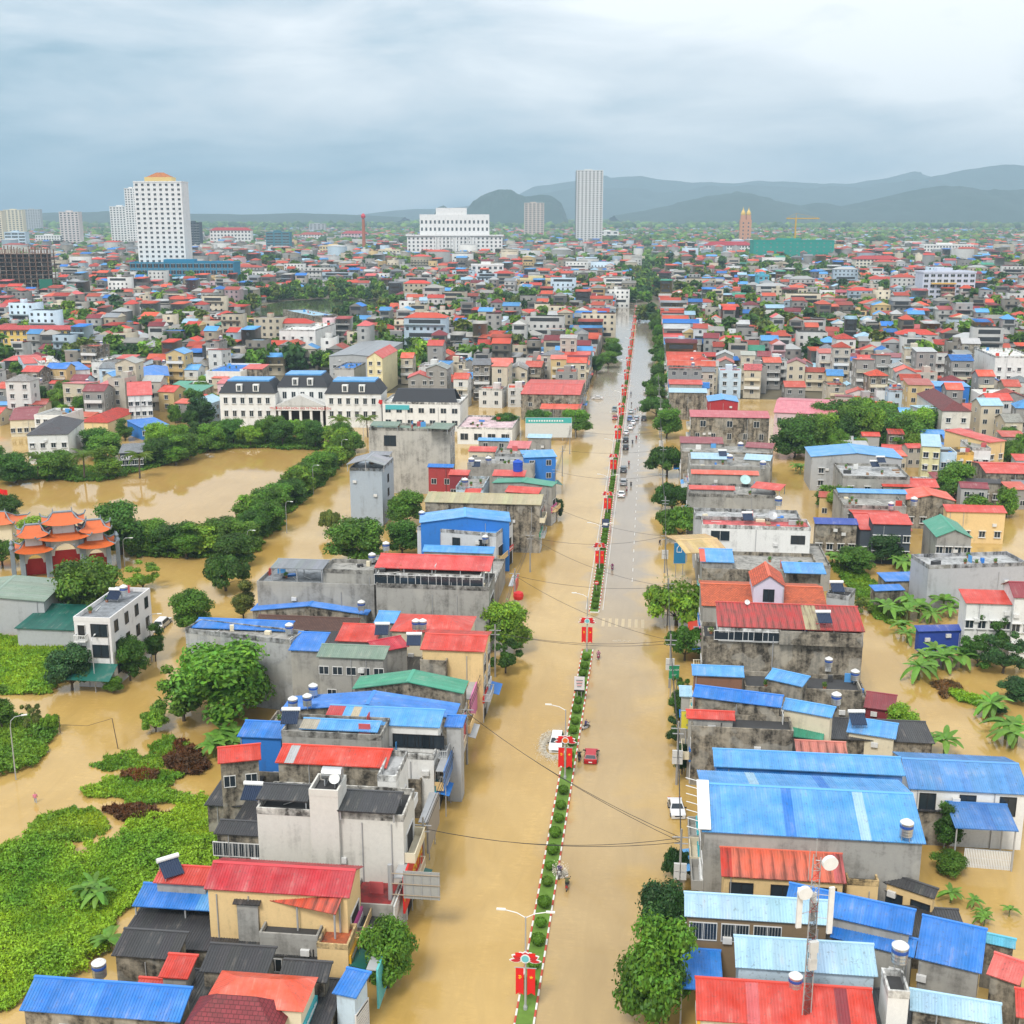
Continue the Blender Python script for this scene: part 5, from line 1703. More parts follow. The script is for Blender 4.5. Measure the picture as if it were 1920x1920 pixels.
for px, py in [(165, 1690), (185, 1700), (205, 1785), (178, 1680)]:
	banana(px, py, 0.95, "banana plant sunk in the weed field", "bananas in the weed field")

FR = blade(2.9, 0.1, 0.95)


def frond():
	Vv, F, n = [], [], 16
	for i in range(n):
		s = i / n
		y, z = 3.0 * (s - 0.1 * s * s), 3.0 * (0.5 * s - 0.85 * s * s)
		l_ = 0.75 * math.sin(math.pi * (0.12 + 0.86 * s)) ** 0.7
		for sg in (-1, 1):
			b = len(Vv)
			Vv += [(0, y, z), (sg * l_ * 0.5, y + 0.16, z - 0.05), (sg * l_, y + 0.32, z - 0.35), (sg * l_ * 0.5, y + 0.02, z - 0.12)]
			F.append((b, b + 1, b + 2, b + 3))
	return leaf_mesh("frond", np.array(Vv, float), np.array(F), np.ones((len(F), 3)))


FRD = frond()
PTR = MB().tube((0, 0, -0.8), (0.15, 0, 2.4), 0.2, 0.16, 8).tube((0.15, 0, 2.4), (0.2, 0.1, 4.6), 0.16, 0.12, 8).mesh("trunk", [BARK])


def palm(px, py, sc, label, group=None):
	p = at(px, py, 0)
	t = thing("palm_tree", label, "palm", (p.x, p.y, 0), random.uniform(0, 6), group)
	t.scale = (sc,) * 3
	obj("trunk", PTR, t)
	for i in range(18):
		o = obj("frond", FRD, t, vary((0.15, 0.25, 0.045), 0.2), (0.2, 0.1, 4.5))
		o.rotation_euler = (random.uniform(-0.35, 0.75), 0, i * 2.4)


palm(72, 898, 1.3, "coconut palm below the slate roofed villa", None)
palm(158, 900, 1.5, "largest coconut palm on the pond shore")
palm(262, 897, 1.35, "coconut palm in front of the black gym")
for px, py in [(640, 822), (690, 820), (1400, 665), (1420, 668), (1445, 660), (1380, 655)]:
	palm(px, py, 1.3, "palm rising among mid-distance gardens", "palms in mid-distance gardens")


# ---- weeds: nobody could count the leaves
def weed_patch(name, poly_px, dens, hmax, lsize, hue, label, seed, mound=0.5):
	poly = pix_poly(poly_px)
	xs = [p[0] for p in poly]; ys = [p[1] for p in poly]
	rs = np.random.default_rng(seed)
	area = (max(xs) - min(xs)) * (max(ys) - min(ys))
	n = int(area * dens)
	x = rs.uniform(min(xs), max(xs), n); y = rs.uniform(min(ys), max(ys), n)
	# ragged edge
	jx = (fbm(x / 2.2, y / 2.2, seed + 5, 3) - 0.5) * 4.0
	jy = (fbm(x / 2.2, y / 2.2, seed + 8, 3) - 0.5) * 4.0
	k = in_poly(x + jx, y + jy, poly)
	x, y = x[k], y[k]
	big = fbm(x / 6.0, y / 6.0, seed, 3)
	sm = fbm(x / 1.1, y / 1.1, seed + 2, 3)
	top = hmax * (0.25 + 1.3 * np.clip(big - 0.25, 0, 1)) * (0.35 + 1.1 * sm)
	z = top * np.sqrt(rs.uniform(0.05, 1, len(x))) + 0.02
	N = np.stack([rs.normal(scale=0.7, size=len(x)), rs.normal(scale=0.7, size=len(x)), np.ones(len(x))], 1)
	Vv, F = leaf_quads(np.stack([x, y, z], 1), N, lsize, rs, 0.6)
	Vb, Fb = leaf_quads(np.stack([x, y, z * 0.8 + 0.1], 1)[::4], rs.normal(size=(len(x[::4]), 3)) * np.array([1, 1, 0.2]), lsize * 2.0, rs, 0.13, -1.6)
	hueshift = fbm(x / 4.0, y / 4.0, seed + 20, 3)
	tint = (rs.uniform(0.55, 1.4, len(x)) * (0.68 + 1.0 * hueshift))[:, None] * np.stack([0.75 + 0.7 * hueshift, np.ones(len(x)), 0.9 - 0.3 * hueshift], 1)
	tint = np.concatenate([tint, tint[::4] * np.array([[1.35, 1.1, 0.9]])])
	me = leaf_mesh(name, np.concatenate([Vv, Vb]), np.concatenate([F, Fb + len(Vv)]), tint)
	o = obj(name, me, None, hue)
	o["label"] = label
	return kind(o, "stuff")


weed_patch("weeds", [(-160, 1600), (0, 1588), (60, 1578), (100, 1592), (150, 1606), (190, 1588), (215, 1570), (245, 1545), (300, 1528), (345, 1502), (405, 1488), (412, 1560), (428, 1634), (330, 1652), (262, 1700), (228, 1740), (205, 1790), (165, 1832), (60, 1866), (-40, 1930), (-200, 1930)],
		   130, 1.5, 0.15, (0.18, 0.37, 0.03), "dense bright green weeds covering the flooded plot", 31)
weed_patch("weeds", [(40, 1572), (60, 1540), (110, 1520), (150, 1515), (200, 1535), (212, 1552), (180, 1572), (150, 1582), (100, 1575)], 90, 1.0, 0.2, (0.18, 0.34, 0.034), "tall grassy weeds in the flood", 32)
weed_patch("weeds", [(148, 1486), (190, 1462), (250, 1444), (330, 1446), (345, 1460), (322, 1480), (400, 1502), (300, 1516), (220, 1502), (180, 1496)], 70, 0.9, 0.2, (0.15, 0.32, 0.03), "strip of weeds above the flooded plot", 33)
weed_patch("weeds", [(-60, 1335), (20, 1345), (70, 1350), (112, 1378), (98, 1402), (58, 1440), (5, 1462), (-60, 1480)], 60, 1.3, 0.22, (0.11, 0.25, 0.03), "overgrown island beside the lamp pole", 34)
weed_patch("weeds", [(-80, 1192), (60, 1195), (140, 1200), (142, 1270), (100, 1296), (40, 1304), (-80, 1300)], 55, 0.9, 0.24, (0.17, 0.36, 0.035), "bright weed plot behind the white corner house", 35)
weed_patch("weeds", [(165, 1440), (200, 1420), (245, 1408), (270, 1420), (300, 1380), (335, 1390), (345, 1440), (280, 1448), (200, 1448)], 45, 0.8, 0.22, (0.12, 0.27, 0.03), "weedy bank below the broad tree", 36)
weed_patch("weeds", [(1555, 1058), (1600, 1062), (1640, 1092), (1700, 1110), (1690, 1180), (1640, 1160), (1600, 1110)], 40, 0.9, 0.24, (0.12, 0.27, 0.03), "reeds on the bank of the flooded lane", 37)
weed_patch("weeds", [(1775, 1300), (1800, 1296), (1850, 1310), (1850, 1330), (1800, 1318)], 60, 0.8, 0.22, (0.16, 0.36, 0.03), "floating greens in the flooded garden", 38)
weed_patch("weeds", [(205, 995), (300, 1010), (420, 1002), (470, 965), (560, 885), (640, 842), (668, 846), (610, 905), (545, 965), (480, 1038), (400, 1048), (260, 1046), (205, 1030)], 22, 1.2, 0.3, (0.085, 0.2, 0.028), "undergrowth on the pond bank", 39)
weed_patch("weeds", [(-80, 905), (60, 900), (190, 905), (300, 876), (390, 846), (480, 840), (592, 846), (640, 838), (560, 824), (420, 822), (300, 846), (200, 876), (-80, 880)], 16, 1.4, 0.34, (0.075, 0.19, 0.028), "undergrowth on the pond's far shore", 40)
weed_patch("dry_brush", [(300, 1432), (315, 1408), (345, 1396), (365, 1410), (395, 1440), (380, 1455), (320, 1452)], 90, 1.4, 0.26, (0.09, 0.045, 0.022), "heap of dead brown brushwood", 41)
weed_patch("dry_brush", [(222, 1462), (250, 1448), (290, 1452), (295, 1468), (250, 1470)], 90, 1.0, 0.24, (0.10, 0.05, 0.022), "heap of dead brown brushwood in the water", 42)
weed_patch("dry_brush", [(190, 1525), (230, 1515), (280, 1518), (318, 1535), (300, 1546), (230, 1536)], 90, 0.9, 0.24, (0.085, 0.045, 0.022), "dead brushwood on the weeds", 43)
weed_patch("dry_brush", [(1742, 1282), (1790, 1276), (1812, 1300), (1770, 1312)], 30, 0.5, 0.3, (0.16, 0.10, 0.05), "drowned bamboo trellis sticks", 44)

# ---------------------------------------------------------------- named landmarks further out
BLOCKED = []                         # (x, y, radius) already built on


def block_footprints():
	for o in list(col.objects):
		if o.parent is None and o.type == "EMPTY" and o.get("category") in ("house", "hall", "warehouse", "porch", "canopy"):
			cs = [c for c in o.children if c.name.startswith(("wall", "roof"))]
			for c in cs:
				bb = [o.matrix_basis @ c.matrix_basis @ Vector(b) for b in c.bound_box]
				x0, x1 = min(b.x for b in bb), max(b.x for b in bb)
				y0, y1 = min(b.y for b in bb), max(b.y for b in bb)
				n = max(1, int((x1 - x0) / 6)); m = max(1, int((y1 - y0) / 6))
				for i in range(n):
					for j in range(m):
						BLOCKED.append((x0 + (i + 0.5) * (x1 - x0) / n, y0 + (j + 0.5) * (y1 - y0) / m, 4.6))


block_footprints()


def grid_window(wd, ht, mat_frame=None):
	def mk():
		mb = MB()
		mb.box(-wd / 2, -0.05, 0, wd / 2, 0.05, ht, 1)
		f = 0.18
		mb.box(-wd / 2 - f, -0.18, -f, wd / 2 + f, 0.04, 0, 0).box(-wd / 2 - f, -0.18, ht, wd / 2 + f, 0.04, ht + f, 0)
		mb.box(-0.05, -0.10, 0, 0.05, 0.0, ht, 0)
		return mb.mesh("window", [WFRAME, GLASS])
	return shared(("gw", round(wd, 1), round(ht, 1)), mk)


def block(label, x0, x1, yb, yt, depth, floors, cols, wc, name="tower_block", cat="building", roof=None, rise=0.0, side=0, wfrac=0.5, hfrac=0.5, podium=0, grime=None):
	"""a big building: photo columns x0..x1, foot row yb, top row yt; depth in metres"""
	A, B_ = at(x0, yb, 0), at(x1, yb, 0)
	Wd = (B_ - A).length
	# height from the photo rows at that distance
	b = 960.0 - yt
	dy, dz = FOCAL * CT + b * ST, -FOCAL * ST + b * CT
	Ht = CAM_H + dz * (A.y / dy)
	t = thing(name, label, cat, A, 0.0)
	mb = MB().box(0, 0, -1, Wd, depth, Ht)
	mb.build("wall", PLASTER, t, wc)
	if roof is None:
		MB().box(-0.3, -0.3, Ht, Wd + 0.3, 0.4, Ht + 1.2).box(-0.3, depth - 0.4, Ht, Wd + 0.3, depth + 0.3, Ht + 1.2).box(-0.3, 0.4, Ht, 0.4, depth - 0.4, Ht + 1.2).box(Wd - 0.4, 0.4, Ht, Wd + 0.3, depth - 0.4, Ht + 1.2).build("parapet", PLASTER, t, wc)
		MB().box(Wd * 0.3, depth * 0.3, Ht, Wd * 0.6, depth * 0.7, Ht + 3.5).build("stair_head", PLASTER, t, wc)
	else:
		me = roof_mesh("roof", [[(x, y, z) for x, y, z in q] for q in roof_planes("hip", Ht + 0.01, rise, Wd + 2, depth + 2)], 0.3, [TILE])
		obj("roof", me, t, roof, (-1, -1, 0))
	fh = Ht / floors
	ww, wh = Wd / cols * wfrac, fh * hfrac
	me = grid_window(round(ww, 1), round(wh, 1))
	for k in range(floors):
		for j in range(cols):
			obj("window", me, t, None, ((j + 0.5) * Wd / cols, 0, k * fh + fh * 0.3))
		for j in range(side):
			if A.x + Wd < 0:
				obj("window", me, t, None, (Wd, (j + 0.5) * depth / side, k * fh + fh * 0.3), math.pi / 2)
			else:
				obj("window", me, t, None, (0, (j + 0.5) * depth / side, k * fh + fh * 0.3), -math.pi / 2)
	n_, m_ = max(1, int(Wd / 10)), max(1, int(depth / 10))
	for i in range(n_):
		for j in range(m_):
			BLOCKED.append((A.x + (i + 0.5) * Wd / n_, A.y + (j + 0.5) * depth / m_, 9.0))
	return t, Wd, Ht


HW = (0.80, 0.80, 0.78)
t, Wd, Ht = block("tall white hotel tower with gold pavilion on top above teal glass podium", 264, 352, 538, 342, 26, 22, 8, HW, side=0, wfrac=0.42, hfrac=0.45)
MB().box(Wd * 0.22, 3, Ht, Wd * 0.78, 20, Ht + 5).build("pavilion", PAINT, t, (0.75, 0.55, 0.2))
obj("pavilion_roof", roof_mesh("pavilion_roof", roof_planes("hip", Ht + 5, 4.5, Wd * 0.5, 16), 0.3, [TILE]), t, (0.6, 0.2, 0.05), (Wd * 0.25, 4, 0))
t2, W2, H2 = block("low teal glass podium hall at the foot of the hotel tower", 247, 440, 541, 494, 30, 4, 18, (0.015, 0.21, 0.36), name="podium_hall", wfrac=0.8, hfrac=0.62)
block("slim white apartment tower behind the hotel", 241, 262, 470, 354, 24, 26, 4, HW)
block("white apartment tower with dark window strips beside the hotel", 211, 246, 466, 388, 24, 18, 6, HW)
block("white and brown apartment tower with slanted crown", 116, 152, 466, 398, 22, 16, 5, (0.66, 0.60, 0.58))
block("cream apartment tower at the edge of the cluster", 11, 46, 448, 394, 24, 15, 5, CR)
block("pale grey apartment tower beside the cream one", 46, 78, 436, 393, 24, 14, 7, LG)
block("cream apartment tower cut by the picture edge", -30, 8, 462, 396, 24, 16, 5, CR)
block("teal banded office with white front", 11, 50, 470, 436, 20, 6, 3, LBW, wfrac=0.85)
block("white hospital block with blue roof house", 68, 118, 466, 442, 18, 5, 10, HW)
block("long white two-wing block beside slanted tower", 150, 196, 466, 454, 18, 3, 9, HW)
block("dark curved glass office behind the hotel", 353, 377, 475, 418, 20, 12, 2, SL, wfrac=0.85, hfrac=0.8)
block("white office with red mansard roof", 395, 472, 464, 432, 20, 5, 12, HW, roof=(0.5, 0.03, 0.04), rise=6)
block("teal glass office with yellow stripes", 500, 545, 478, 436, 20, 8, 3, (0.04, 0.2, 0.27), wfrac=0.8)
block("yellow cream ministry block in two wings", 600, 655, 486, 462, 20, 4, 10, (0.75, 0.6, 0.35))
block("cream school with white windows", 710, 750, 490, 470, 18, 4, 6, CR)
block("grey concrete hotel on the plain", 580, 610, 438, 420, 30, 7, 4, LG)
block("pink white government house with red roof", 640, 690, 452, 438, 26, 3, 8, PKW, roof=(0.5, 0.05, 0.06), rise=7)
block("white office with red tiled roof behind the ministry", 562, 606, 452, 440, 22, 3, 8, HW, roof=(0.5, 0.08, 0.05), rise=6)
# the palace-like white building in stepped tiers
t, Wd, Ht = block("huge white palace-like building in stepped tiers with pilasters", 764, 942, 486, 444, 50, 6, 22, (0.82, 0.82, 0.81), wfrac=0.4)
tt_ = MB().box(Wd * 0.13, 12, Ht, Wd * 0.86, 46, Ht + 34).build("upper_tier", PLASTER, t, (0.82, 0.82, 0.81))
MB().box(Wd * 0.30, 14, Ht + 34, Wd * 0.62, 40, Ht + 44).build("crown_tier", PLASTER, t, (0.82, 0.82, 0.81))
MB().box(-2, -2, Ht + 1.2, Wd + 2, 0, Ht + 3.2).build("cornice", PLASTER, t, (0.82, 0.82, 0.81))
for j in range(16):
	obj("window", grid_window(3.0, 5.0), tt_, None, (Wd * 0.13 + (j + 0.5) * Wd * 0.73 / 16, 12, Ht + 20))
	obj("window", grid_window(3.0, 5.0), tt_, None, (Wd * 0.13 + (j + 0.5) * Wd * 0.73 / 16, 12, Ht + 9))
for j in range(12):
	MB().box(Wd * 0.3 + j * Wd * 0.4 / 11 - 1, -1.6, 0, Wd * 0.3 + j * Wd * 0.4 / 11 + 1, -0.05, Ht).build("pilaster", PLASTER, t, (0.82, 0.82, 0.81))
t, Wd, Ht = block("tall slim grey white residential tower with balconies on its flank", 1080, 1129, 458, 320, 40, 34, 7, (0.70, 0.69, 0.67), wfrac=0.45)
for k in range(34):
	obj("balcony", shared("flankbal", lambda: MB().box(-1.6, 2, -0.2, 0.05, 38, 0.0).box(-1.6, 2, 0, -1.4, 38, 1.1).mesh("balcony", [BLACK])), t, None, (0, 0, k * Ht / 34 + 0.6))
block("brown striped apartment tower with cream flank", 983, 1020, 446, 381, 28, 17, 5, (0.64, 0.54, 0.46), side=0, wfrac=0.6)
block("mint green hall beside the residential tower", 1027, 1062, 470, 458, 22, 3, 9, (0.2, 0.6, 0.48))
block("white supermarket slab at the tower foot", 1122, 1160, 452, 434, 40, 3, 3, HW)
block("white school with long red roof and turquoise glass bay", 1322, 1412, 484, 460, 22, 4, 16, HW, roof=(0.5, 0.03, 0.05), rise=6)
block("green netted construction block behind the crane", 1412, 1562, 494, 452, 30, 6, 12, (0.01, 0.30, 0.24), wfrac=0.25, hfrac=0.2)
block("cream hotel with red hip roof", 1603, 1686, 515, 486, 18, 5, 12, (0.78, 0.74, 0.62), roof=(0.55, 0.05, 0.05), rise=4)
t, Wd, Ht = block("pale blue white office of seven storeys with dark glazing bands", 1726, 1824, 582, 512, 18, 7, 8, (0.60, 0.64, 0.74), wfrac=0.62, hfrac=0.5)
MB().box(6, -2.5, Ht - 8, Wd * 0.62, -0.05, Ht - 7).build("canopy_band", PAINT, t, (0.7, 0.45, 0.12))
block("long white dormitory with projecting wing", 1730, 1823, 490, 460, 20, 5, 16, HW)
block("white school with red roof and blue bays", 1556, 1626, 577, 548, 12, 4, 7, HW, roof=(0.55, 0.10, 0.12), rise=1.6)
block("turquoise school wing with pink red roof", 1485, 1546, 560, 545, 12, 2, 8, LBW, roof=(0.55, 0.10, 0.12), rise=1.6)
block("turquoise narrow building beside crane", 1420, 1440, 558, 518, 14, 5, 2, TB)
t, _, _ = block("long yellow school with red sheet roof", -40, 150, 662, 618, 10, 3, 16, (0.80, 0.56, 0.16), wfrac=0.45, roof=(0.62, 0.08, 0.08), rise=1.8)
for i_ in range(14):
	BLOCKED.append((*at(5 + 11 * i_, 672)[:2], 9)); BLOCKED.append((*at(5 + 11 * i_, 690)[:2], 9))
block("yellow and grey four storey college block", 964, 1054, 562, 526, 14, 4, 9, (0.70, 0.60, 0.32), wfrac=0.6)
block("yellow house with red balcony roof beside the avenue", 1282, 1362, 702, 668, 12, 3, 5, (0.78, 0.46, 0.08), roof=(0.6, 0.06, 0.05), rise=1.2)
block("white corner block with teal roof and dark windows", 884, 944, 536, 498, 14, 4, 6, HW)
# church-like orange twin tower
A = at(1397, 458)
t = thing("twin_tower", "orange twin-spired church tower with gold domes", "tower", A)
MB().box(-13, 0, -1, 13, 12, 56).box(-11.5, 1.5, 56, -1, 10.5, 66).box(1, 1.5, 56, 11.5, 10.5, 66).build("shaft", PLASTER, t, (0.62, 0.30, 0.17))
for s_ in (-1, 1):
	MB().lathe([(5, 66), (5.6, 69), (4.6, 73), (2, 77), (0.4, 82), (0.1, 86)], 12, (6.3 * s_, 6, 0)).build("dome", PAINT, t, (0.75, 0.5, 0.1))
	for k in range(6):
		obj("window", grid_window(3.0, 4.0), t, None, (6 * s_, 0, 4 + 8.4 * k))
BLOCKED.append((A.x, A.y, 25))
A = at(683, 474)
t = thing("chimney", "orange brick chimney with red ball on top", "chimney", A)
MB().tube((0, 0, -1), (0, 0, 60), 3.4, 2.6, 12).build("shaft", PLASTER, t, (0.42, 0.12, 0.05))
MB().lathe([(0.5, 60), (3.5, 62), (4.2, 65), (3.2, 68), (0.5, 70)], 12).build("ball", PAINT, t, (0.6, 0.03, 0.05))
A = at(1488, 492)
t = thing("tower_crane", "yellow tower crane over the green netted block", "crane", A)
MB().box(-1, -1, -1, 1, 1, 62).build("mast", PAINT, t, (0.6, 0.35, 0.05))
MB().box(-14, -0.8, 62, 34, 0.8, 63.6).build("jib", PAINT, t, (0.6, 0.35, 0.05))
MB().tube((0, 0, 62), (0, 0, 70), 0.6, 0.2).tube((0, 0, 70), (32, 0, 63.6), 0.15).tube((0, 0, 70), (-13, 0, 63.6), 0.15).build("tie", PAINT, t, (0.6, 0.35, 0.05))
# unfinished concrete frame with green net
A = at(-40, 562)
t = thing("unfinished_building", "brown unfinished concrete frame building with green net", "building", A)
for k in range(12):
	MB().box(0, 0, k * 3.4 - 0.2, 62, 16, k * 3.4 + 0.15).build("floor_slab", CONC, t, (0.22, 0.13, 0.09))
for i in range(13):
	for j in range(3):
		MB().box(i * 5, j * 7.5, -1, i * 5 + 0.7, j * 7.5 + 0.7, 41 + (i * 7 % 4)).build("column", CONC, t, (0.22, 0.13, 0.09))
MB().box(2, 8, 0, 60, 8.4, 37).build("back_wall", CONC, t, (0.10, 0.055, 0.04))
MB().box(52, -0.6, 0, 63, -0.45, 17).build("safety_net", PAINT, t, (0.01, 0.17, 0.11))
BLOCKED.append((A.x + 30, A.y + 8, 34))

# white mansard school
A = at(415, 800)
Bq = at(716, 802)
t = thing("mansard_school", "long white school with black mansard roof and pedimented porch", "school", A, math.atan2((Bq - A).y, (Bq - A).x))
LN = (Bq - A).length
hw = 11.4
sec = [(0, LN * 0.345, 0.0, hw), (LN * 0.345, LN * 0.655, 4.0, hw + 1.6), (LN * 0.655, LN, 0.0, hw)]
BLKROOF = simple("black_shingle", (0.022, 0.025, 0.032), 0.7)
for x0, x1, y0, h in sec:
	MB().box(x0, y0, -0.6, x1, y0 + 14, h).build("wall", PLASTER, t, W)
	ins = 2.0
	mb = MB()
	b0 = [(x0 - 0.3, y0 - 0.3, h), (x1 + 0.3, y0 - 0.3, h), (x1 + 0.3, y0 + 14.3, h), (x0 - 0.3, y0 + 14.3, h)]
	b1 = [(x0 + ins, y0 + ins, h + 3.7), (x1 - ins, y0 + ins, h + 3.7), (x1 - ins, y0 + 14 - ins, h + 3.7), (x0 + ins, y0 + 14 - ins, h + 3.7)]
	mb.add(b0 + b1, [(0, 1, 5, 4), (1, 2, 6, 5), (2, 3, 7, 6), (3, 0, 4, 7), (4, 5, 6, 7), (3, 2, 1, 0)])
	ro = mb.build("roof", BLKROOF, t)
	MB().box(x0 + ins + 0.3, y0 + ins + 0.3, h + 3.7, x1 - ins - 0.3, y0 + 14 - ins - 0.3, h + 4.2).build("roof_top", METAL, ro, LB)
	for j in range(2):
		xx = x0 + (x1 - x0) * (0.36 + 0.3 * j)
		d_ = MB().box(xx - 1.0, y0 - 0.2, h + 0.6, xx + 1.0, y0 + 2.0, h + 3.0).build("dormer", PLASTER, ro, W)
		obj("window", window_mesh(1.1, 1.7, ""), d_, None, (xx, y0 - 0.2, h + 0.9))
for x0, x1, y0, h in (sec[0], sec[2]):
	for k in range(2):
		for j in range(6):
			obj("window", window_mesh(1.2, 1.9, "sill"), t, None, (x0 + (x1 - x0) * (j + 0.7) / 6.6, y0, 3.6 + k * 4.4))
for j in range(5):
	obj("window", window_mesh(1.3, 2.2, ""), t, None, (LN * 0.36 + LN * 0.28 * (j + 0.5) / 5, 4.0, 9.2))
px0, px1 = LN * 0.37, LN * 0.63
for j in range(5):
	MB().box(px0 + (px1 - px0) * j / 4 - 0.4, -0.5, -0.6, px0 + (px1 - px0) * j / 4 + 0.4, 0.3, 5.8).build("column", PLASTER, t, W)
MB().box(px0 - 0.5, 2.9, 0, px1 + 0.5, 3.2, 5.8).build("shade_wall", DARK, t)  # extra near-black panel; the porch's shade is put into its colour
MB().box(px0 - 1, -0.8, 5.8, px1 + 1, 3.9, 7.4).build("entablature", PLASTER, t, W)
MB().add([(px0 - 1.4, -1.0, 7.4), (px1 + 1.4, -1.0, 7.4), ((px0 + px1) / 2, -1.0, 11.0), (px0 - 1.4, 4, 7.4), (px1 + 1.4, 4, 7.4), ((px0 + px1) / 2, 4, 11.0)],
		 [(0, 1, 2), (5, 4, 3), (0, 2, 5, 3), (2, 1, 4, 5), (1, 0, 3, 4)]).build("pediment", PLASTER, t, (0.6, 0.6, 0.58))
MB().extr([((px0 + px1) / 2 + 0.9 * math.cos(a * 1.2566 + 0.942), a * 0 + 0.9 * math.sin(a * 1.2566 + 0.942)) for a in range(5)], 0, 0.1).build("emblem", REDP, t, loc=((px0 + px1) / 2, -1.05, 8.9)).rotation_euler = (math.pi / 2, 0, 0)


def lettering(txt, size, mat, parent, loc, rz=0.0, color=None, name="lettering"):
	cu = bpy.data.curves.new("lettering", "FONT")
	cu.body = txt
	cu.size = size
	cu.extrude = 0.03
	cu.align_x = "CENTER"
	o = bpy.data.objects.new(name, cu)
	col.objects.link(o)
	bpy.context.view_layer.update()
	me = bpy.data.meshes.new_from_object(o.evaluated_get(bpy.context.evaluated_depsgraph_get()))
	bpy.data.objects.remove(o)
	me.materials.clear()
	me.materials.append(mat)
	q = obj(name, me, parent, color, loc)
	q.rotation_euler = (math.pi / 2, 0, rz)
	return q


gr, gv_ = GYM
for s_, tx in ((0.3, "GYM"), (0.72, "LUXURY")):
	q_ = lettering(tx, 1.5, WHITE, gr, on_face("S", gv_.W, gv_.D, gv_.ins - 0.06, gv_.W * s_, 3.0))
lettering("TRƯỜNG MẦM NON 19/5 TP THÁI NGUYÊN", 1.05, REDP, t, ((px0 + px1) / 2, -0.84, 6.2))
BLOCKED += [(*(A + (Bq - A) * (i + 0.5) / 10 + Vector((0, 8, 0)))[:2], 9) for i in range(10)]
r, vv = H("white annex with black mansard roof and teal signs beside the school", [
	V("flat", 9.6, 0, (718, 752), (862, 756), (722, 738), W, W, near=False, win=[("S", 7, 2, dict(z0=2.0, fh=4.0, wd=1.8, ht=1.6))])], name="house")
me = roof_mesh("mansard", [[(3, 0.5, 9.6), (vv[0].W - 1, 0.5, 9.6), (vv[0].W - 2.4, 3.5, 13.4), (4.4, 3.5, 13.4)], [(vv[0].W - 1, 9, 9.6), (3, 9, 9.6), (4.4, 6, 13.4), (vv[0].W - 2.4, 6, 13.4)], [(4.4, 3.5, 13.4), (vv[0].W - 2.4, 3.5, 13.4), (vv[0].W - 2.4, 6, 13.4), (4.4, 6, 13.4)]], 0.2, [BLKROOF])
obj("mansard_roof", me, r)
me = MB().box(-4, -0.2, 0, 4, 0.05, 1.5).mesh("signboard", [PAINT])
place_on(r, vv[0], "S", 5, 7.0, me, "signboard", (0.08, 0.45, 0.5))
BLOCKED += [(*at(730 + 14 * i, 790)[:2], 9) for i in range(10)]

# ---------------------------------------------------------------- the town: houses set out in lots
OUT_POND = pix_poly(POND_PIX)
OUT_LAKE = pix_poly([(440, 632), (460, 570), (540, 556), (620, 552), (720, 554), (735, 590), (670, 618), (600, 642), (520, 645)])
ROOFC = [R, OR, PK, B, LB, C, LG, MR, PB, G, (0.52, 0.07, 0.035), (0.58, 0.10, 0.05), (0.42, 0.075, 0.05), GR]
ROOFW = np.array([13, 12, 4, 6, 7, 10, 8, 8, 5, 2, 10, 8, 7, 6], float); ROOFW /= ROOFW.sum()
WALLC = [(0.30, 0.29, 0.27), (0.66, 0.66, 0.63), (0.60, 0.53, 0.40), (0.62, 0.46, 0.22), LBW, D, (0.42, 0.42, 0.41), (0.50, 0.46, 0.39), PKW]
WALLW = np.array([28, 20, 16, 6, 5, 12, 14, 10, 2], float); WALLW /= WALLW.sum()


def pix_of(x, y, z=0.0):
	zc = y * CT - (z - CAM_H) * ST
	u = y * ST + (z - CAM_H) * CT
	return 960 + FOCAL * x / zc, 960 - FOCAL * u / zc


RAST, BN = np.zeros((2000, 2000), bool), [0]


def town_ok(x, y):
	px, py = pix_of(x, y)
	u, v = uv_of(x, y)
	ok = (px > -60) & (px < 1980)
	lim = np.where(px < 410, 800, np.where(px < 730, 700, np.where(px < 1090, 765, np.where(px < 1540, 750, 985))))
	ok &= py < lim
	ok &= ~((u > -25.5) & (u < 24.0) & (v < 1000))
	ok &= ~((u > -11) & (u < 11) & (v >= 1000) & (v < 2600))
	ok &= ~in_poly(x, y, OUT_POND) & ~in_poly(x, y, OUT_LAKE)
	if len(BLOCKED) != BN[0]:
		BN[0] = len(BLOCKED)
		for bx, by, br in BLOCKED:
			i0, i1, j0, j1 = int((bx - br + 3000) / 3), int((bx + br + 3000) / 3), int((by - br) / 3), int((by + br) / 3)
			RAST[max(0, i0):i1 + 1, max(0, j0):j1 + 1] = True
	return ok & ~RAST[np.clip((x + 3000) / 3, 0, 1999).astype(int), np.clip(y / 3, 0, 1999).astype(int)]


LOTS = []            # x, y, ang, W, D, storeys, roof form, roof colour, wall colour
FORMS = ["gu", "mn", "gv", "hip", "flat", "mf"]
FW = np.array([26, 18, 14, 12, 24, 6], float) / 100


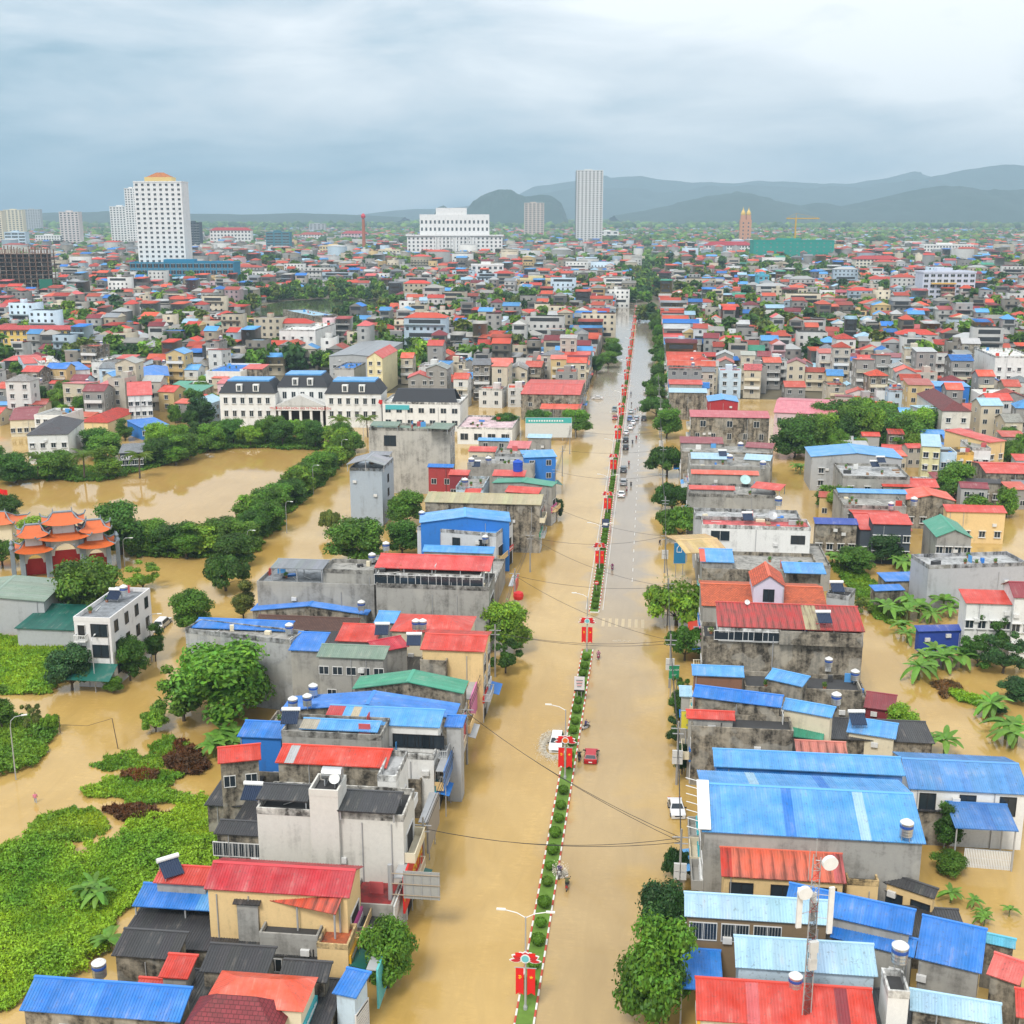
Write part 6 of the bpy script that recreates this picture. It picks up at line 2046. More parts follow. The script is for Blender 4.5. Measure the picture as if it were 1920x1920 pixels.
def lots_in(u0, u1, v0, v1, du, dv, sc, prob):
	us = np.arange(u0, u1, du)
	for v in np.arange(v0, v1, dv):
		n = len(us)
		uu = us + rng.uniform(-0.22, 0.22, n) * du + (0.5 * du if int(v / dv) % 2 else 0)
		vv_ = v + rng.uniform(-0.2, 0.2, n) * dv
		x = (uu - 8.2) * CA + vv_ * SA
		y = -(uu - 8.2) * SA + vv_ * CA
		ok = town_ok(x, y) & (rng.random(n) < prob)
		for a, b in zip(x[ok], y[ok]):
			turn = random.random() < 0.45
			W_ = du * random.uniform(0.6, 0.98) * sc
			D_ = dv * random.uniform(0.6, 0.95) * sc
			if random.random() < 0.03 and b > 470:
				LOTS.append((a, b, -AL, W_ * random.uniform(1.6, 2.6), D_ * 1.1, random.choice([3, 4, 5, 5, 6]), random.choice(["flat", "flat", "hip"]), int(rng.choice([5, 6, 0, 10])), int(rng.choice([1, 1, 2, 4]))))
				continue
			LOTS.append((a, b, -AL + (random.uniform(-0.12, 0.12)), W_, D_, random.choices([1, 2, 3, 4, 5], [12, 32, 34, 16, 6])[0], FORMS[rng.choice(6, p=FW)], int(rng.choice(len(ROOFC), p=ROOFW)), int(rng.choice(len(WALLC), p=WALLW))))


# rows facing the avenue
for sgn, u0 in ((-1, -16.0), (1, 16.5)):
	v = 447.0 if sgn > 0 else 492.0
	while v < 960:
		wv = random.uniform(5.2, 9.0)
		dp = random.uniform(12, 20)
		uc = u0 - dp if sgn < 0 else u0
		p = S(uc, v)
		if random.random() < 0.95:
			LOTS.append((p.x, p.y, -AL, dp, wv - 0.3, random.choices([2, 3, 4], [5, 4, 1])[0], random.choice(["mn", "gu", "gu", "flat", "mn"]), int(rng.choice(len(ROOFC), p=ROOFW)), int(rng.choice(len(WALLC), p=WALLW)), sgn))
		v += wv
lots_in(-420, 420, 380, 720, 9.4, 12.0, 1.0, 0.80)
NEARLOTS = sorted(LOTS, key=lambda l: l[1])
lots_in(-760, 800, 720, 1300, 11.5, 13.0, 1.0, 0.80)
lots_in(-1400, 1200, 1300, 2500, 17.0, 22.0, 0.86, 0.66)
lots_in(-2500, 2300, 2500, 5200, 30.0, 42.0, 0.6, 0.42)

COLN = {0: "red", 1: "orange red", 2: "pink", 3: "bright blue", 4: "light blue", 5: "concrete grey", 6: "pale grey", 7: "maroon", 8: "pale blue", 9: "green", 10: "brick red", 11: "orange brown", 12: "dark red", 13: "slate grey"}
WALN = {0: "bare concrete", 1: "white", 2: "cream", 3: "yellow", 4: "pale blue", 5: "mouldy", 6: "grey", 7: "beige", 8: "pink"}
STN = {1: "single-storey", 2: "two storey", 3: "three storey", 4: "four storey", 5: "five storey", 6: "six storey"}


def quarter(x, y):
	u, v = uv_of(x, y)
	if -40 < u < -14: return "in the west avenue row"
	if 14 < u < 40: return "in the east avenue row"
	if u < -40: return "behind the mansard school" if u > -190 else "beyond the muddy pond"
	return "behind the pink hall" if u < 170 else "beyond the cream hall"


FLATS = []
INDIV, rest = NEARLOTS[:215], NEARLOTS[215:] + LOTS[len(NEARLOTS):]
for l in INDIV:
	x, y, ang, W_, D_, st, fm, rc, wc = l[:9]
	z = st * 3.3 + 0.6
	v = Vol(fm, z, {"gu": 1.8, "mn": 0.9, "gv": 1.7, "hip": 2.0, "flat": 0, "mf": 0.8}[fm], box=(x, y, ang, W_, D_))
	root = thing("town_house", "%s house with %s %s roof, %s walls, %s" % (STN[st], COLN[rc], TN[fm], WALN[wc], quarter(x, y)), "house", v.o, ang, "houses " + quarter(x, y))
	build_vol(root, v, vary(ROOFC[rc], 0.1), WALLC[wc], TILE if (fm == "hip" or random.random() < 0.3) else METAL)
	put_windows(root, v, "S", max(1, int(W_ / 3.6)), st, z0=1.3, wd=1.3, ht=1.4, style=random.choice(["sill", "", "sill"]))
	side = "E" if x < 40 else "W"
	if len(l) > 9:
		street_front(root, v, "E" if l[9] < 0 else "W", WALLC[wc], random)
	else:
		put_windows(root, v, side, max(1, int(D_ / 5)), st, z0=1.3, wd=1.2, ht=1.3, style="")
		if st > 1 and random.random() < 0.55:
			for k in range(1, st):
				place_on(root, v, "S", W_ / 2, k * 3.3, balcony_mesh(round(W_ * 0.8, 0), 1.1, random.choice(["rail", "solid"])), "balcony", random.choice([W, CR, WALLC[wc]]))
	if fm == "flat":
		FLATS.append((root, v, st, wc))
	if fm == "flat" and random.random() < 0.6:
		dx_, dy_ = W_ * random.uniform(0.2, 0.6), D_ * random.uniform(0.3, 0.6)
		MB().box(dx_, dy_, z - 0.7, dx_ + 2.6, dy_ + 3.0, z + 1.6).build("stair_head", wall_material(WALLC[wc]), root, WALLC[wc])
# sheds and trees crowding the yards between the larger houses
for l in INDIV:
	BLOCKED.append((l[0] + l[3] / 2, l[1] + l[4] / 2, max(l[3], l[4]) / 2 + 0.5))
ns = 0
for i in range(1500):
	px, py = (random.uniform(1545, 1915), random.uniform(770, 1010)) if random.random() < 0.62 else (random.uniform(0, 400), random.uniform(700, 800))
	p = at(px, py)
	lane = px < 1600 and py > 1000 - (px - 1520) * 0.5
	if lane or not town_ok(np.array([p.x]), np.array([p.y]))[0] or ns > 125: continue
	BLOCKED.append((p.x, p.y, 3.4))
	ns += 1
	if ns % 5 < 3:
		rc, wc = int(rng.choice(len(ROOFC), p=ROOFW)), int(rng.choice(len(WALLC), p=WALLW))
		z = random.uniform(2.8, 6.5)
		v = Vol("mn" if ns % 2 else "gu", z, 0.8, box=(p.x - 3, p.y - 3, -AL + random.uniform(-0.2, 0.2), random.uniform(4.5, 7.5), random.uniform(4.5, 7)))
		root = thing("yard_shed", "%s sheet-roofed yard shed with %s walls, %s" % (COLN[rc], WALN[wc], quarter(p.x, p.y)), "shed", v.o, v.ang, "yard sheds " + quarter(p.x, p.y))
		build_vol(root, v, vary(ROOFC[rc], 0.1), WALLC[wc], RUST if ns % 7 == 0 else METAL)
		put_windows(root, v, "S", 2, 1 + (z > 5), z0=1.0, wd=1.1, ht=1.2)
	else:
		hue = random.choice(["mid", "bright", "dark", "mid"])
		tree(px, py, random.uniform(5, 8.5), random.uniform(5, 8.5), random.choice(["r1", "r2", "mr1", "t1"]), hue, HN[hue] + "yard tree between sheds " + quarter(p.x, p.y), "yard trees " + quarter(p.x, p.y), trunk=0.1)
# the rest of the town merges into one mass of roofs
Vs, Fs, Cs = [], [], []
nb = 0
for l in rest:
	x, y, ang, W_, D_, st, fm, rc, wc = l[:9]
	if y > 2500: st = min(st, 3)
	h = st * 3.3 + random.uniform(0, 0.8)
	if y > 1300: h *= 1.15
	rise = {"gu": 1.9, "mn": 0.9, "gv": 1.9, "hip": 2.1, "flat": 0.0, "mf": 0.8}[fm]
	ca_, sa_ = math.cos(ang), math.sin(ang)
	pts, fc, cc = [], [], []
	wcol = np.array(WALLC[wc]) * random.uniform(0.5, 0.95)
	if wc == 5: wcol = np.array((0.16, 0.145, 0.12))
	rcol = np.array(ROOFC[rc]) * random.uniform(0.55, 1.05)
	b = [(0, 0), (W_, 0), (W_, D_), (0, D_)]
	pts += [(px, py, -1) for px, py in b] + [(px, py, h) for px, py in b]
	fc += [(0, 1, 5, 4), (1, 2, 6, 5), (2, 3, 7, 6), (3, 0, 4, 7)]
	cc += [wcol] * 4
	o_ = 0.35
	if fm == "flat":
		k = len(pts)
		pts += [(0.2, 0.2, h), (W_ - 0.2, 0.2, h), (W_ - 0.2, D_ - 0.2, h), (0.2, D_ - 0.2, h)]
		pts += [(0.2, 0.2, h - 0.6), (W_ - 0.2, 0.2, h - 0.6), (W_ - 0.2, D_ - 0.2, h - 0.6), (0.2, D_ - 0.2, h - 0.6)]
		fc += [(4, 5, k + 1, k), (5, 6, k + 2, k + 1), (6, 7, k + 3, k + 2), (7, 4, k, k + 3), (k + 4, k + 5, k + 6, k + 7), (k + 3, k + 2, k + 6, k + 7), (k, k + 3, k + 7, k + 4), (k + 2, k + 1, k + 5, k + 6)]
		fl_ = np.array((0.3, 0.3, 0.29)) if random.random() < 0.6 else rcol
		cc += [wcol] * 4 + [fl_] + [wcol] * 3
		if random.random() < 0.5:
			k = len(pts)
			bx, by = W_ * random.uniform(0.1, 0.5), D_ * random.uniform(0.2, 0.5)
			pts += [(bx + i * 2.8, by + j * 3, z_) for z_ in (h - 0.6, h + 1.9) for i, j in ((0, 0), (1, 0), (1, 1), (0, 1))]
			fc += [(k, k + 1, k + 5, k + 4), (k + 1, k + 2, k + 6, k + 5), (k + 3, k, k + 4, k + 7), (k + 4, k + 5, k + 6, k + 7)]
			cc += [wcol] * 3 + [rcol]
	elif fm in ("mn", "mf"):
		k = len(pts)
		a_, c_ = (h, h + rise) if fm == "mn" else (h + rise, h)
		pts += [(-o_, -o_, a_), (W_ + o_, -o_, a_), (W_ + o_, D_ + o_, c_), (-o_, D_ + o_, c_)]
		fc += [(k, k + 1, k + 2, k + 3), (4, 5, k + 1, k)]
		cc += [rcol, wcol * 0.9]
		if fm == "mn":
			fc += [(5, 6, k + 2, k + 1), (7, 4, k, k + 3)]; cc += [wcol, wcol]
	else:
		k = len(pts)
		pts += [(-o_, -o_, h - 0.1), (W_ + o_, -o_, h - 0.1), (W_ + o_, D_ + o_, h - 0.1), (-o_, D_ + o_, h - 0.1)]
		if fm == "gu":
			pts += [(-o_, D_ / 2, h + rise), (W_ + o_, D_ / 2, h + rise)]
			fc += [(k, k + 1, k + 5, k + 4), (k + 2, k + 3, k + 4, k + 5), (k + 1, k + 2, k + 5, k + 5), (k + 3, k, k + 4, k + 4)]
			cc += [rcol, rcol, wcol, wcol]
		elif fm == "gv":
			pts += [(W_ / 2, -o_, h + rise), (W_ / 2, D_ + o_, h + rise)]
			fc += [(k + 3, k, k + 4, k + 5), (k + 1, k + 2, k + 5, k + 4), (k, k + 1, k + 4, k + 4), (k + 2, k + 3, k + 5, k + 5)]
			cc += [rcol, rcol, wcol, wcol]
		else:
			i_ = min(W_, D_) * 0.45
			pts += [(i_, D_ / 2, h + rise), (max(W_ - i_, i_ + 0.3), D_ / 2, h + rise)]
			fc += [(k, k + 1, k + 5, k + 4), (k + 2, k + 3, k + 4, k + 5), (k + 1, k + 2, k + 5, k + 5), (k + 3, k, k + 4, k + 4)]
			cc += [rcol] * 4
	if y < 1500:
		nc = max(1, int(W_ / 3.4))
		for fl in range(st):
			if random.random() < 0.35:               # open loggia or shop band
				wins = [(W_ * 0.12, W_ * 0.88, 1.9)]
			else:
				wins = [((j + 0.5) * W_ / nc - 0.65, (j + 0.5) * W_ / nc + 0.65, 1.4) for j in range(nc)]
			for xa, xb, hh in wins:
				k = len(pts)
				z0 = fl * 3.3 + 1.0
				pts += [(xa, -0.06, z0), (xb, -0.06, z0), (xb, -0.06, z0 + hh), (xa, -0.06, z0 + hh)]
				fc.append((k, k + 1, k + 2, k + 3)); cc.append(np.array((0.04, 0.045, 0.05)))
			if fl and random.random() < 0.4:
				k = len(pts)
				z0 = fl * 3.3
				pts += [(0, -1.0, z0), (W_, -1.0, z0), (W_, -1.0, z0 + 0.9), (0, -1.0, z0 + 0.9), (0, -0.02, z0), (W_, -0.02, z0)]
				fc += [(k, k + 1, k + 2, k + 3), (k, k + 4, k + 5, k + 1)]; cc += [np.minimum(wcol * 1.2, 0.8)] * 2
	P_ = np.array(pts)
	Q_ = np.stack([x + P_[:, 0] * ca_ - P_[:, 1] * sa_, y + P_[:, 0] * sa_ + P_[:, 1] * ca_, P_[:, 2]], 1)
	Vs.append(Q_)
	Fs.append(np.array(fc) + nb)
	Cs.append(np.array(cc))
	nb += len(P_)
me = leaf_mesh("far_town_houses", np.concatenate(Vs), np.concatenate(Fs), np.concatenate(Cs), FACE)
o = kind(obj("far_town_houses", me), "stuff")
o["label"] = "mass of red, blue and grey roofs spreading to the hills"

# ---------------------------------------------------------------- trees among the far roofs: single ones first, then one wood
TMP = [crown_arrays(60 + i, f_, 150, 0.95) for i, f_ in enumerate(["round", "round", "tall", "umbrella"])]
icv, icf = ico(1)
iv0, if0 = ico(0)
Vs, Fs, Cs, nb = [], [], [], 0


def far_tree(x, y, sc, hue):
	global nb
	if y < 1700:
		Vv, F, T = TMP[random.randrange(4)]
		a_ = random.uniform(0, 6.28)
		c_, s_ = math.cos(a_), math.sin(a_)
		Q = np.stack([x + (Vv[:, 0] * c_ - Vv[:, 1] * s_) * sc, y + (Vv[:, 0] * s_ + Vv[:, 1] * c_) * sc, Vv[:, 2] * sc * 1.05 + 1.2 * sc], 1)
		Vs.append(Q); Fs.append(F + nb); Cs.append(T * hue)
		nb += len(Q)
	else:
		a_, b_ = (icv, icf) if y < 2600 else (iv0, if0)
		nz = 1 + 0.25 * rng.normal(size=(len(a_), 1))
		Q = a_ * nz * np.array([4.2, 4.2, 3.2]) * sc + np.array([x, y, 3.2 * sc])
		Vs.append(Q); Fs.append(np.concatenate([b_, b_[:, 2:]], 1) + nb)
		Cs.append(np.tile(np.array(hue), (len(b_), 1)) * rng.uniform(0.75, 1.25, (len(b_), 1)))
		nb += len(Q)


HUE = [np.array(GREENS[k]) for k in ("dark", "mid", "deep", "olive", "bright")]
# authored groves at middle distance (photo x, y of foot): single trees
GROVES = [((180, 640), (230, 660), 9), ((360, 650), (450, 690), 22), ((455, 640), (520, 690), 14), ((630, 650), (700, 680), 12), ((700, 655), (760, 690), 4), ((945, 660), (985, 690), 5),
		  ((1340, 648), (1450, 690), 16), ((1480, 650), (1520, 672), 5), ((1560, 640), (1700, 665), 8), ((1700, 645), (1760, 700), 8), ((1395, 600), (1430, 620), 5), ((340, 768), (420, 800), 8), ((30, 700), (140, 720), 6)]
for (x0, y0), (x1, y1), n in GROVES:
	for i in range(n):
		px, py = random.uniform(x0, x1), random.uniform(y0, y1)
		hue = random.choice(["dark", "mid", "deep", "mid"])
		tree(px, py, random.uniform(7, 11), random.uniform(7, 10.5), random.choice(["mr1", "mr2", "mt1"]), hue,
			 "%s garden tree among the roofs %s" % ({"dark": "dark green", "mid": "fresh green", "deep": "blackish green"}[hue], quarter(*at(px, py)[:2])), "garden trees " + quarter(*at(px, py)[:2]), trunk=0.12)
FG = [((440, 566), (740, 556), 90), ((530, 615), (560, 660), 10), ((250, 560), (430, 580), 40), ((620, 590), (700, 612), 16), ((500, 545), (740, 552), 50), ((1200, 600), (1235, 606), 8), ((1265, 560), (1320, 566), 20),
	  ((1170, 470), (1215, 556), 150), ((1180, 545), (1212, 572), 30), ((1300, 555), (1430, 575), 60), ((1640, 545), (1720, 570), 26), ((1630, 580), (1720, 600), 22), ((1410, 480), (1460, 500), 30), ((1570, 490), (1610, 505), 14), ((1690, 490), (1760, 510), 30), ((1840, 530), (1920, 560), 30),
	  ((100, 480), (260, 500), 26), ((440, 560), (480, 600), 10), ((130, 560), (240, 575), 26), ((700, 480), (760, 492), 16), ((1010, 480), (1080, 496), 26), ((760, 530), (880, 560), 30), ((940, 590), (975, 630), 10), ((0, 540), (60, 560), 12), ((1800, 630), (1920, 660), 16), ((1840, 560), (1920, 590), 14)]
for (x0, y0), (x1, y1), n in FG:
	for i in range(n):
		p = at(random.uniform(x0, x1), random.uniform(y0, y1))
		far_tree(p.x, p.y, random.uniform(0.9, 1.6), random.choice(HUE) * random.uniform(0.8, 1.2))
for y0, y1, n, s0 in ((480, 1300, 3300, 1.45), (1300, 2600, 4200, 1.8), (2600, 5200, 5200, 2.3), (5200, 8800, 5200, 4.2)):
	for i in range(n):
		y = math.sqrt(random.uniform(y0 * y0, y1 * y1))
		x = y * random.uniform(-0.46, 0.46)
		u, v = uv_of(x, y)
		if -17 < u < 16 and v < 1000: continue
		if y < 1300 and (in_poly(np.array([x]), np.array([y]), OUT_LAKE)[0] or not town_ok(np.array([x]), np.array([y]))[0]): continue
		if vnoise(np.array([x / 240.0]), np.array([y / 240.0]), 4)[0] < 0.30: continue
		far_tree(x, y, s0 * random.uniform(0.7, 1.25), random.choice(HUE) * random.uniform(0.8, 1.2))
me = leaf_mesh("far_woodland", np.concatenate(Vs), np.concatenate(Fs), np.concatenate(Cs))
o = kind(obj("far_woodland", me, None, (1, 1, 1)), "stuff")
o["label"] = "green trees between the roofs as far as the hills"

# ---------------------------------------------------------------- the avenue: median, kerbs, lamps, shrubs
KERB_R = simple("kerb_red", (0.50, 0.07, 0.04), 0.7, 0, 0.2, 4)
KERB_W = simple("kerb_white", (0.74, 0.72, 0.66), 0.7, 0, 0.2, 4)
HWID = 0.85
SEGS = [(80.0, 187.0), (206.5, 930.0)]


def mpt(u, v, z=0.0):
	return S(u + med(v), v, z)


mr_root = thing("median", "planted avenue median with red and white kerb stones", "median", (0, 0, 0))
for v0, v1 in SEGS:
	mb = MB()
	vs_ = list(np.arange(v0, v1, 6.0)) + [v1]
	for a, b in zip(vs_[:-1], vs_[1:]):
		k = len(mb.v)
		mb.v += [tuple(mpt(-HWID + 0.1, a, 0.16)), tuple(mpt(HWID - 0.1, a, 0.16)), tuple(mpt(HWID - 0.1, b, 0.16)), tuple(mpt(-HWID + 0.1, b, 0.16))]
		mb.f.append([k, k + 1, k + 2, k + 3]); mb.m.append(0)
	mb.build("lawn", GRASS, mr_root)
km = MB().box(-0.085, 0, -0.4, 0.085, 0.985, 0.19).mesh("kerb_stone", [KERB_R])
kw = MB().box(-0.085, 0, -0.4, 0.085, 0.985, 0.19).mesh("kerb_stone", [KERB_W])
far_k = MB()
cnt = 0
for v0, v1 in SEGS:
	for i, v in enumerate(np.arange(v0, v1, 1.0)):
		for sgn in (-1, 1):
			p = mpt(sgn * HWID, v)
			d_ = mpt(sgn * HWID, v + 1) - p
			if 84 < v < 234 and cnt < 298:
				obj("kerb_stone", (km, kw)[(i + (sgn > 0)) % 2], mr_root, None, p, math.atan2(-d_.x, d_.y))
				cnt += 1
			elif v >= 234:
				q = p + d_ * 0.98
				n_ = Vector((0.11, 0, 0))
				far_k.add([p - n_, p + n_, q + n_, q - n_, p - n_ + Vector((0, 0, .24)), p + n_ + Vector((0, 0, .24)), q + n_ + Vector((0, 0, .24)), q - n_ + Vector((0, 0, .24))],
						  [(4, 5, 6, 7), (0, 1, 5, 4), (1, 2, 6, 5), (3, 0, 4, 7)], (i + (sgn > 0)) % 2)
kind(far_k.build("far_kerb", [KERB_R, KERB_W], mr_root), "stuff")
# low wall end of the median at the crossing
MB().tube(mpt(-HWID, 206.4, 0.05), mpt(HWID, 206.4, 0.05), 0.12).build("median_nose", KERB_W, mr_root)

# clipped shrubs
rs_ = np.random.default_rng(77)
d = rs_.normal(size=(900, 3)); d /= np.linalg.norm(d, axis=1, keepdims=True)
P_ = d * np.array([0.66, 0.66, 0.50]) * rs_.uniform(0.9, 1.04, (900, 1))
Vv, F_ = leaf_quads(P_, d + rs_.normal(scale=0.4, size=d.shape), 0.085, rs_)
b_ = len(Vv)
Vv = np.concatenate([Vv, icv * np.array([0.6, 0.6, 0.45])])
F_ = np.concatenate([F_, np.concatenate([icf, icf[:, 2:]], 1) + b_])
SHR = leaf_mesh("foliage", Vv, F_, np.concatenate([rs_.uniform(0.7, 1.25, (900, 1)) * np.ones((1, 3)), np.full((len(icf), 3), 0.85)]))
SST = MB().tube((0, 0, 0), (0, 0, 0.5), 0.06, 0.05).mesh("stem", [BARK])
ns = 0
for v0, v1, st_ in ((86.0, 186.0, 3.55), (208.0, 400.0, 3.6), (400.0, 700.0, 5.0)):
	for v in np.arange(v0, v1, st_):
		if any(abs(v - (94 + 46 * k)) < 1.0 for k in range(14)): continue
		p = mpt(random.uniform(-0.08, 0.08), v + random.uniform(-0.3, 0.3), 0.16)
		t = thing("median_shrub", "ball-clipped green shrub in the avenue median", "shrub", p, random.uniform(0, 6), "clipped shrubs along the median")
		s_ = random.uniform(0.85, 1.12)
		obj("foliage", SHR, t, vary((0.12, 0.25, 0.02), 0.15), (0, 0, 0.62 * s_), 0, s_)
		obj("stem", SST, t)

# ---- lamp posts with lotus emblem and twin banners
def star_pts(r, n=5, a0=math.pi / 2):
	return [((r if i % 2 == 0 else r * 0.4) * math.cos(a0 + i * math.pi / n), (r if i % 2 == 0 else r * 0.4) * math.sin(a0 + i * math.pi / n)) for i in range(2 * n)]


def flat_up(poly, y0, y1, m=0, mb=None):         # outline in x,z extruded along y
	mb = mb or MB()
	k = len(poly)
	pts = [(x, y0, z) for x, z in poly] + [(x, y1, z) for x, z in poly]
	fs = [tuple(range(k)), tuple(range(2 * k - 1, k - 1, -1))] + [((i + 1) % k, i, i + k, (i + 1) % k + k) for i in range(k)]
	return mb.add(pts, fs, m)


def petal(a, l0, l1, w_):
	ca_, sa_ = math.cos(a), math.sin(a)
	out = []
	for s, ww in ((0, 0.25), (0.3, 0.9), (0.6, 1.0), (0.85, 0.55), (1.0, 0.0), (0.85, -0.55), (0.6, -1.0), (0.3, -0.9), (0, -0.25)):
		r_ = l0 + (l1 - l0) * s
		out.append((ca_ * r_ - sa_ * ww * w_, sa_ * r_ + ca_ * ww * w_))
	return out


PETW = MB(); PETR = MB()
for a, l1, ww in ((rad(90), 0.95, 0.34), (rad(55), 1.0, 0.34), (rad(125), 1.0, 0.34), (rad(22), 1.35, 0.26), (rad(158), 1.35, 0.26), (rad(0), 1.45, 0.2), (rad(180), 1.45, 0.2)):
	flat_up(petal(a, 0.25, l1, ww), -0.05, 0.05, 0, PETW)
	flat_up(petal(a, 0.45, l1 * 0.9, ww * 0.72), -0.08, 0.08, 0, PETR)
PETW = PETW.mesh("lotus_petals", [WHITE]); PETR = PETR.mesh("lotus_petal_faces", [simple("lotus_red", (0.55, 0.02, 0.03), 0.5)])
DISC = MB()
flat_up([(0.44 * math.cos(i * 0.3927), 0.44 * math.sin(i * 0.3927)) for i in range(16)], -0.12, 0.12, 0, DISC)
flat_up([(0.33 * math.cos(i * 0.3927), 0.33 * math.sin(i * 0.3927)) for i in range(16)], -0.14, 0.14, 1, DISC)
DISC_T = DISC.mesh("lotus_disc", [WHITE, simple("disc_teal", (0.15, 0.5, 0.55), 0.5)])
DISC_O = DISC.mesh("lotus_disc", [WHITE, simple("disc_orange", (0.75, 0.16, 0.02), 0.5)])
BAN = MB()
flat_up([(-0.36, 0), (-0.36, -2.75), (0.0, -2.5), (0.36, -2.75), (0.36, 0)], -0.015, 0.015, 0, BAN)
BAN = BAN.mesh("banner", [BANNER])
STAR = flat_up(star_pts(0.2), -0.03, 0.03).mesh("star_emblem", [YELLOW])
HS = MB()
arc = [(0.17 * math.cos(a), 0.17 * math.sin(a)) for a in np.linspace(rad(-140), rad(80), 10)]
flat_up([(x, z) for x, z in arc] + [(x * 0.72 - 0.02, z * 0.72) for x, z in reversed(arc)], -0.03, 0.03, 0, HS)
HS.box(-0.03, -0.028, -0.2, 0.03, 0.028, 0.12).box(-0.12, -0.026, 0.08, 0.10, 0.026, 0.16)
HS = HS.mesh("hammer_sickle_emblem", [YELLOW])
POLE = MB().tube((0, 0, 0), (0, 0, 9.4), 0.11, 0.06, 8).lathe([(0.2, 0), (0.2, 0.25), (0.12, 0.5)], 8).mesh("pole", [GALV])
ARM = MB()
for sg in (-1, 1):
	ARM.path([(0, 0, 9.3), (sg * 0.8, 0, 9.75), (sg * 2.0, 0, 10.0)], 0.045)
ARM1 = MB().path([(0, 0, 9.3), (-0.8, 0, 9.75), (-2.0, 0, 10.0)], 0.045).mesh("lamp_arm", [WHITE])
ARM = ARM.mesh("lamp_arm", [WHITE])
HEAD = MB().box(-0.4, -0.12, -0.05, 0.4, 0.12, 0.07).mesh("lamp_head", [simple("lamp_head_paint", (0.75, 0.74, 0.68), 0.4)])
BFR = MB().box(-1.0, -0.03, -0.05, 1.0, 0.03, 0.0).mesh("banner_bracket", [GALV])
for k in range(18):
	v = 94 + 46 * k
	if v > 900: break
	two = k not in (1, 2)
	teal = k in (0, 2)
	p = mpt(-0.1, v, 0.16)
	lab = ["double-armed lamp post with teal lotus disc and twin red banners", "single-armed lamp post with orange lotus disc beside the white sedan", "single-armed lamp post with teal lotus disc at the median end by the crossing"][k] if k < 3 else "double-armed lamp post with orange lotus disc and twin red banners"
	t = thing("lamp_post", lab, "street lamp", p, -AL, "lamp posts along the median")
	obj("pole", POLE, t)
	a_ = obj("lamp_arm", ARM if two else ARM1, t)
	for sg in ((-1, 1) if two else (-1,)):
		obj("lamp_head", HEAD, a_, None, (sg * 2.2, 0, 10.0))
	lt = obj("lotus_emblem", PETW, t, None, (0, -0.18, 5.1))
	obj("petal_faces", PETR, lt)
	obj("disc", DISC_T if teal else DISC_O, lt, None, (0, 0, 0.25))
	for sg in (-1, 1):
		st = obj("corner_flag", flat_up([(-0.28, -0.2), (0.28, -0.2), (0.28, 0.2), (-0.28, 0.2)], -0.1, -0.06).mesh("corner_flag", [BANNER]) if ("cf",) not in MESH else MESH[("cf",)], lt, None, (sg * 0.62, 0, 0.62))
		MESH[("cf",)] = st.data
		bn = obj("banner", BAN, t, None, (sg * 0.52, -0.05, 4.25))
		obj("emblem", STAR if sg > 0 else HS, bn, None, (0, 0, -0.9))
	obj("bracket", BFR, t, None, (0, -0.05, 4.3))

# median sign boards
t = thing("sign_board", "white notice board on posts in the median before the sedan", "sign", mpt(0.05, 165.0, 0.16), -AL)
MB().box(-0.75, -0.04, 1.6, 0.75, 0.04, 3.9).build("panel", simple("notice_white", (0.72, 0.70, 0.72), 0.5), t)
MB().box(-0.75, -0.06, 1.6, 0.75, -0.045, 1.85).build("footer", BLACK, t)
for i in range(5):
	MB().box(-0.5 + 0.04 * i, -0.055, 3.3 - 0.25 * i, 0.5 - 0.05 * i, -0.045, 3.4 - 0.25 * i).build("text_line", REDP if i % 2 else CABLE, t)
for s_ in (-0.3, 0.3):
	MB().tube((s_, 0, 0), (s_, 0, 1.6), 0.05).build("post", GALV, t)
t = thing("sign_board", "dark blue and white notice board in the far median", "sign", mpt(0, 262.0, 0.16), -AL)
MB().box(-0.8, -0.04, 1.2, 0.8, 0.04, 3.2).build("panel", PAINT, t, (0.05, 0.07, 0.14))
MB().box(-0.5, -0.06, 1.7, 0.5, -0.045, 2.3).build("text_block", WHITE, t)
MB().tube((0, 0, 0), (0, 0, 1.2), 0.06).build("post", GALV, t)
t = thing("road_sign", "round red no-entry sign at the median nose", "road sign", mpt(0.0, 216.0, 0.16), -AL)
MB().tube((0, 0, 0), (0, 0, 2.4), 0.04).build("post", GALV, t)
flat_up([(0.42 * math.cos(i * 0.5236), 2.5 + 0.42 * math.sin(i * 0.5236)) for i in range(12)], -0.03, 0.0).build("disc", REDP, t)
MB().box(-0.3, -0.05, 2.42, 0.3, -0.031, 2.58).build("bar", WHITE, t)

# zebra crossing and lane dashes showing through the shallow water
STRIPE = simple("road_paint_under_water", (0.52, 0.40, 0.22), 0.3, 0, 0.3, 2)
zr = thing("zebra_crossing", "faded zebra crossing under shallow water at the junction", "road marking", S(0, 0, 0))
zr.rotation_euler = (0, 0, -AL)
for i in range(7):
	MB().add([(1.6 + i * 1.15, 199.0, 0.008), (2.15 + i * 1.15, 199.0, 0.008), (2.15 + i * 1.15, 203.5, 0.008), (1.6 + i * 1.15, 203.5, 0.008)], [(0, 1, 2, 3)]).build("stripe", STRIPE, zr)
ln = thing("lane_marking", "white lane lines visible through the shallow water", "road marking", S(0, 0, 0))
ln.rotation_euler = (0, 0, -AL)
LW = simple("lane_paint", (0.55, 0.52, 0.46), 0.35, 0, 0.2, 2)
for i in range(34):
	v = 226 + i * 7.0
	MB().add([(6.5, v, 0.008), (6.66, v, 0.008), (6.66, v + 2.4, 0.008), (6.5, v + 2.4, 0.008)], [(0, 1, 2, 3)]).build("dash", LW, ln)
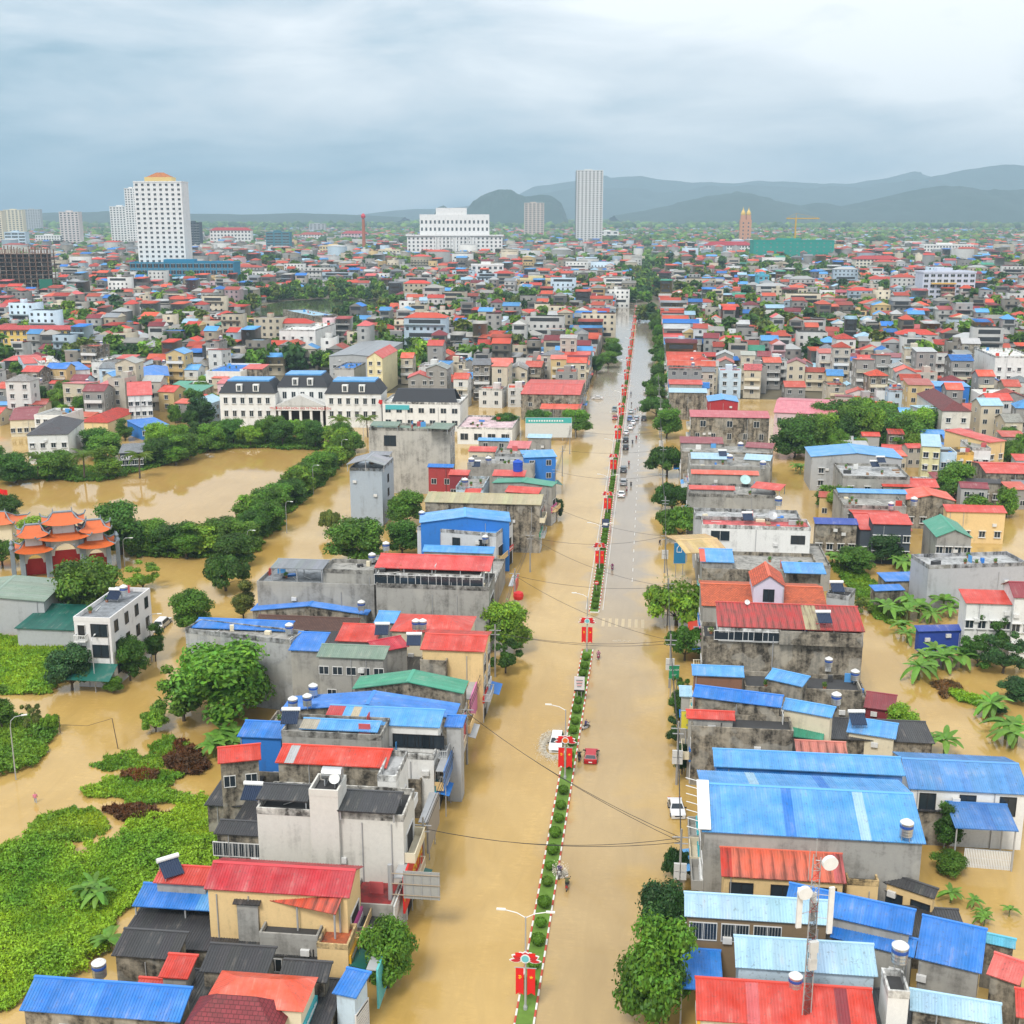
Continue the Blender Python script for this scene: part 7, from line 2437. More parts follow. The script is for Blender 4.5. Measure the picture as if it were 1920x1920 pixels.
MB().add([(1.45, 208, 0.009), (1.6, 208, 0.009), (1.6, 520, 0.009), (1.45, 520, 0.009)], [(0, 1, 2, 3)]).build("edge_line", LW, ln)
MB().add([(-1.6, 208, 0.009), (-1.45, 208, 0.009), (-1.45, 520, 0.009), (-1.6, 520, 0.009)], [(0, 1, 2, 3)]).build("edge_line", LW, ln)

# ---------------------------------------------------------------- vehicles
def car_meshes(style):
	"""body shell lofted from a side profile, x across, y forward (front at +y)"""
	if style == "sedan":
		L_, prof = 4.4, [(-2.2, .35), (-2.2, .75), (-2.05, .95), (-1.5, 1.0), (-0.85, 1.42), (0.35, 1.45), (1.05, 0.98), (1.95, 0.85), (2.2, 0.65), (2.2, .35)]
	elif style == "hatch":
		L_, prof = 3.8, [(-1.9, .35), (-1.92, .85), (-1.85, 1.0), (-1.45, 1.45), (0.3, 1.5), (0.95, 1.02), (1.7, 0.9), (1.9, 0.65), (1.9, .35)]
	else:
		L_, prof = 4.7, [(-2.35, .4), (-2.38, 1.0), (-2.3, 1.1), (-2.05, 1.72), (0.4, 1.76), (1.1, 1.16), (2.1, 1.05), (2.35, 0.8), (2.35, .4)]
	hw, tw = 0.88, 0.66
	zmax = max(z for _, z in prof)
	belt_z = 0.95 if style != "suv" else 1.1
	def half(z):
		return hw if z <= belt_z else hw - (hw - tw) * (z - belt_z) / (zmax - belt_z)
	mb = MB()
	n = len(prof)
	pts = []
	for sg in (-1, 1):
		for y, z in prof:
			w_ = half(z)
			if abs(y) > L_ / 2 - 0.15: w_ *= 0.93
			pts.append((sg * w_, y, z))
	fs = [tuple(range(n)), tuple(range(2 * n - 1, n - 1, -1))]
	fs += [(i, i + n, (i + 1) % n + n, (i + 1) % n) for i in range(n)]
	mb.add(pts, fs)
	body = mb.mesh("body", [GLOSS])
	top = max(range(n), key=lambda i: prof[i][1])
	# glass: windscreen, rear window, side panes set a hair proud
	roof_pts = [i for i in range(n) if prof[i][1] > zmax - 0.06]
	i0, i1 = roof_pts[0], roof_pts[-1]
	def pane(ya, za, yb, zb):
		a, b = (ya, za), (yb, zb)
		da = [(ya + (yb - ya) * t_, za + (zb - za) * t_) for t_ in (0.1, 0.92)]
		n_ = Vector((0, -(zb - za), (yb - ya))).normalized() * 0.012
		if n_.z < 0: n_ = -n_
		q = []
		for (yy, zz), s_ in ((da[0], -1), (da[0], 1), (da[1], 1), (da[1], -1)):
			q.append((s_ * (half(zz) - 0.1), yy + n_.y, zz + n_.z))
		return q
	rear = pane(*prof[i0 - 1], *prof[i0])
	wind = pane(*prof[i1 + 1], *prof[i1])
	rw = MB().add(rear, [(0, 1, 2, 3)]).mesh("rear_window", [GLASS])
	ws = MB().add(wind, [(1, 0, 3, 2)]).mesh("windscreen", [GLASS])
	side = []
	for sg in (-1, 1):
		y0, y1 = prof[i0 - 1][0] + 0.25, prof[i1 + 1][0] - 0.25
		y2, y3 = prof[i1][0] - 0.02, prof[i0][0] + 0.02
		zb, zt = belt_z + 0.06, zmax - 0.12
		q = [(sg * (half(zb) + 0.01), y0, zb), (sg * (half(zb) + 0.01), y1, zb), (sg * (half(zt) + 0.01), y2, zt), (sg * (half(zt) + 0.01), y3, zt)]
		side.append(MB().add(q, [(0, 1, 2, 3)] if sg > 0 else [(3, 2, 1, 0)]).mesh("side_window", [GLASS]))
	wheel = MB()
	for sg in (0,):
		wheel.tube((-0.1, 0, 0), (0.1, 0, 0), 0.32, 0.32, 14)
	wheel = wheel.mesh("tyre", [BLACK])
	rim = MB().tube((-0.11, 0, 0), (0.11, 0, 0), 0.19, 0.19, 10).mesh("rim", [STEEL])
	return dict(L=L_, body=body, rw=rw, ws=ws, side=side, wheel=wheel, rim=rim, front=prof[-2], back=prof[1])


CARS = {k: car_meshes(k) for k in ("sedan", "hatch", "suv")}
HLM = MB().box(-0.2, -0.06, -0.08, 0.2, 0.06, 0.08).mesh("headlight", [simple("headlight_glass", (0.75, 0.75, 0.72), 0.15)])
TLM = MB().box(-0.16, -0.05, -0.1, 0.16, 0.05, 0.1).mesh("tail_light", [simple("tail_light_red", (0.5, 0.01, 0.01), 0.2)])
PLT = MB().box(-0.24, -0.03, -0.07, 0.24, 0.03, 0.07).mesh("number_plate", [WHITE])
MIR = MB().box(-0.14, -0.06, -0.07, 0.14, 0.06, 0.08).mesh("mirror", [BLACK])
GRL = MB().box(-0.45, -0.04, -0.07, 0.45, 0.04, 0.07).mesh("grille", [BLACK])


def car(style, px, py, color, label, rz=-AL, sink=0.22, group=None, name="car", loc=None, cat="car"):
	m = CARS[style]
	p = at(px, py, 0) if loc is None else loc
	t = thing(name, label, cat, (p.x, p.y, -sink), rz, group)
	obj("body", m["body"], t, color)
	obj("rear_window", m["rw"], t)
	obj("windscreen", m["ws"], t)
	for s_ in m["side"]:
		obj("side_window", s_, t)
	h = m["L"] / 2
	for sx in (-1, 1):
		obj("headlight", HLM, t, None, (sx * 0.6, h - 0.04, 0.72))
		obj("tail_light", TLM, t, None, (sx * 0.64, -h + 0.03, 0.85))
		obj("mirror", MIR, t, color, (sx * 0.98, 0.75, 1.05))
		for sy in (-0.6, 0.62):
			w_ = obj("wheel", m["wheel"], t, None, (sx * 0.82, sy * h, 0.32))
			obj("rim", m["rim"], w_)
	obj("number_plate", PLT, t, None, (0, -h - 0.02, 0.6))
	obj("number_plate", PLT, t, None, (0, h + 0.01, 0.5))
	obj("grille", GRL, t, None, (0, h - 0.01, 0.66))
	return t


FL = math.pi - AL
car("suv", 1043, 1398, (0.78, 0.78, 0.77), "white people carrier ploughing a bow wave beside the median", FL, 0.35)
car("hatch", 1108, 1422, (0.42, 0.01, 0.02), "red hatchback driving away past the twin banners", -AL, 0.25)
car("sedan", 1268, 1520, (0.72, 0.73, 0.74), "white car parked at the grey warehouse kerb", FL + 0.1, 0.25)
car("sedan", 758, 996, (0.72, 0.70, 0.70), "white sedan parked behind the garden trees", 1.4, 0.1)
QUEUE = [("sedan", 1165, 930, (0.75, 0.75, 0.74), "white sedan last in the waiting queue"), ("suv", 1169, 908, (0.35, 0.36, 0.37), "silver car second from the end of the queue"), ("suv", 1169, 884, (0.10, 0.12, 0.14), "dark blue grey utility car in the queue"),
		 ("suv", 1173, 842, (0.02, 0.02, 0.022), "black pickup-like car in the queue"), ("suv", 1173, 828, (0.03, 0.03, 0.03), "second black car in the queue"), ("sedan", 1174, 814, (0.6, 0.6, 0.6), "silver sedan ahead of the black cars"),
		 ("sedan", 1182, 804, (0.76, 0.76, 0.75), "white sedan pulling out of the queue"), ("sedan", 1187, 795, (0.7, 0.72, 0.74), "white sedan passing the queue's head"), ("hatch", 1193, 787, (0.4, 0.45, 0.5), "pale hatchback in the outer lane"),
		 ("suv", 1207, 788, (0.03, 0.035, 0.04), "black van in the kerb lane"), ("suv", 1181, 788, (0.08, 0.16, 0.35), "blue van at the queue's head"), ("sedan", 1183, 774, (0.5, 0.55, 0.55), "grey green sedan at the junction"),
		 ("sedan", 1211, 737, (0.76, 0.76, 0.74), "lone white sedan beyond the junction"), ("suv", 1152, 771, (0.2, 0.24, 0.25), "grey car coming down the flooded west lanes"), ("hatch", 1153, 786, (0.45, 0.03, 0.03), "red hatchback coming down the flooded west lanes"),
		 ("sedan", 1199, 600, (0.72, 0.72, 0.72), "pale sedan far up the avenue"), ("suv", 1198, 606, (0.1, 0.12, 0.14), "dark car far up the avenue")]
for st_, px, py, c_, lb in QUEUE:
	car(st_, px, py, c_, lb, FL if px < 1160 else -AL, 0.12)
car("sedan", 1120, 748, (0.76, 0.74, 0.72), "white taxi turning across the junction", math.pi / 2 - AL, 0.25)
pk = car("suv", 306, 1172, (0.76, 0.76, 0.75), "white pickup truck parked in the flooded lane", -0.1, 0.3, name="pickup_truck", cat="truck")
MB().box(-0.85, -4.4, 0.5, 0.85, -2.3, 0.6).box(-0.85, -4.4, 0.6, -0.78, -2.3, 1.05).box(0.78, -4.4, 0.6, 0.85, -2.3, 1.05).box(-0.78, -4.4, 0.6, 0.78, -4.33, 1.05).build("cargo_bed", GLOSS, pk, (0.7, 0.7, 0.68))

# bow wave and spray: churned white water
FOAM = simple("churned_foam", (0.72, 0.66, 0.54), 0.6, 0, 0.2, 3)


def foam(px, py, rx, ry, n, label, seed, ring=True, rz=-AL, zmax=0.35):
	rs = np.random.default_rng(seed)
	p0 = at(px, py, 0)
	a = rs.uniform(0, 2 * math.pi, n)
	r = (np.abs(rs.normal(0.0, 0.3, n)) + 0.86 if ring else np.sqrt(rs.uniform(0, 1, n)))
	x, y = r * rx * np.cos(a), r * ry * np.sin(a)
	z = np.abs(rs.normal(0, zmax * 0.4, n)) * (rs.random(n) < 0.4) + 0.012 + rs.uniform(0, 0.02, n)
	c_, s_ = math.cos(rz), math.sin(rz)
	Pp = np.stack([p0.x + x * c_ - y * s_, p0.y + x * s_ + y * c_, z], 1)
	Nn = rs.normal(scale=0.5, size=(n, 3)) + np.array([0, 0, 1])
	Vv, F = leaf_quads(Pp, Nn, 0.05, rs, 0.8)
	o = obj("water_spray", np_mesh("water_spray", Vv, F, [FOAM]))
	o["label"] = label
	return kind(o, "stuff")


foam(1043, 1400, 1.7, 3.2, 6500, "white bow wave thrown up by the people carrier", 5)
foam(1030, 1388, 1.4, 3.0, 2200, "wake beside the people carrier", 6, False)
foam(1050, 1640, 0.9, 0.8, 1800, "spray thrown up by the splashing motorbike", 7, False, zmax=1.4)
foam(1120, 1238, 0.5, 0.9, 60, "wake of the pink scooter", 8, False)
foam(1166, 1202, 1.6, 0.5, 120, "water curling at the junction ramp", 9, False, zmax=0.15)

# ---------------------------------------------------------------- people: one skinned body each
def skin_body(name, joints, bones, mats, assign):
	me = bpy.data.meshes.new(name)
	me.from_pydata([j[:3] for j in joints], bones, [])
	o = bpy.data.objects.new(name, me)
	col.objects.link(o)
	md = o.modifiers.new("skin", "SKIN")
	o.modifiers.new("sub", "SUBSURF").levels = 1
	sv = me.skin_vertices[0].data
	for i, j in enumerate(joints):
		sv[i].radius = (j[3], j[3])
		sv[i].use_root = i == 0
	bpy.context.view_layer.update()
	ev = o.evaluated_get(bpy.context.evaluated_depsgraph_get())
	m2 = bpy.data.meshes.new_from_object(ev)
	bpy.data.objects.remove(o)
	m2.materials.clear()
	for m in mats:
		m2.materials.append(m)
	for p in m2.polygons:
		p.material_index = assign(p.center)
		p.use_smooth = True
	return m2


CLOTH = {}


def cloth(c):
	k = tuple(round(x, 2) for x in c)
	if k not in CLOTH:
		CLOTH[k] = simple("cloth", c, 0.85, 0, 0.1, 4)
	return CLOTH[k]


HAIRM = simple("black_hair", (0.015, 0.012, 0.01), 0.6)


def stand_joints(stride):
	s = stride
	return ([(0, 0, .92, .15), (0, 0, 1.12, .14), (0, 0, 1.36, .16), (0, 0, 1.47, .06), (0, 0.01, 1.56, .085), (0, 0.0, 1.68, .075),
			 (-.19, 0, 1.38, .06), (-.25, -.06, 1.10, .045), (-.24, .10, .90, .035), (-.24, .16, .84, .03), (.19, 0, 1.38, .06), (.25, .06, 1.10, .045), (.24, .18, .92, .035), (.24, .24, .87, .03),
			 (-.09, 0, .86, .09), (-.10, s, .48, .06), (-.10, s * .6, .06, .045), (-.10, s * .6 + .12, .03, .04), (.09, 0, .86, .09), (.10, -s * .6, .48, .06), (.10, -s, .06, .045), (.10, -s + .12, .03, .04)],
			[(0, 1), (1, 2), (2, 3), (3, 4), (4, 5), (2, 6), (6, 7), (7, 8), (8, 9), (2, 10), (10, 11), (11, 12), (12, 13), (0, 14), (14, 15), (15, 16), (16, 17), (0, 18), (18, 19), (19, 20), (20, 21)])


def ride_joints():
	return ([(0, -.15, .85, .15), (0, -.13, 1.05, .14), (0, -.06, 1.28, .16), (0, -.03, 1.39, .06), (0, 0, 1.48, .085), (0, 0, 1.60, .075),
			 (-.19, -.05, 1.30, .06), (-.28, .12, 1.10, .045), (-.30, .42, 1.02, .035), (-.30, .5, 1.02, .03), (.19, -.05, 1.30, .06), (.28, .12, 1.10, .045), (.30, .42, 1.02, .035), (.30, .5, 1.02, .03),
			 (-.12, -.12, .80, .09), (-.20, .32, .74, .065), (-.18, .22, .36, .045), (-.18, .34, .32, .04), (.12, -.12, .80, .09), (.20, .32, .74, .065), (.18, .22, .36, .045), (.18, .34, .32, .04)],
			stand_joints(0)[1])


def assign_stand(c):
	if c.z > 1.64: return 3
	if c.z > 1.44: return 2
	if abs(c.x) > 0.215 and c.z < 1.12: return 2
	if c.z > 0.92: return 0
	return 1


def assign_ride(c):
	if c.z > 1.50: return 3
	if c.z > 1.37: return 2
	if abs(c.x) > 0.24 and c.y > 0.15 and c.z > 0.9: return 2
	if c.z > 0.88 : return 0
	return 1


JS, JR = stand_joints(0.14), ride_joints()
BASE_S = skin_body("person", *JS, [SKIN] * 4, assign_stand)
BASE_R = skin_body("person", *JR, [SKIN] * 4, assign_ride)


def person(base, loc, rz, shirt, legs, top, label, group=None):
	me = base.copy()
	for i, m in enumerate((cloth(shirt), cloth(legs), SKIN, top)):
		me.materials[i] = m
	o = obj("person", me, None, None, loc, rz)
	tag(o, label, "person", group)
	return o


for px, py, rz, sh, lg, lb in [(67, 1505, 0.2, (0.65, 0.2, 0.28), (0.35, 0.4, 0.45), "person in pink top wading through the flooded lot"),
							   (1237, 1022, 0.5, (0.03, 0.03, 0.035), (0.04, 0.04, 0.05), "person in black standing in the flooded east lanes"),
							   (1123, 1068, 3.0, (0.04, 0.04, 0.05), (0.05, 0.05, 0.06), "person in dark clothes beside the twin banners wading"),
							   (1184, 760, 0.3, (0.05, 0.04, 0.05), (0.03, 0.03, 0.04), "person in black walking past the queue's head"),
							   (1205, 770, 1.0, (0.02, 0.02, 0.03), (0.04, 0.04, 0.04), "person in dark shirt by the black van"),
							   (1191, 772, 2.0, (0.5, 0.15, 0.15), (0.05, 0.05, 0.07), "person in red shirt among the queue"),
							   (1175, 595, 0.0, (0.1, 0.1, 0.12), (0.06, 0.06, 0.06), "person wading in the west lanes far up the avenue"),
							   (1180, 692, 1.4, (0.1, 0.12, 0.2), (0.05, 0.05, 0.06), "person beside far banner posts on the median")]:
	p = at(px, py, 0)
	person(BASE_S, (p.x, p.y, -0.28), rz, sh, lg, HAIRM, lb)


# motorbikes
def bike_parts():
	b = MB().tube((0, -0.05, 0.62), (0, -0.75, 0.72), 0.13, 0.11, 8).box(-0.13, -0.75, 0.45, 0.13, -0.2, 0.66).box(-0.12, -0.25, 0.32, 0.12, 0.28, 0.42)
	b.tube((0, 0.28, 0.38), (0, 0.5, 0.98), 0.16, 0.10, 8).slab([(-0.17, 0.42, 0.5), (0.17, 0.42, 0.5), (0.13, 0.56, 1.0), (-0.13, 0.56, 1.0)], 0.05)
	seat = MB().box(-0.14, -0.72, 0.72, 0.14, 0.02, 0.82).mesh("seat", [BLACK])
	bar = MB().tube((-0.34, 0.46, 1.04), (0.34, 0.46, 1.04), 0.02).tube((0, 0.48, 0.96), (0, 0.46, 1.04), 0.03).mesh("handlebar", [BLACK])
	mir = MB().tube((-0.26, 0.46, 1.04), (-0.32, 0.44, 1.2), 0.012).box(-0.38, 0.43, 1.18, -0.27, 0.45, 1.26).tube((0.26, 0.46, 1.04), (0.32, 0.44, 1.2), 0.012).box(0.27, 0.43, 1.18, 0.38, 0.45, 1.26).mesh("mirror", [BLACK])
	wh = MB()
	wh.tube((-0.05, 0, 0), (0.05, 0, 0), 0.29, 0.29, 14)
	return b.mesh("body", [GLOSS]), seat, bar, mir, wh.mesh("wheel", [BLACK]), MB().tube((-0.06, 0, 0), (0.06, 0, 0), 0.13, 0.13, 10).mesh("rim", [STEEL])


BK = bike_parts()
HELM = {"w": simple("white_helmet", (0.7, 0.7, 0.7), 0.3), "b": simple("black_helmet", (0.03, 0.03, 0.035), 0.3), "r": simple("red_helmet", (0.5, 0.05, 0.05), 0.3)}


def bike(px, py, rz, c, shirt, legs, hl, label, sink=0.2):
	p = at(px, py, 0)
	t = thing("motorbike", label, "motorbike", (p.x, p.y, -sink), rz)
	obj("body", BK[0], t, c)
	for n_, m_ in (("seat", BK[1]), ("handlebar", BK[2]), ("mirror", BK[3])):
		obj(n_, m_, t)
	for y in (-0.62, 0.62):
		w_ = obj("wheel", BK[4], t, None, (0, y, 0.29))
		obj("rim", BK[5], w_)
	obj("headlight", shared("bhl", lambda: MB().box(-0.1, 0.52, 0.84, 0.1, 0.6, 0.95).mesh("headlight", [HLM.materials[0]])), t)
	person(BASE_R, (p.x, p.y, -sink + 0.02), rz, shirt, legs, HELM[hl], "rider of the " + label)


bike(1049, 1642, FL, (0.6, 0.6, 0.62), (0.12, 0.08, 0.22), (0.05, 0.05, 0.06), "w", "white motorbike splashing beside the kerb", 0.15)
bike(1063, 1664, -AL, (0.35, 0.02, 0.02), (0.10, 0.11, 0.05), (0.06, 0.06, 0.05), "w", "red motorbike next to the splash", 0.15)
bike(1099, 1366, -0.7, (0.65, 0.65, 0.66), (0.05, 0.04, 0.12), (0.04, 0.04, 0.05), "b", "white motorbike turning by the median")
bike(1086, 1424, -AL, (0.03, 0.03, 0.035), (0.02, 0.02, 0.025), (0.03, 0.03, 0.03), "b", "black motorbike beside the red hatchback")
bike(1122, 1234, FL, (0.55, 0.12, 0.2), (0.5, 0.2, 0.3), (0.05, 0.05, 0.06), "b", "pink scooter past the crossing")
bike(1148, 1068, FL, (0.35, 0.05, 0.15), (0.25, 0.05, 0.15), (0.05, 0.05, 0.08), "b", "maroon scooter beside the twin banners")
bike(1183, 912, -AL, (0.03, 0.03, 0.03), (0.03, 0.03, 0.035), (0.04, 0.04, 0.04), "b", "black motorbike beside the silver queue car")
bike(1175, 922, -AL, (0.3, 0.03, 0.03), (0.4, 0.3, 0.3), (0.06, 0.05, 0.05), "r", "dark red motorbike behind the white sedan")
bike(1179, 872, -AL, (0.25, 0.03, 0.03), (0.35, 0.1, 0.1), (0.05, 0.05, 0.06), "r", "red motorbike passing the utility car")
bike(1193, 824, -AL, (0.3, 0.02, 0.02), (0.4, 0.05, 0.05), (0.06, 0.06, 0.07), "b", "red motorbike in the outer lane")
bike(1186, 832, -AL, (0.03, 0.03, 0.04), (0.05, 0.05, 0.08), (0.05, 0.05, 0.05), "b", "black motorbike beside the black cars")
bike(1195, 768, -AL, (0.5, 0.5, 0.5), (0.5, 0.45, 0.45), (0.1, 0.1, 0.1), "w", "silver motorbike at the queue's head")
bike(1183, 740, -AL, (0.05, 0.05, 0.06), (0.1, 0.1, 0.14), (0.05, 0.05, 0.06), "b", "dark motorbike beyond the junction")

# ---------------------------------------------------------------- roof clutter: tanks, solar heaters, dishes
def tank_proto():
	t = thing("water_tank", "proto", "water tank", (0, 0, -500))
	MB().lathe([(0.60, 0.45), (0.62, 0.5), (0.60, 0.62), (0.62, 0.75), (0.60, 0.9), (0.62, 1.05), (0.60, 1.2), (0.62, 1.35), (0.60, 1.5), (0.62, 1.65), (0.62, 1.75)], 18).build("drum", STEEL, t, smooth=False)
	MB().lathe([(0.64, 1.74), (0.64, 1.80), (0.45, 1.95), (0.22, 2.02), (0.20, 2.1), (0.0, 2.12)], 18).build("lid", simple("tank_lid", (0.72, 0.71, 0.68), 0.4), t)
	MB().lathe([(0.626, 1.28), (0.632, 1.3), (0.632, 1.52), (0.626, 1.54)], 18).build("label_band", BLUEBAND, t)
	for k in range(4):
		a = k * math.pi / 2 + 0.78
		MB().tube((0.5 * math.cos(a), 0.5 * math.sin(a), 0), (0.46 * math.cos(a), 0.46 * math.sin(a), 0.5), 0.035).build("leg", GALV, t)
	return t


TP = tank_proto()


def tank(px, py, z, sc, label, group=None):
	p = at(px, py, z)
	return dup(TP, p, random.uniform(0, 6), label, group, sc)


TANKS = [(1685, 1812, 7.0, 1.15, "large steel water tank with lettering band on the white block"), (1698, 1574, 10.2, 1.05, "steel water tank in the notch of the big blue roof"), (1604, 1624, 5.9, 0.95, "banded steel water tank beside the rusted roof"),
		 (1490, 1862, 5.2, 0.95, "steel water tank beside the telecom mast"), (188, 1838, 4.2, 1.0, "cream lidded water tank behind the long blue shed"), (550, 1334, 10.8, 0.95, "steel tank on the blue-roofed grey house"),
		 (577, 1328, 9.3, 0.95, "steel tank beside the blue ridge, lower one"), (588, 1308, 9.0, 0.95, "steel tank beside the blue ridge, upper one"), (543, 1192, 10.4, 0.95, "steel tank on the sunk blue roof wall"), (780, 1184, 10.0, 0.95, "first of two steel tanks behind the red roof"),
		 (793, 1184, 10.0, 0.95, "second of two steel tanks behind the red roof"), (678, 1148, 6.8, 1.0, "steel tank beside the kinked blue roof"), (724, 1036, 13.4, 0.95, "steel tank behind the white gallery"), (698, 1058, 11.6, 1.0, "steel tank on the grey roof deck"), (910, 1022, 6.6, 1.0, "steel tank on the white house terrace"),
		 (791, 976, 9.2, 1.0, "steel tank at the corner of the white windowed house"), (1602, 1300 - 20, 7.2, 0.95, "blue banded tank at the foot of the stained wall"), (1567, 1326, 8.6, 1.0, "white lidded tank above the green awning"), (1553, 1255, 7.2, 0.9, "small tank on the dark flat roof"),
		 (1430, 882, 9.6, 1.2, "white tank on the pale blue roofed house"), (1388, 846, 9.0, 1.2, "white tank on the weathered roof house"), (1459, 952, 9.6, 1.2, "steel tank at the grey house corner"), (1368, 870, 9.6, 1.2, "steel tank beside the pale blue roof"),
		 (872, 916, 9.2, 1.2, "steel tank on the small red roof"), (884, 876, 9.4, 1.2, "steel tank on the parapeted grey roof"), (916, 874, 9.4, 1.2, "second steel tank on the parapeted grey roof"), (1713, 952, 7.2, 1.2, "steel tank beside the red ridge"), (1670, 958, 7.2, 1.0, "small steel tank on the slate house"), (233, 1120, 11.0, 1.0, "steel tank on the white corner house")]
for px, py, z, sc, lb in TANKS:
	tank(px, py, z, sc, lb)
for root, v, st, wc in FLATS:
	c, q = math.cos(v.ang), math.sin(v.ang)
	x, y = v.W * 0.75, v.D * 0.7
	dup(TP, (v.o.x + x * c - y * q, v.o.y + x * q + y * c, v.wall_top + 0.05), 0, "steel tank on a %s %s house roof, %s" % (STN[st], WALN[wc], quarter(v.o.x, v.o.y)), "steel tanks on town roofs", 1.1)
TP2 = dup(TP, at(971, 892, 9.0), 0, "blue plastic water tank high on a steel frame", None, 1.9)
for c in TP2.children:
	if c.name.startswith(("drum", "lid", "label")):
		me = c.data.copy(); me.materials.clear(); me.materials.append(PAINT); c.data = me; c.color = (0.01, 0.08, 0.5, 1)
col.objects.unlink(TP)
for c in list(TP.children):
	bpy.data.objects.remove(c)
bpy.data.objects.remove(TP)
SEEN.pop("proto", None)
# horizontal steel tank on the stair tower
p = at(624, 1470, 14.2)
t = thing("water_tank", "horizontal steel drum tank on the stair tower roof", "water tank", p, -AL)
MB().tube((-1.0, 0, 1.2), (1.0, 0, 1.2), 0.65, 0.65, 16).build("drum", STEEL, t)
for s_ in (-0.7, 0.7):
	MB().box(s_ - 0.05, -0.5, 0, s_ + 0.05, 0.5, 0.7).build("leg", GALV, t)


def solar_proto():
	t = thing("solar_heater", "proto2", "solar heater", (0, 0, -500))
	MB().slab([(-1.0, -0.9, 0.3), (1.0, -0.9, 0.3), (1.0, 0.8, 1.2), (-1.0, 0.8, 1.2)], 0.06).build("panel", SOLAR, t)
	for i in range(9):
		x = -0.9 + i * 0.225
		MB().tube((x, -0.9, 0.36), (x, 0.75, 1.24), 0.05, 0.05, 6).build("tube", SOLAR, t)
	MB().tube((-1.1, 0.95, 1.38), (1.1, 0.95, 1.38), 0.26, 0.26, 12).build("tank", WHITE, t)
	for s_ in (-0.9, 0.9):
		MB().tube((s_, 0.9, 0), (s_, 0.9, 1.2), 0.03).build("leg", GALV, t)
		MB().tube((s_, -0.85, 0), (s_, -0.85, 0.3), 0.03).build("leg", GALV, t)
	return t


SPR = solar_proto()
for px, py, z, rz, lb in [(322, 1640, 6.4, 0.6, "solar heater on the red back roof by the weeds"), (472, 1498, 8.0, -0.1, "solar heater beside the white blank wall"), (544, 1356, 11.4, 0, "solar heater on the blue-roofed grey house"), (776, 1210, 10.6, 0, "solar heater in front of the two steel tanks"),
						  (716, 1190, 9.8, 0, "solar heater on the small red roofs"), (214, 1124, 10.9, -0.1, "solar heater on the white corner house"), (1608, 1358, 6.0, 0, "solar heater on the blue roof by the garden"), (1545, 1168, 13.0, 0, "solar heater on the ribbed red roof"), (1570, 1110, 11.4, 0, "solar heater on the flat tower"),
						  (1402, 976, 10.8, 0, "solar heater on the clean white house"), (1355, 856, 10.4, 0, "solar heater on the pale blue roof"), (893, 876, 9.4, 0, "solar heater on the parapeted roof"), (1640, 876, 8.9, 0, "solar heater on the concrete deck house"), (1652, 868, 9.9, 0, "solar heater on the big light blue gable")]:
	dup(SPR, at(px, py, z), rz, lb)
for c in list(SPR.children):
	bpy.data.objects.remove(c)
bpy.data.objects.remove(SPR)
SEEN.pop("proto2", None)


def dish(px, py, z, r, label, mat=WHITE, az=0.0):
	p = at(px, py, z)
	t = thing("satellite_dish", label, "dish", p, az)
	MB().tube((0, 0, 0), (0, 0, 0.9), 0.04).build("post", GALV, t)
	o = MB().lathe([(0.02, 0), (r * 0.5, 0.05), (r * 0.85, 0.16), (r, 0.26), (r * 0.98, 0.28), (r * 0.8, 0.18), (0.02, 0.04)], 16).build("reflector", mat, t, loc=(0, 0, 1.0))
	o.rotation_euler = (rad(52), 0, 0)
	MB().tube((0, -0.1, 1.1), (0, -0.65, 1.6), 0.02).build("feed", GALV, t)


dish(628, 1478, 14.2, 0.55, "round white dish on the stair tower roof")
dish(1397, 908, 10.0, 1.2, "big teal dish on the grey house deck", simple("dish_teal", (0.4, 0.6, 0.58), 0.5))
dish(1448, 976, 10.9, 1.0, "grey ball-like dish on the white house", GALV)
dish(1400, 1142, 12.8, 0.4, "small dish pole on the orange tile roof")

# ---------------------------------------------------------------- telecom mast
p = at(1508, 1930, 3.4)
t = thing("telecom_mast", "lattice telecom mast with white antenna panels and round dishes", "mast", (p.x, p.y, 0), 0.2)
t.scale = (1.1, 1.1, 1.0)
MH = 19.5
TRI = [(0.42 * math.cos(a), 0.42 * math.sin(a)) for a in (rad(90), rad(210), rad(330))]
for x, y in TRI:
	MB().tube((x, y, 0), (x * 0.85, y * 0.85, MH), 0.05, 0.04, 6).build("mast_leg", GALV, t)
k = 0
z = 0.4
while z < MH - 0.7:
	mb = MB()
	for i in range(3):
		a, b = TRI[i], TRI[(i + 1) % 3]
		mb.tube((a[0], a[1], z), (b[0], b[1], z), 0.022, n=4)
		mb.tube((a[0], a[1], z) if k % 2 else (b[0], b[1], z), (b[0], b[1], z + 0.75) if k % 2 else (a[0], a[1], z + 0.75), 0.022, n=4)
	mb.build("lattice_bay", GALV if k % 4 < 3 else REDP, t)
	z += 0.75
	k += 1
for (x, y, z0, h) in [(-1.3, -0.5, 13.6, 3.6), (1.15, -0.6, 12.8, 4.2), (0.5, 0.9, 13.0, 2.6)]:
	MB().box(x - 0.2, y - 0.1, z0, x + 0.2, y + 0.1, z0 + h).build("antenna_panel", simple("antenna_white", (0.78, 0.78, 0.76), 0.4) if "ant" not in MESH else MESH["ant"], t)
	MB().tube((x, y + 0.1, z0 + h * 0.3), (x * 0.25, y * 0.25, z0 + h * 0.3), 0.03).tube((x, y + 0.1, z0 + h * 0.8), (x * 0.25, y * 0.25, z0 + h * 0.8), 0.03).build("antenna_arm", GALV, t)
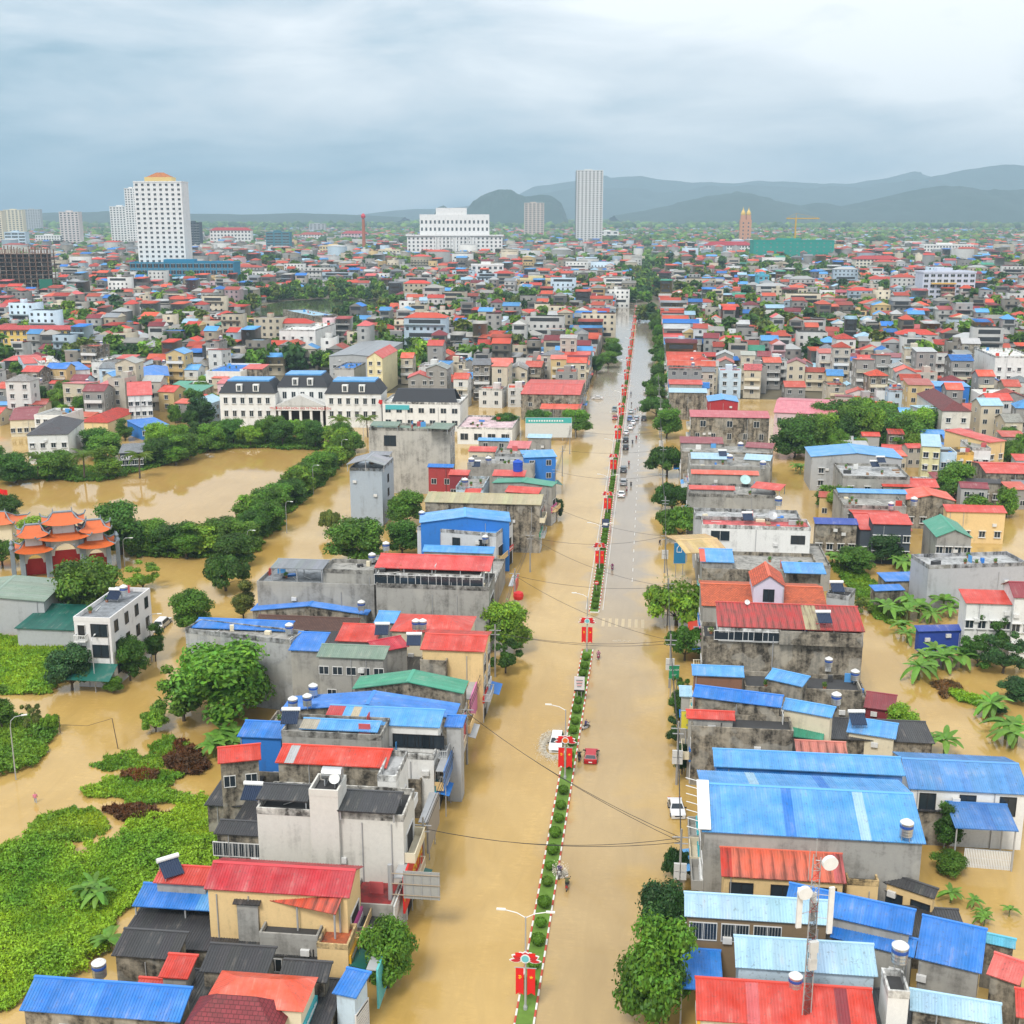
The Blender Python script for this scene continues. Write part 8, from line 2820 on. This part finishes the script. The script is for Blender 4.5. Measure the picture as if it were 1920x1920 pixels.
for x, y, z0, r in [(-1.15, -0.75, 17.0, 0.55), (0.85, -0.4, 19.2, 0.6)]:
	MB().tube((x, y, z0), (x, y - 0.32, z0), r, r, 18).build("dish", WHITE, t)
	MB().tube((x, y, z0), (0, 0, z0), 0.04).build("dish_arm", GALV, t)
for z0, s_ in ((11.2, 0.34), (9.6, 0.3), (10.2, 0.24)):
	MB().box(-s_, -0.75, z0, s_, -0.45, z0 + 1.0).build("equipment_box", simple("equipment_grey", (0.6, 0.6, 0.58), 0.5) if "eq" not in MESH else MESH["eq"], t)
MB().tube((0, 0, MH), (0, 0, MH + 1.6), 0.03).tube((-0.5, 0, MH - 2), (-0.5, 0, MH + 0.8), 0.025).build("lightning_rod", GALV, t)
mb = MB()
for i in range(5):
	mb.tube((-0.25 + 0.1 * i, -0.3, 0), (-0.2 + 0.1 * i, -0.28, MH - 4), 0.025, n=4)
mb.build("feeder_cables", CABLE, t)

# ---------------------------------------------------------------- signs and billboards
p = at(733, 1706, 3.2)
t = thing("billboard", "bare grey back of a billboard on a steel post over the street", "billboard", (p.x, p.y, 0), -AL)
MB().tube((0, 0, -0.5), (0, 0, 8.2), 0.24, 0.22, 12).build("post", GALV, t)
for i in range(2):
	MB().box(1.3 + i * 1.85, -0.03, 4.6, 3.1 + i * 1.85, 0.03, 7.6).build("panel", simple("bare_zinc", (0.36, 0.36, 0.34), 0.6), t)
for z0 in (5.0, 6.2, 7.3):
	MB().tube((0, -0.1, z0), (5.0, -0.1, z0), 0.06).build("rail", simple("rusty_rail", (0.35, 0.28, 0.2), 0.8), t)
for i in range(5):
	MB().box(1.4 + i * 0.85, -0.09, 4.6, 1.48 + i * 0.85, -0.03, 7.6).build("rib", GALV, t)


def board(px0, px1, py0, py1, z, c, label, face=0.0, txt=None, tc=None, posts=True, name="billboard", cat="billboard", size=0.7):
	"""board between two photo columns with its lower edge at height z"""
	a, b = at(px0, py1, z), at(px1, py1, z)
	Wd = (b - a).length
	bb = 960.0 - py0
	dy, dz = FOCAL * CT + bb * ST, -FOCAL * ST + bb * CT
	Hh = CAM_H + dz * (a.y / dy) - z
	t = thing(name, label, cat, (a.x, a.y, 0), face)
	MB().box(0, -0.08, z, Wd, 0.08, z + Hh).build("panel", PAINT, t, c)
	MB().box(-0.06, -0.1, z - 0.06, Wd + 0.06, 0.1, z).box(-0.06, -0.1, z + Hh, Wd + 0.06, 0.1, z + Hh + 0.06).build("frame", GALV, t)
	if posts:
		for x in (Wd * 0.2, Wd * 0.8):
			MB().tube((x, 0.12, -0.6), (x, 0.12, z + Hh * 0.8), 0.07).build("post", GALV, t)
	if txt:
		for i, (s_, zz) in enumerate(txt):
			lettering(s_, size * Hh / 3, tc or WHITE, t, (Wd / 2, -0.085, z + Hh * zz))
	return t, Wd, Hh


board(1277, 1325, 1333, 1366, 6.0, (0.78, 0.68, 0.06), "yellow billboard with blue lettering above the mouldy wall", txt=[("QUANG CAO", 0.7), ("LH: 0912.", 0.45), ("0988968526", 0.16)], tc=BLUEBAND, size=0.5)
board(1254, 1273, 1248, 1272, 3.0, (0.02, 0.27, 0.12), "green street direction sign beside the dark street tree", txt=[("CAU GIA", 0.62), ("BAY", 0.22)], tc=WHITE, size=0.55, name="direction_sign", cat="sign")
t, Wd, Hh = board(985, 1072, 783, 820, 1.2, (0.62, 0.64, 0.62), "long billboard with teal header band by the side street")
MB().box(0.1, -0.1, 1.2 + Hh * 0.72, Wd - 0.1, -0.082, 1.2 + Hh - 0.05).build("header_band", PAINT, t, (0.06, 0.42, 0.40))
for i in range(14):
	MB().box(1 + i * 0.8, -0.11, 1.2 + Hh * 0.8, 1.5 + i * 0.8, -0.101, 1.2 + Hh * 0.88).build("letter_block", WHITE, t)
t, Wd, Hh = board(1263, 1285, 1018, 1056, 3.0, (0.02, 0.2, 0.42), "blue shop board with white house outline above beige vaulted front", posts=True)
MB().path([(Wd * .25, -.1, 3 + Hh * .55), (Wd * .25, -.1, 3 + Hh * .75), (Wd * .45, -.1, 3 + Hh * .9), (Wd * .65, -.1, 3 + Hh * .75), (Wd * .65, -.1, 3 + Hh * .55), (Wd * .25, -.1, 3 + Hh * .55)], 0.07).build("house_outline", WHITE, t)
board(1253, 1318, 692, 712, 6.5, (0.7, 0.72, 0.74), "white and pink shop boards beside the yellow balcony house", txt=None)
# red street banners on the west fronts
for px, py, ln_, hh, lb in [(795, 1652, 9.0, 4.5, "big red shop banner on the tall white-walled house"), (822, 1530, 5.0, 2.6, "black shop board beside the red roofed house"), (900, 1320, 8.0, 4.0, "pink and white banner wall at the cream house"), (866, 1385, 4.5, 2.2, "red framed sign wall beside the planted terrace"), (972, 1128, 2.2, 1.8, "round red lantern sign in front of the gallery house")]:
	pass


def side_banner(u, v0, v1, z0, z1, c, label, tilt=0.0, txt=None):
	p = S(u, v0)
	t = thing("shop_banner", label, "banner", (p.x, p.y, 0), math.pi / 2 - AL)
	ln_ = v1 - v0
	MB().box(0, -0.1, z0, ln_, 0.1, z1).build("panel", PAINT, t, c)
	MB().box(0, 0.1, z1 - 0.15, ln_, 1.0, z1 - 0.05).build("hood", GALV, t)
	for i in range(max(2, int(ln_ / 2.5))):
		x = ln_ * (i + 0.5) / max(2, int(ln_ / 2.5))
		MB().tube((x, 0.15, -0.6), (x, 0.15, z1 - 0.1), 0.06).build("strut", GALV, t)
	if txt:
		lettering(txt, (z1 - z0) * 0.42, YELLOW, t, (ln_ / 2, -0.105, z0 + (z1 - z0) * 0.35))


side_banner(-14.2, 104.0, 113.5, 2.6, 6.6, (0.66, 0.015, 0.015), "big red banner with gold strokes below the white blank wall", txt="KHUYEN MAI")
side_banner(-14.2, 117.0, 124.0, 1.8, 5.6, (0.30, 0.28, 0.26), "picture banner on the stepped tower house")
side_banner(-14.0, 127.0, 134.0, 4.4, 6.8, (0.10, 0.22, 0.5), "blue awning board at the planted terrace")
side_banner(-14.3, 139.0, 146.0, 2.4, 6.0, (0.6, 0.10, 0.12), "red framed board beside the two sloped blue roofs")
side_banner(-14.3, 150.0, 160.0, 2.2, 6.2, (0.66, 0.20, 0.42), "pink banner wall beside the green tent-shaped roof")
side_banner(-14.2, 92.0, 99.0, 0.6, 4.6, (0.12, 0.50, 0.52), "turquoise shop board at the blue lean-to")
side_banner(-14.4, 205.0, 212.0, 3.0, 5.0, (0.5, 0.05, 0.05), "red sign awning in front of the white gallery")
side_banner(-14.4, 262.0, 270.0, 2.5, 4.5, (0.5, 0.07, 0.05), "red low awning board beyond the beige roof")
p = at(972, 1130, 3.0)
t = thing("lantern_sign", "round red lantern sign hung over the flooded pavement", "sign", (p.x, p.y, 0))
MB().lathe([(0.1, 3.4), (0.8, 3.7), (0.95, 4.3), (0.8, 4.9), (0.1, 5.2)], 14).build("lantern", REDP, t)
MB().tube((0, 0, -0.5), (0, 0, 3.4), 0.05).build("post", GALV, t)

# red flag by the pond and flags at the school
for px, py, lb in [(2, 965, "red flag on a pole at the pond edge"), (560, 786, "red flag in front of the school porch"), (212, 800, "red flag beside the cream community house")]:
	p = at(px, py, 0)
	t = thing("flag", lb, "flag", p)
	MB().tube((0, 0, -0.5), (0, 0, 6.5), 0.05).build("pole", GALV, t)
	mb = MB()
	n = 8
	for i in range(n + 1):
		x = 0.05 + 2.0 * i / n
		mb.v += [(x, 0.15 * math.sin(i * 1.1), 6.4 - 0.05 * i), (x, 0.15 * math.sin(i * 1.1 + 0.4), 4.9 - 0.12 * i)]
	mb.f = [[2 * i, 2 * i + 1, 2 * i + 3, 2 * i + 2] for i in range(n)]
	mb.m = [0] * n
	mb.build("cloth", BANNER, t)

# ---------------------------------------------------------------- temple gate
p = at(40, 1082, 0)
q = at(212, 1066, 0)
ang = math.atan2((q - p).y, (q - p).x)
t = thing("temple_gate", "ornate temple gate with tiered orange roofs and grey blue pillars", "temple gate", p, ang)
t.scale = (1.0, 1.5, 1.3)
GLEN = (q - p).length
ORT = simple("orange_glazed_tile", (0.62, 0.13, 0.03), 0.45, 0, 0.15, 2)
GBT = simple("grey_blue_trim", (0.22, 0.27, 0.31), 0.7, 0, 0.2, 2)


def pagoda_roof(cx, cy, z, wd, dp, rise, name="tier_roof"):
	"""hip roof with upturned corners"""
	mb = MB()
	n = 8
	top = [(cx - wd * 0.22, cy, z + rise), (cx + wd * 0.22, cy, z + rise)]
	rim = []
	for sx, sy, ex, ey in ((-1, -1, 1, -1), (1, -1, 1, 1), (1, 1, -1, 1), (-1, 1, -1, -1)):
		for i in range(n):
			s_ = i / n
			x = (sx + (ex - sx) * s_) * wd / 2
			y = (sy + (ey - sy) * s_) * dp / 2
			lift = (abs(2 * s_ - 1)) ** 3 * 0.55
			rim.append((cx + x, cy + y, z + lift))
	b = len(mb.v)
	mb.v += rim + [(r_[0] * 0.55 + cx * 0.45, r_[1] * 0.45 + cy * 0.55, z + rise * 0.42 + (r_[2] - z) * 0.2) for r_ in rim] + [(top[0] if r_[0] < cx else top[1]) for r_ in rim]
	k = len(rim)
	for ring in range(2):
		for i in range(k):
			j = (i + 1) % k
			mb.f.append([b + ring * k + i, b + ring * k + j, b + (ring + 1) * k + j, b + (ring + 1) * k + i]); mb.m.append(0)
	ro = mb.build(name, ORT, t)
	hb = MB()
	for c_ in (0, n, 2 * n, 3 * n):
		r_ = rim[c_]
		tp = top[0] if r_[0] < cx else top[1]
		hb.path([tp, ((r_[0] + tp[0]) / 2, (r_[1] + tp[1]) / 2, z + rise * 0.38), r_, (r_[0] + (r_[0] - cx) * 0.08, r_[1] + (r_[1] - cy) * 0.08, r_[2] + 0.5)], 0.14)
	hb.tube(top[0], top[1], 0.2)
	for tp in top:
		hb.tube(tp, (tp[0], tp[1], tp[2] + 0.7), 0.16, 0.05)
	hb.build("hip_ridge", GBT, ro)


for cx, wd, zt in ((GLEN * 0.17, 6.5, 4.2), (GLEN * 0.5, 8.5, 5.8), (GLEN * 0.83, 6.5, 4.2)):
	for sx in (-1, 1):
		MB().box(cx + sx * wd * 0.36 - 0.45, -1.4, -0.6, cx + sx * wd * 0.36 + 0.45, 1.4, zt).build("pillar", GBT, t)
	arch = MB()
	hw_ = wd * 0.36 - 0.45
	pts = [(-hw_, zt), (hw_, zt), (hw_, zt * 0.55)] + [(hw_ * 0.8 * math.cos(a), zt * 0.55 + hw_ * 0.7 * math.sin(a)) for a in np.linspace(0, math.pi, 9)] + [(-hw_, zt * 0.55)]
	flat_up([(cx + x, z_) for x, z_ in pts], -1.0, 1.0, 0, arch).build("arch", PLASTER, t, (0.6, 0.6, 0.58))
	MB().box(cx - hw_, 0.6, -0.5, cx + hw_, 0.7, zt * 0.6).build("gate_leaf", REDP, t)
	pagoda_roof(cx, 0, zt, wd * 1.15, 5.0, 1.5)
	MB().box(cx - wd * 0.24, -0.9, zt + 0.6, cx + wd * 0.24, 0.9, zt + 2.3).build("upper_storey", PLASTER, t, (0.66, 0.66, 0.66))
	pagoda_roof(cx, 0, zt + 2.3, wd * 0.95, 4.2, 1.6)
for x in (-1.2, GLEN + 1.2):
	MB().box(x - 0.4, -0.4, -0.6, x + 0.4, 0.4, 4.4).lathe([(0.55, 4.4), (0.6, 4.7), (0.3, 5.1), (0.4, 5.4), (0.1, 5.9)], 10, (x, 0, 0)).build("lantern_pillar", GBT, t)
# small second roof of the temple beyond
p2 = at(-8, 1010, 0)
t = thing("temple_hall", "small temple hall roof with upturned ridges cut by trees", "temple", p2)
MB().box(-5, -3, -0.6, 5, 3, 4).build("wall", PLASTER, t, CR)
pagoda_roof(0, 0, 4.0, 12, 8, 2.2)

# ---------------------------------------------------------------- lamp poles by the pond, in the lot
for px, py, h, rz, lb in [(30, 1462, 8.5, 0.4, "tall grey lamp pole standing beside the weedy island"), (180, 1298, 8.5, 1.6, "lamp pole in front of the white corner house"), (285, 1240, 8.0, 0, "plain pole beside the slim tree"),
						  (538, 1000, 7.5, -0.5, "curved street lamp on the pond road, lower one"), (588, 925, 7.5, -0.5, "curved street lamp on the pond road, middle one"), (642, 872, 7.5, -0.5, "curved street lamp on the pond road, upper one"), (466, 1050, 6.5, -0.4, "curved street lamp behind the bank trees"),
						  (682, 838, 7.0, -0.4, "curved street lamp beside the concrete block"), (234, 1062, 6.0, 0, "white post beside the temple gate")]:
	p = at(px, py, 0)
	t = thing("street_lamp", lb, "street lamp", p, rz)
	MB().tube((0, 0, -0.6), (0, 0, h * 0.85), 0.09, 0.06, 8).build("pole", GALV, t)
	MB().path([(0, 0, h * 0.85), (0.15, 0, h * 0.95), (0.6, 0, h), (1.5, 0, h * 1.01)], 0.05).build("arm", GALV, t)
	MB().box(1.4, -0.12, h * 1.01 - 0.06, 2.1, 0.12, h * 1.01 + 0.05).build("lamp_head", WHITE, t)
# rope and stick in the lot
p, q2 = at(222, 1404, 0), at(113, 1374, 0)
t = thing("rope_pole", "leaning stick with a rope across the flooded lot", "pole", p)
MB().tube((0, 0, -0.4), (-0.5, 0, 4.4), 0.07, 0.05).build("stick", BARK, t)
MB().path([(-0.5, 0, 4.4), ((q2 - p).x * 0.5, (q2 - p).y * 0.5, 2.2), ((q2 - p).x, (q2 - p).y, 1.2)], 0.025).build("rope", CABLE, t)
MB().tube(((q2 - p).x, (q2 - p).y, -0.5), ((q2 - p).x, (q2 - p).y, 2.4), 0.06).build("stick", BARK, t)

# ---------------------------------------------------------------- utility poles and cables along the east pavement
POLES = []
UP = MB().tube((0, 0, -0.6), (0, 0, 8.6), 0.16, 0.11, 8).mesh("pole", [simple("concrete_pole", (0.3, 0.29, 0.27), 0.8)])
CRS = MB().box(-0.9, -0.05, 7.6, 0.9, 0.05, 7.7).box(-0.7, -0.05, 6.9, 0.7, 0.05, 7.0).mesh("cross_arm", [GALV])
MET = MB().box(-0.3, -0.15, 0, 0.3, 0.15, 0.85).mesh("meter_box", [simple("meter_box_grey", (0.6, 0.6, 0.58), 0.5)])
for side, u in ((1, 13.2), (-1, -13.9)):
	for i, v in enumerate(np.arange(112, 480, 30.0)):
		p = S(u + random.uniform(-0.3, 0.3), v + random.uniform(-2, 2))
		POLES.append((side, p))
		t = thing("utility_pole", "slim concrete utility pole carrying cables on the %s pavement" % ("east" if side > 0 else "west"), "utility pole", p, -AL, "utility poles on the %s pavement" % ("east" if side > 0 else "west"))
		obj("pole", UP, t)
		obj("cross_arm", CRS, t)
		if side > 0:
			for j in range(4):
				obj("meter_box", MET, t, None, (-0.35 + 0.7 * (j % 2), -0.25, 3.0 + 0.95 * (j // 2)))


def cable(a, b, sag, label, group=None, r=0.03):
	n = 10
	pts = []
	for i in range(n + 1):
		s_ = i / n
		q = a.lerp(b, s_)
		pts.append((q.x - a.x, q.y - a.y, q.z - a.z - sag * 4 * s_ * (1 - s_)))
	o = MB().path(pts, r, 4).build("cable", CABLE, None, loc=tuple(a))
	tag(o, label, "cable", group)


E_ = [p for s_, p in POLES if s_ > 0]
W_s = [p for s_, p in POLES if s_ < 0]
for row, nm in ((E_, "east"), (W_s, "west")):
	for a, b in zip(row[:-1], row[1:]):
		for k_, z in enumerate((7.7, 7.0, 6.6)):
			cable(a + Vector((0, 0, z)), b + Vector((0, 0, z)), 0.5 + 0.1 * k_, "black cable strung between poles along the %s pavement" % nm, "cables along the %s pavement" % nm, 0.035)
for i in range(min(len(E_), len(W_s), 9)):
	for k_ in range(2 if i < 5 else 1):
		a, b = W_s[i] + Vector((0, 0, 7.3)), E_[min(len(E_) - 1, max(0, i + random.choice([-1, 0, 0])))] + Vector((0, 0, 7.6 - 0.5 * k_))
		cable(a, b, random.uniform(0.9, 1.6), "thin black cable crossing high above the avenue", "cables crossing the avenue", 0.03)

# slatted gate and garden fence on the right
p = at(1806, 1622, 0.2)
t = thing("slatted_gate", "white corrugated gate below the dull blue shed roof", "gate", (p.x, p.y, 0), -0.16)
for i in range(30):
	MB().box(i * 0.17, -0.03, -0.4, i * 0.17 + 0.12, 0.03, 2.2).build("slat", WHITE, t)
for z in (0.3, 1.1, 2.2):
	MB().box(0, 0.03, z, 5.1, 0.08, z + 0.07).build("rail", GALV, t)
# verge board with spikes on the warehouse
v = Vol("gu", 10.0, 1.9, (1315, 1548), (1742, 1594), (1323, 1468))
t = thing("verge_board", "white boarded gable edge with prongs on the big blue roof", "verge board", (v.o.x, v.o.y, 0), v.ang)
MB().slab([(-0.35, -0.1, 10.35), (0.9, -0.1, 10.35), (0.9, v.D / 2, 12.25), (-0.35, v.D / 2, 12.25)], 0.1).build("board", WHITE, t)
for i in range(7):
	y = v.D / 2 * i / 6
	MB().tube((-0.3, y, 10.2 + 1.9 * i / 6), (-1.5, y, 10.5 + 1.9 * i / 6), 0.045).build("prong", WHITE, t)

# ---------------------------------------------------------------- air
HB = MB().box(-8200, -300, -2.0, 8200, 14400, 680.0)
hz_m = bpy.data.materials.new("haze_air")
hz_m.use_nodes = True
ht = hz_m.node_tree
for n in list(ht.nodes):
	ht.nodes.remove(n)
pv = nd(ht, "ShaderNodeVolumePrincipled")
pv.inputs["Color"].default_value = (0.60, 0.83, 1.0, 1)
pv.inputs["Density"].default_value = HAZE
pv.inputs["Anisotropy"].default_value = 0.0
ho = nd(ht, "ShaderNodeOutputMaterial")
ht.links.new(pv.outputs[0], ho.inputs["Volume"])
kind(HB.build("haze", hz_m), "stuff")
for lab_, gs in SEEN.items():
	if len(gs) > 1 and (len(set(gs)) > 1 or gs[0] is None):
		print("DUPLABEL", lab_, len(gs), set(gs))
print("OBJECTS", len(bpy.data.objects), "MESHES", len(bpy.data.meshes))
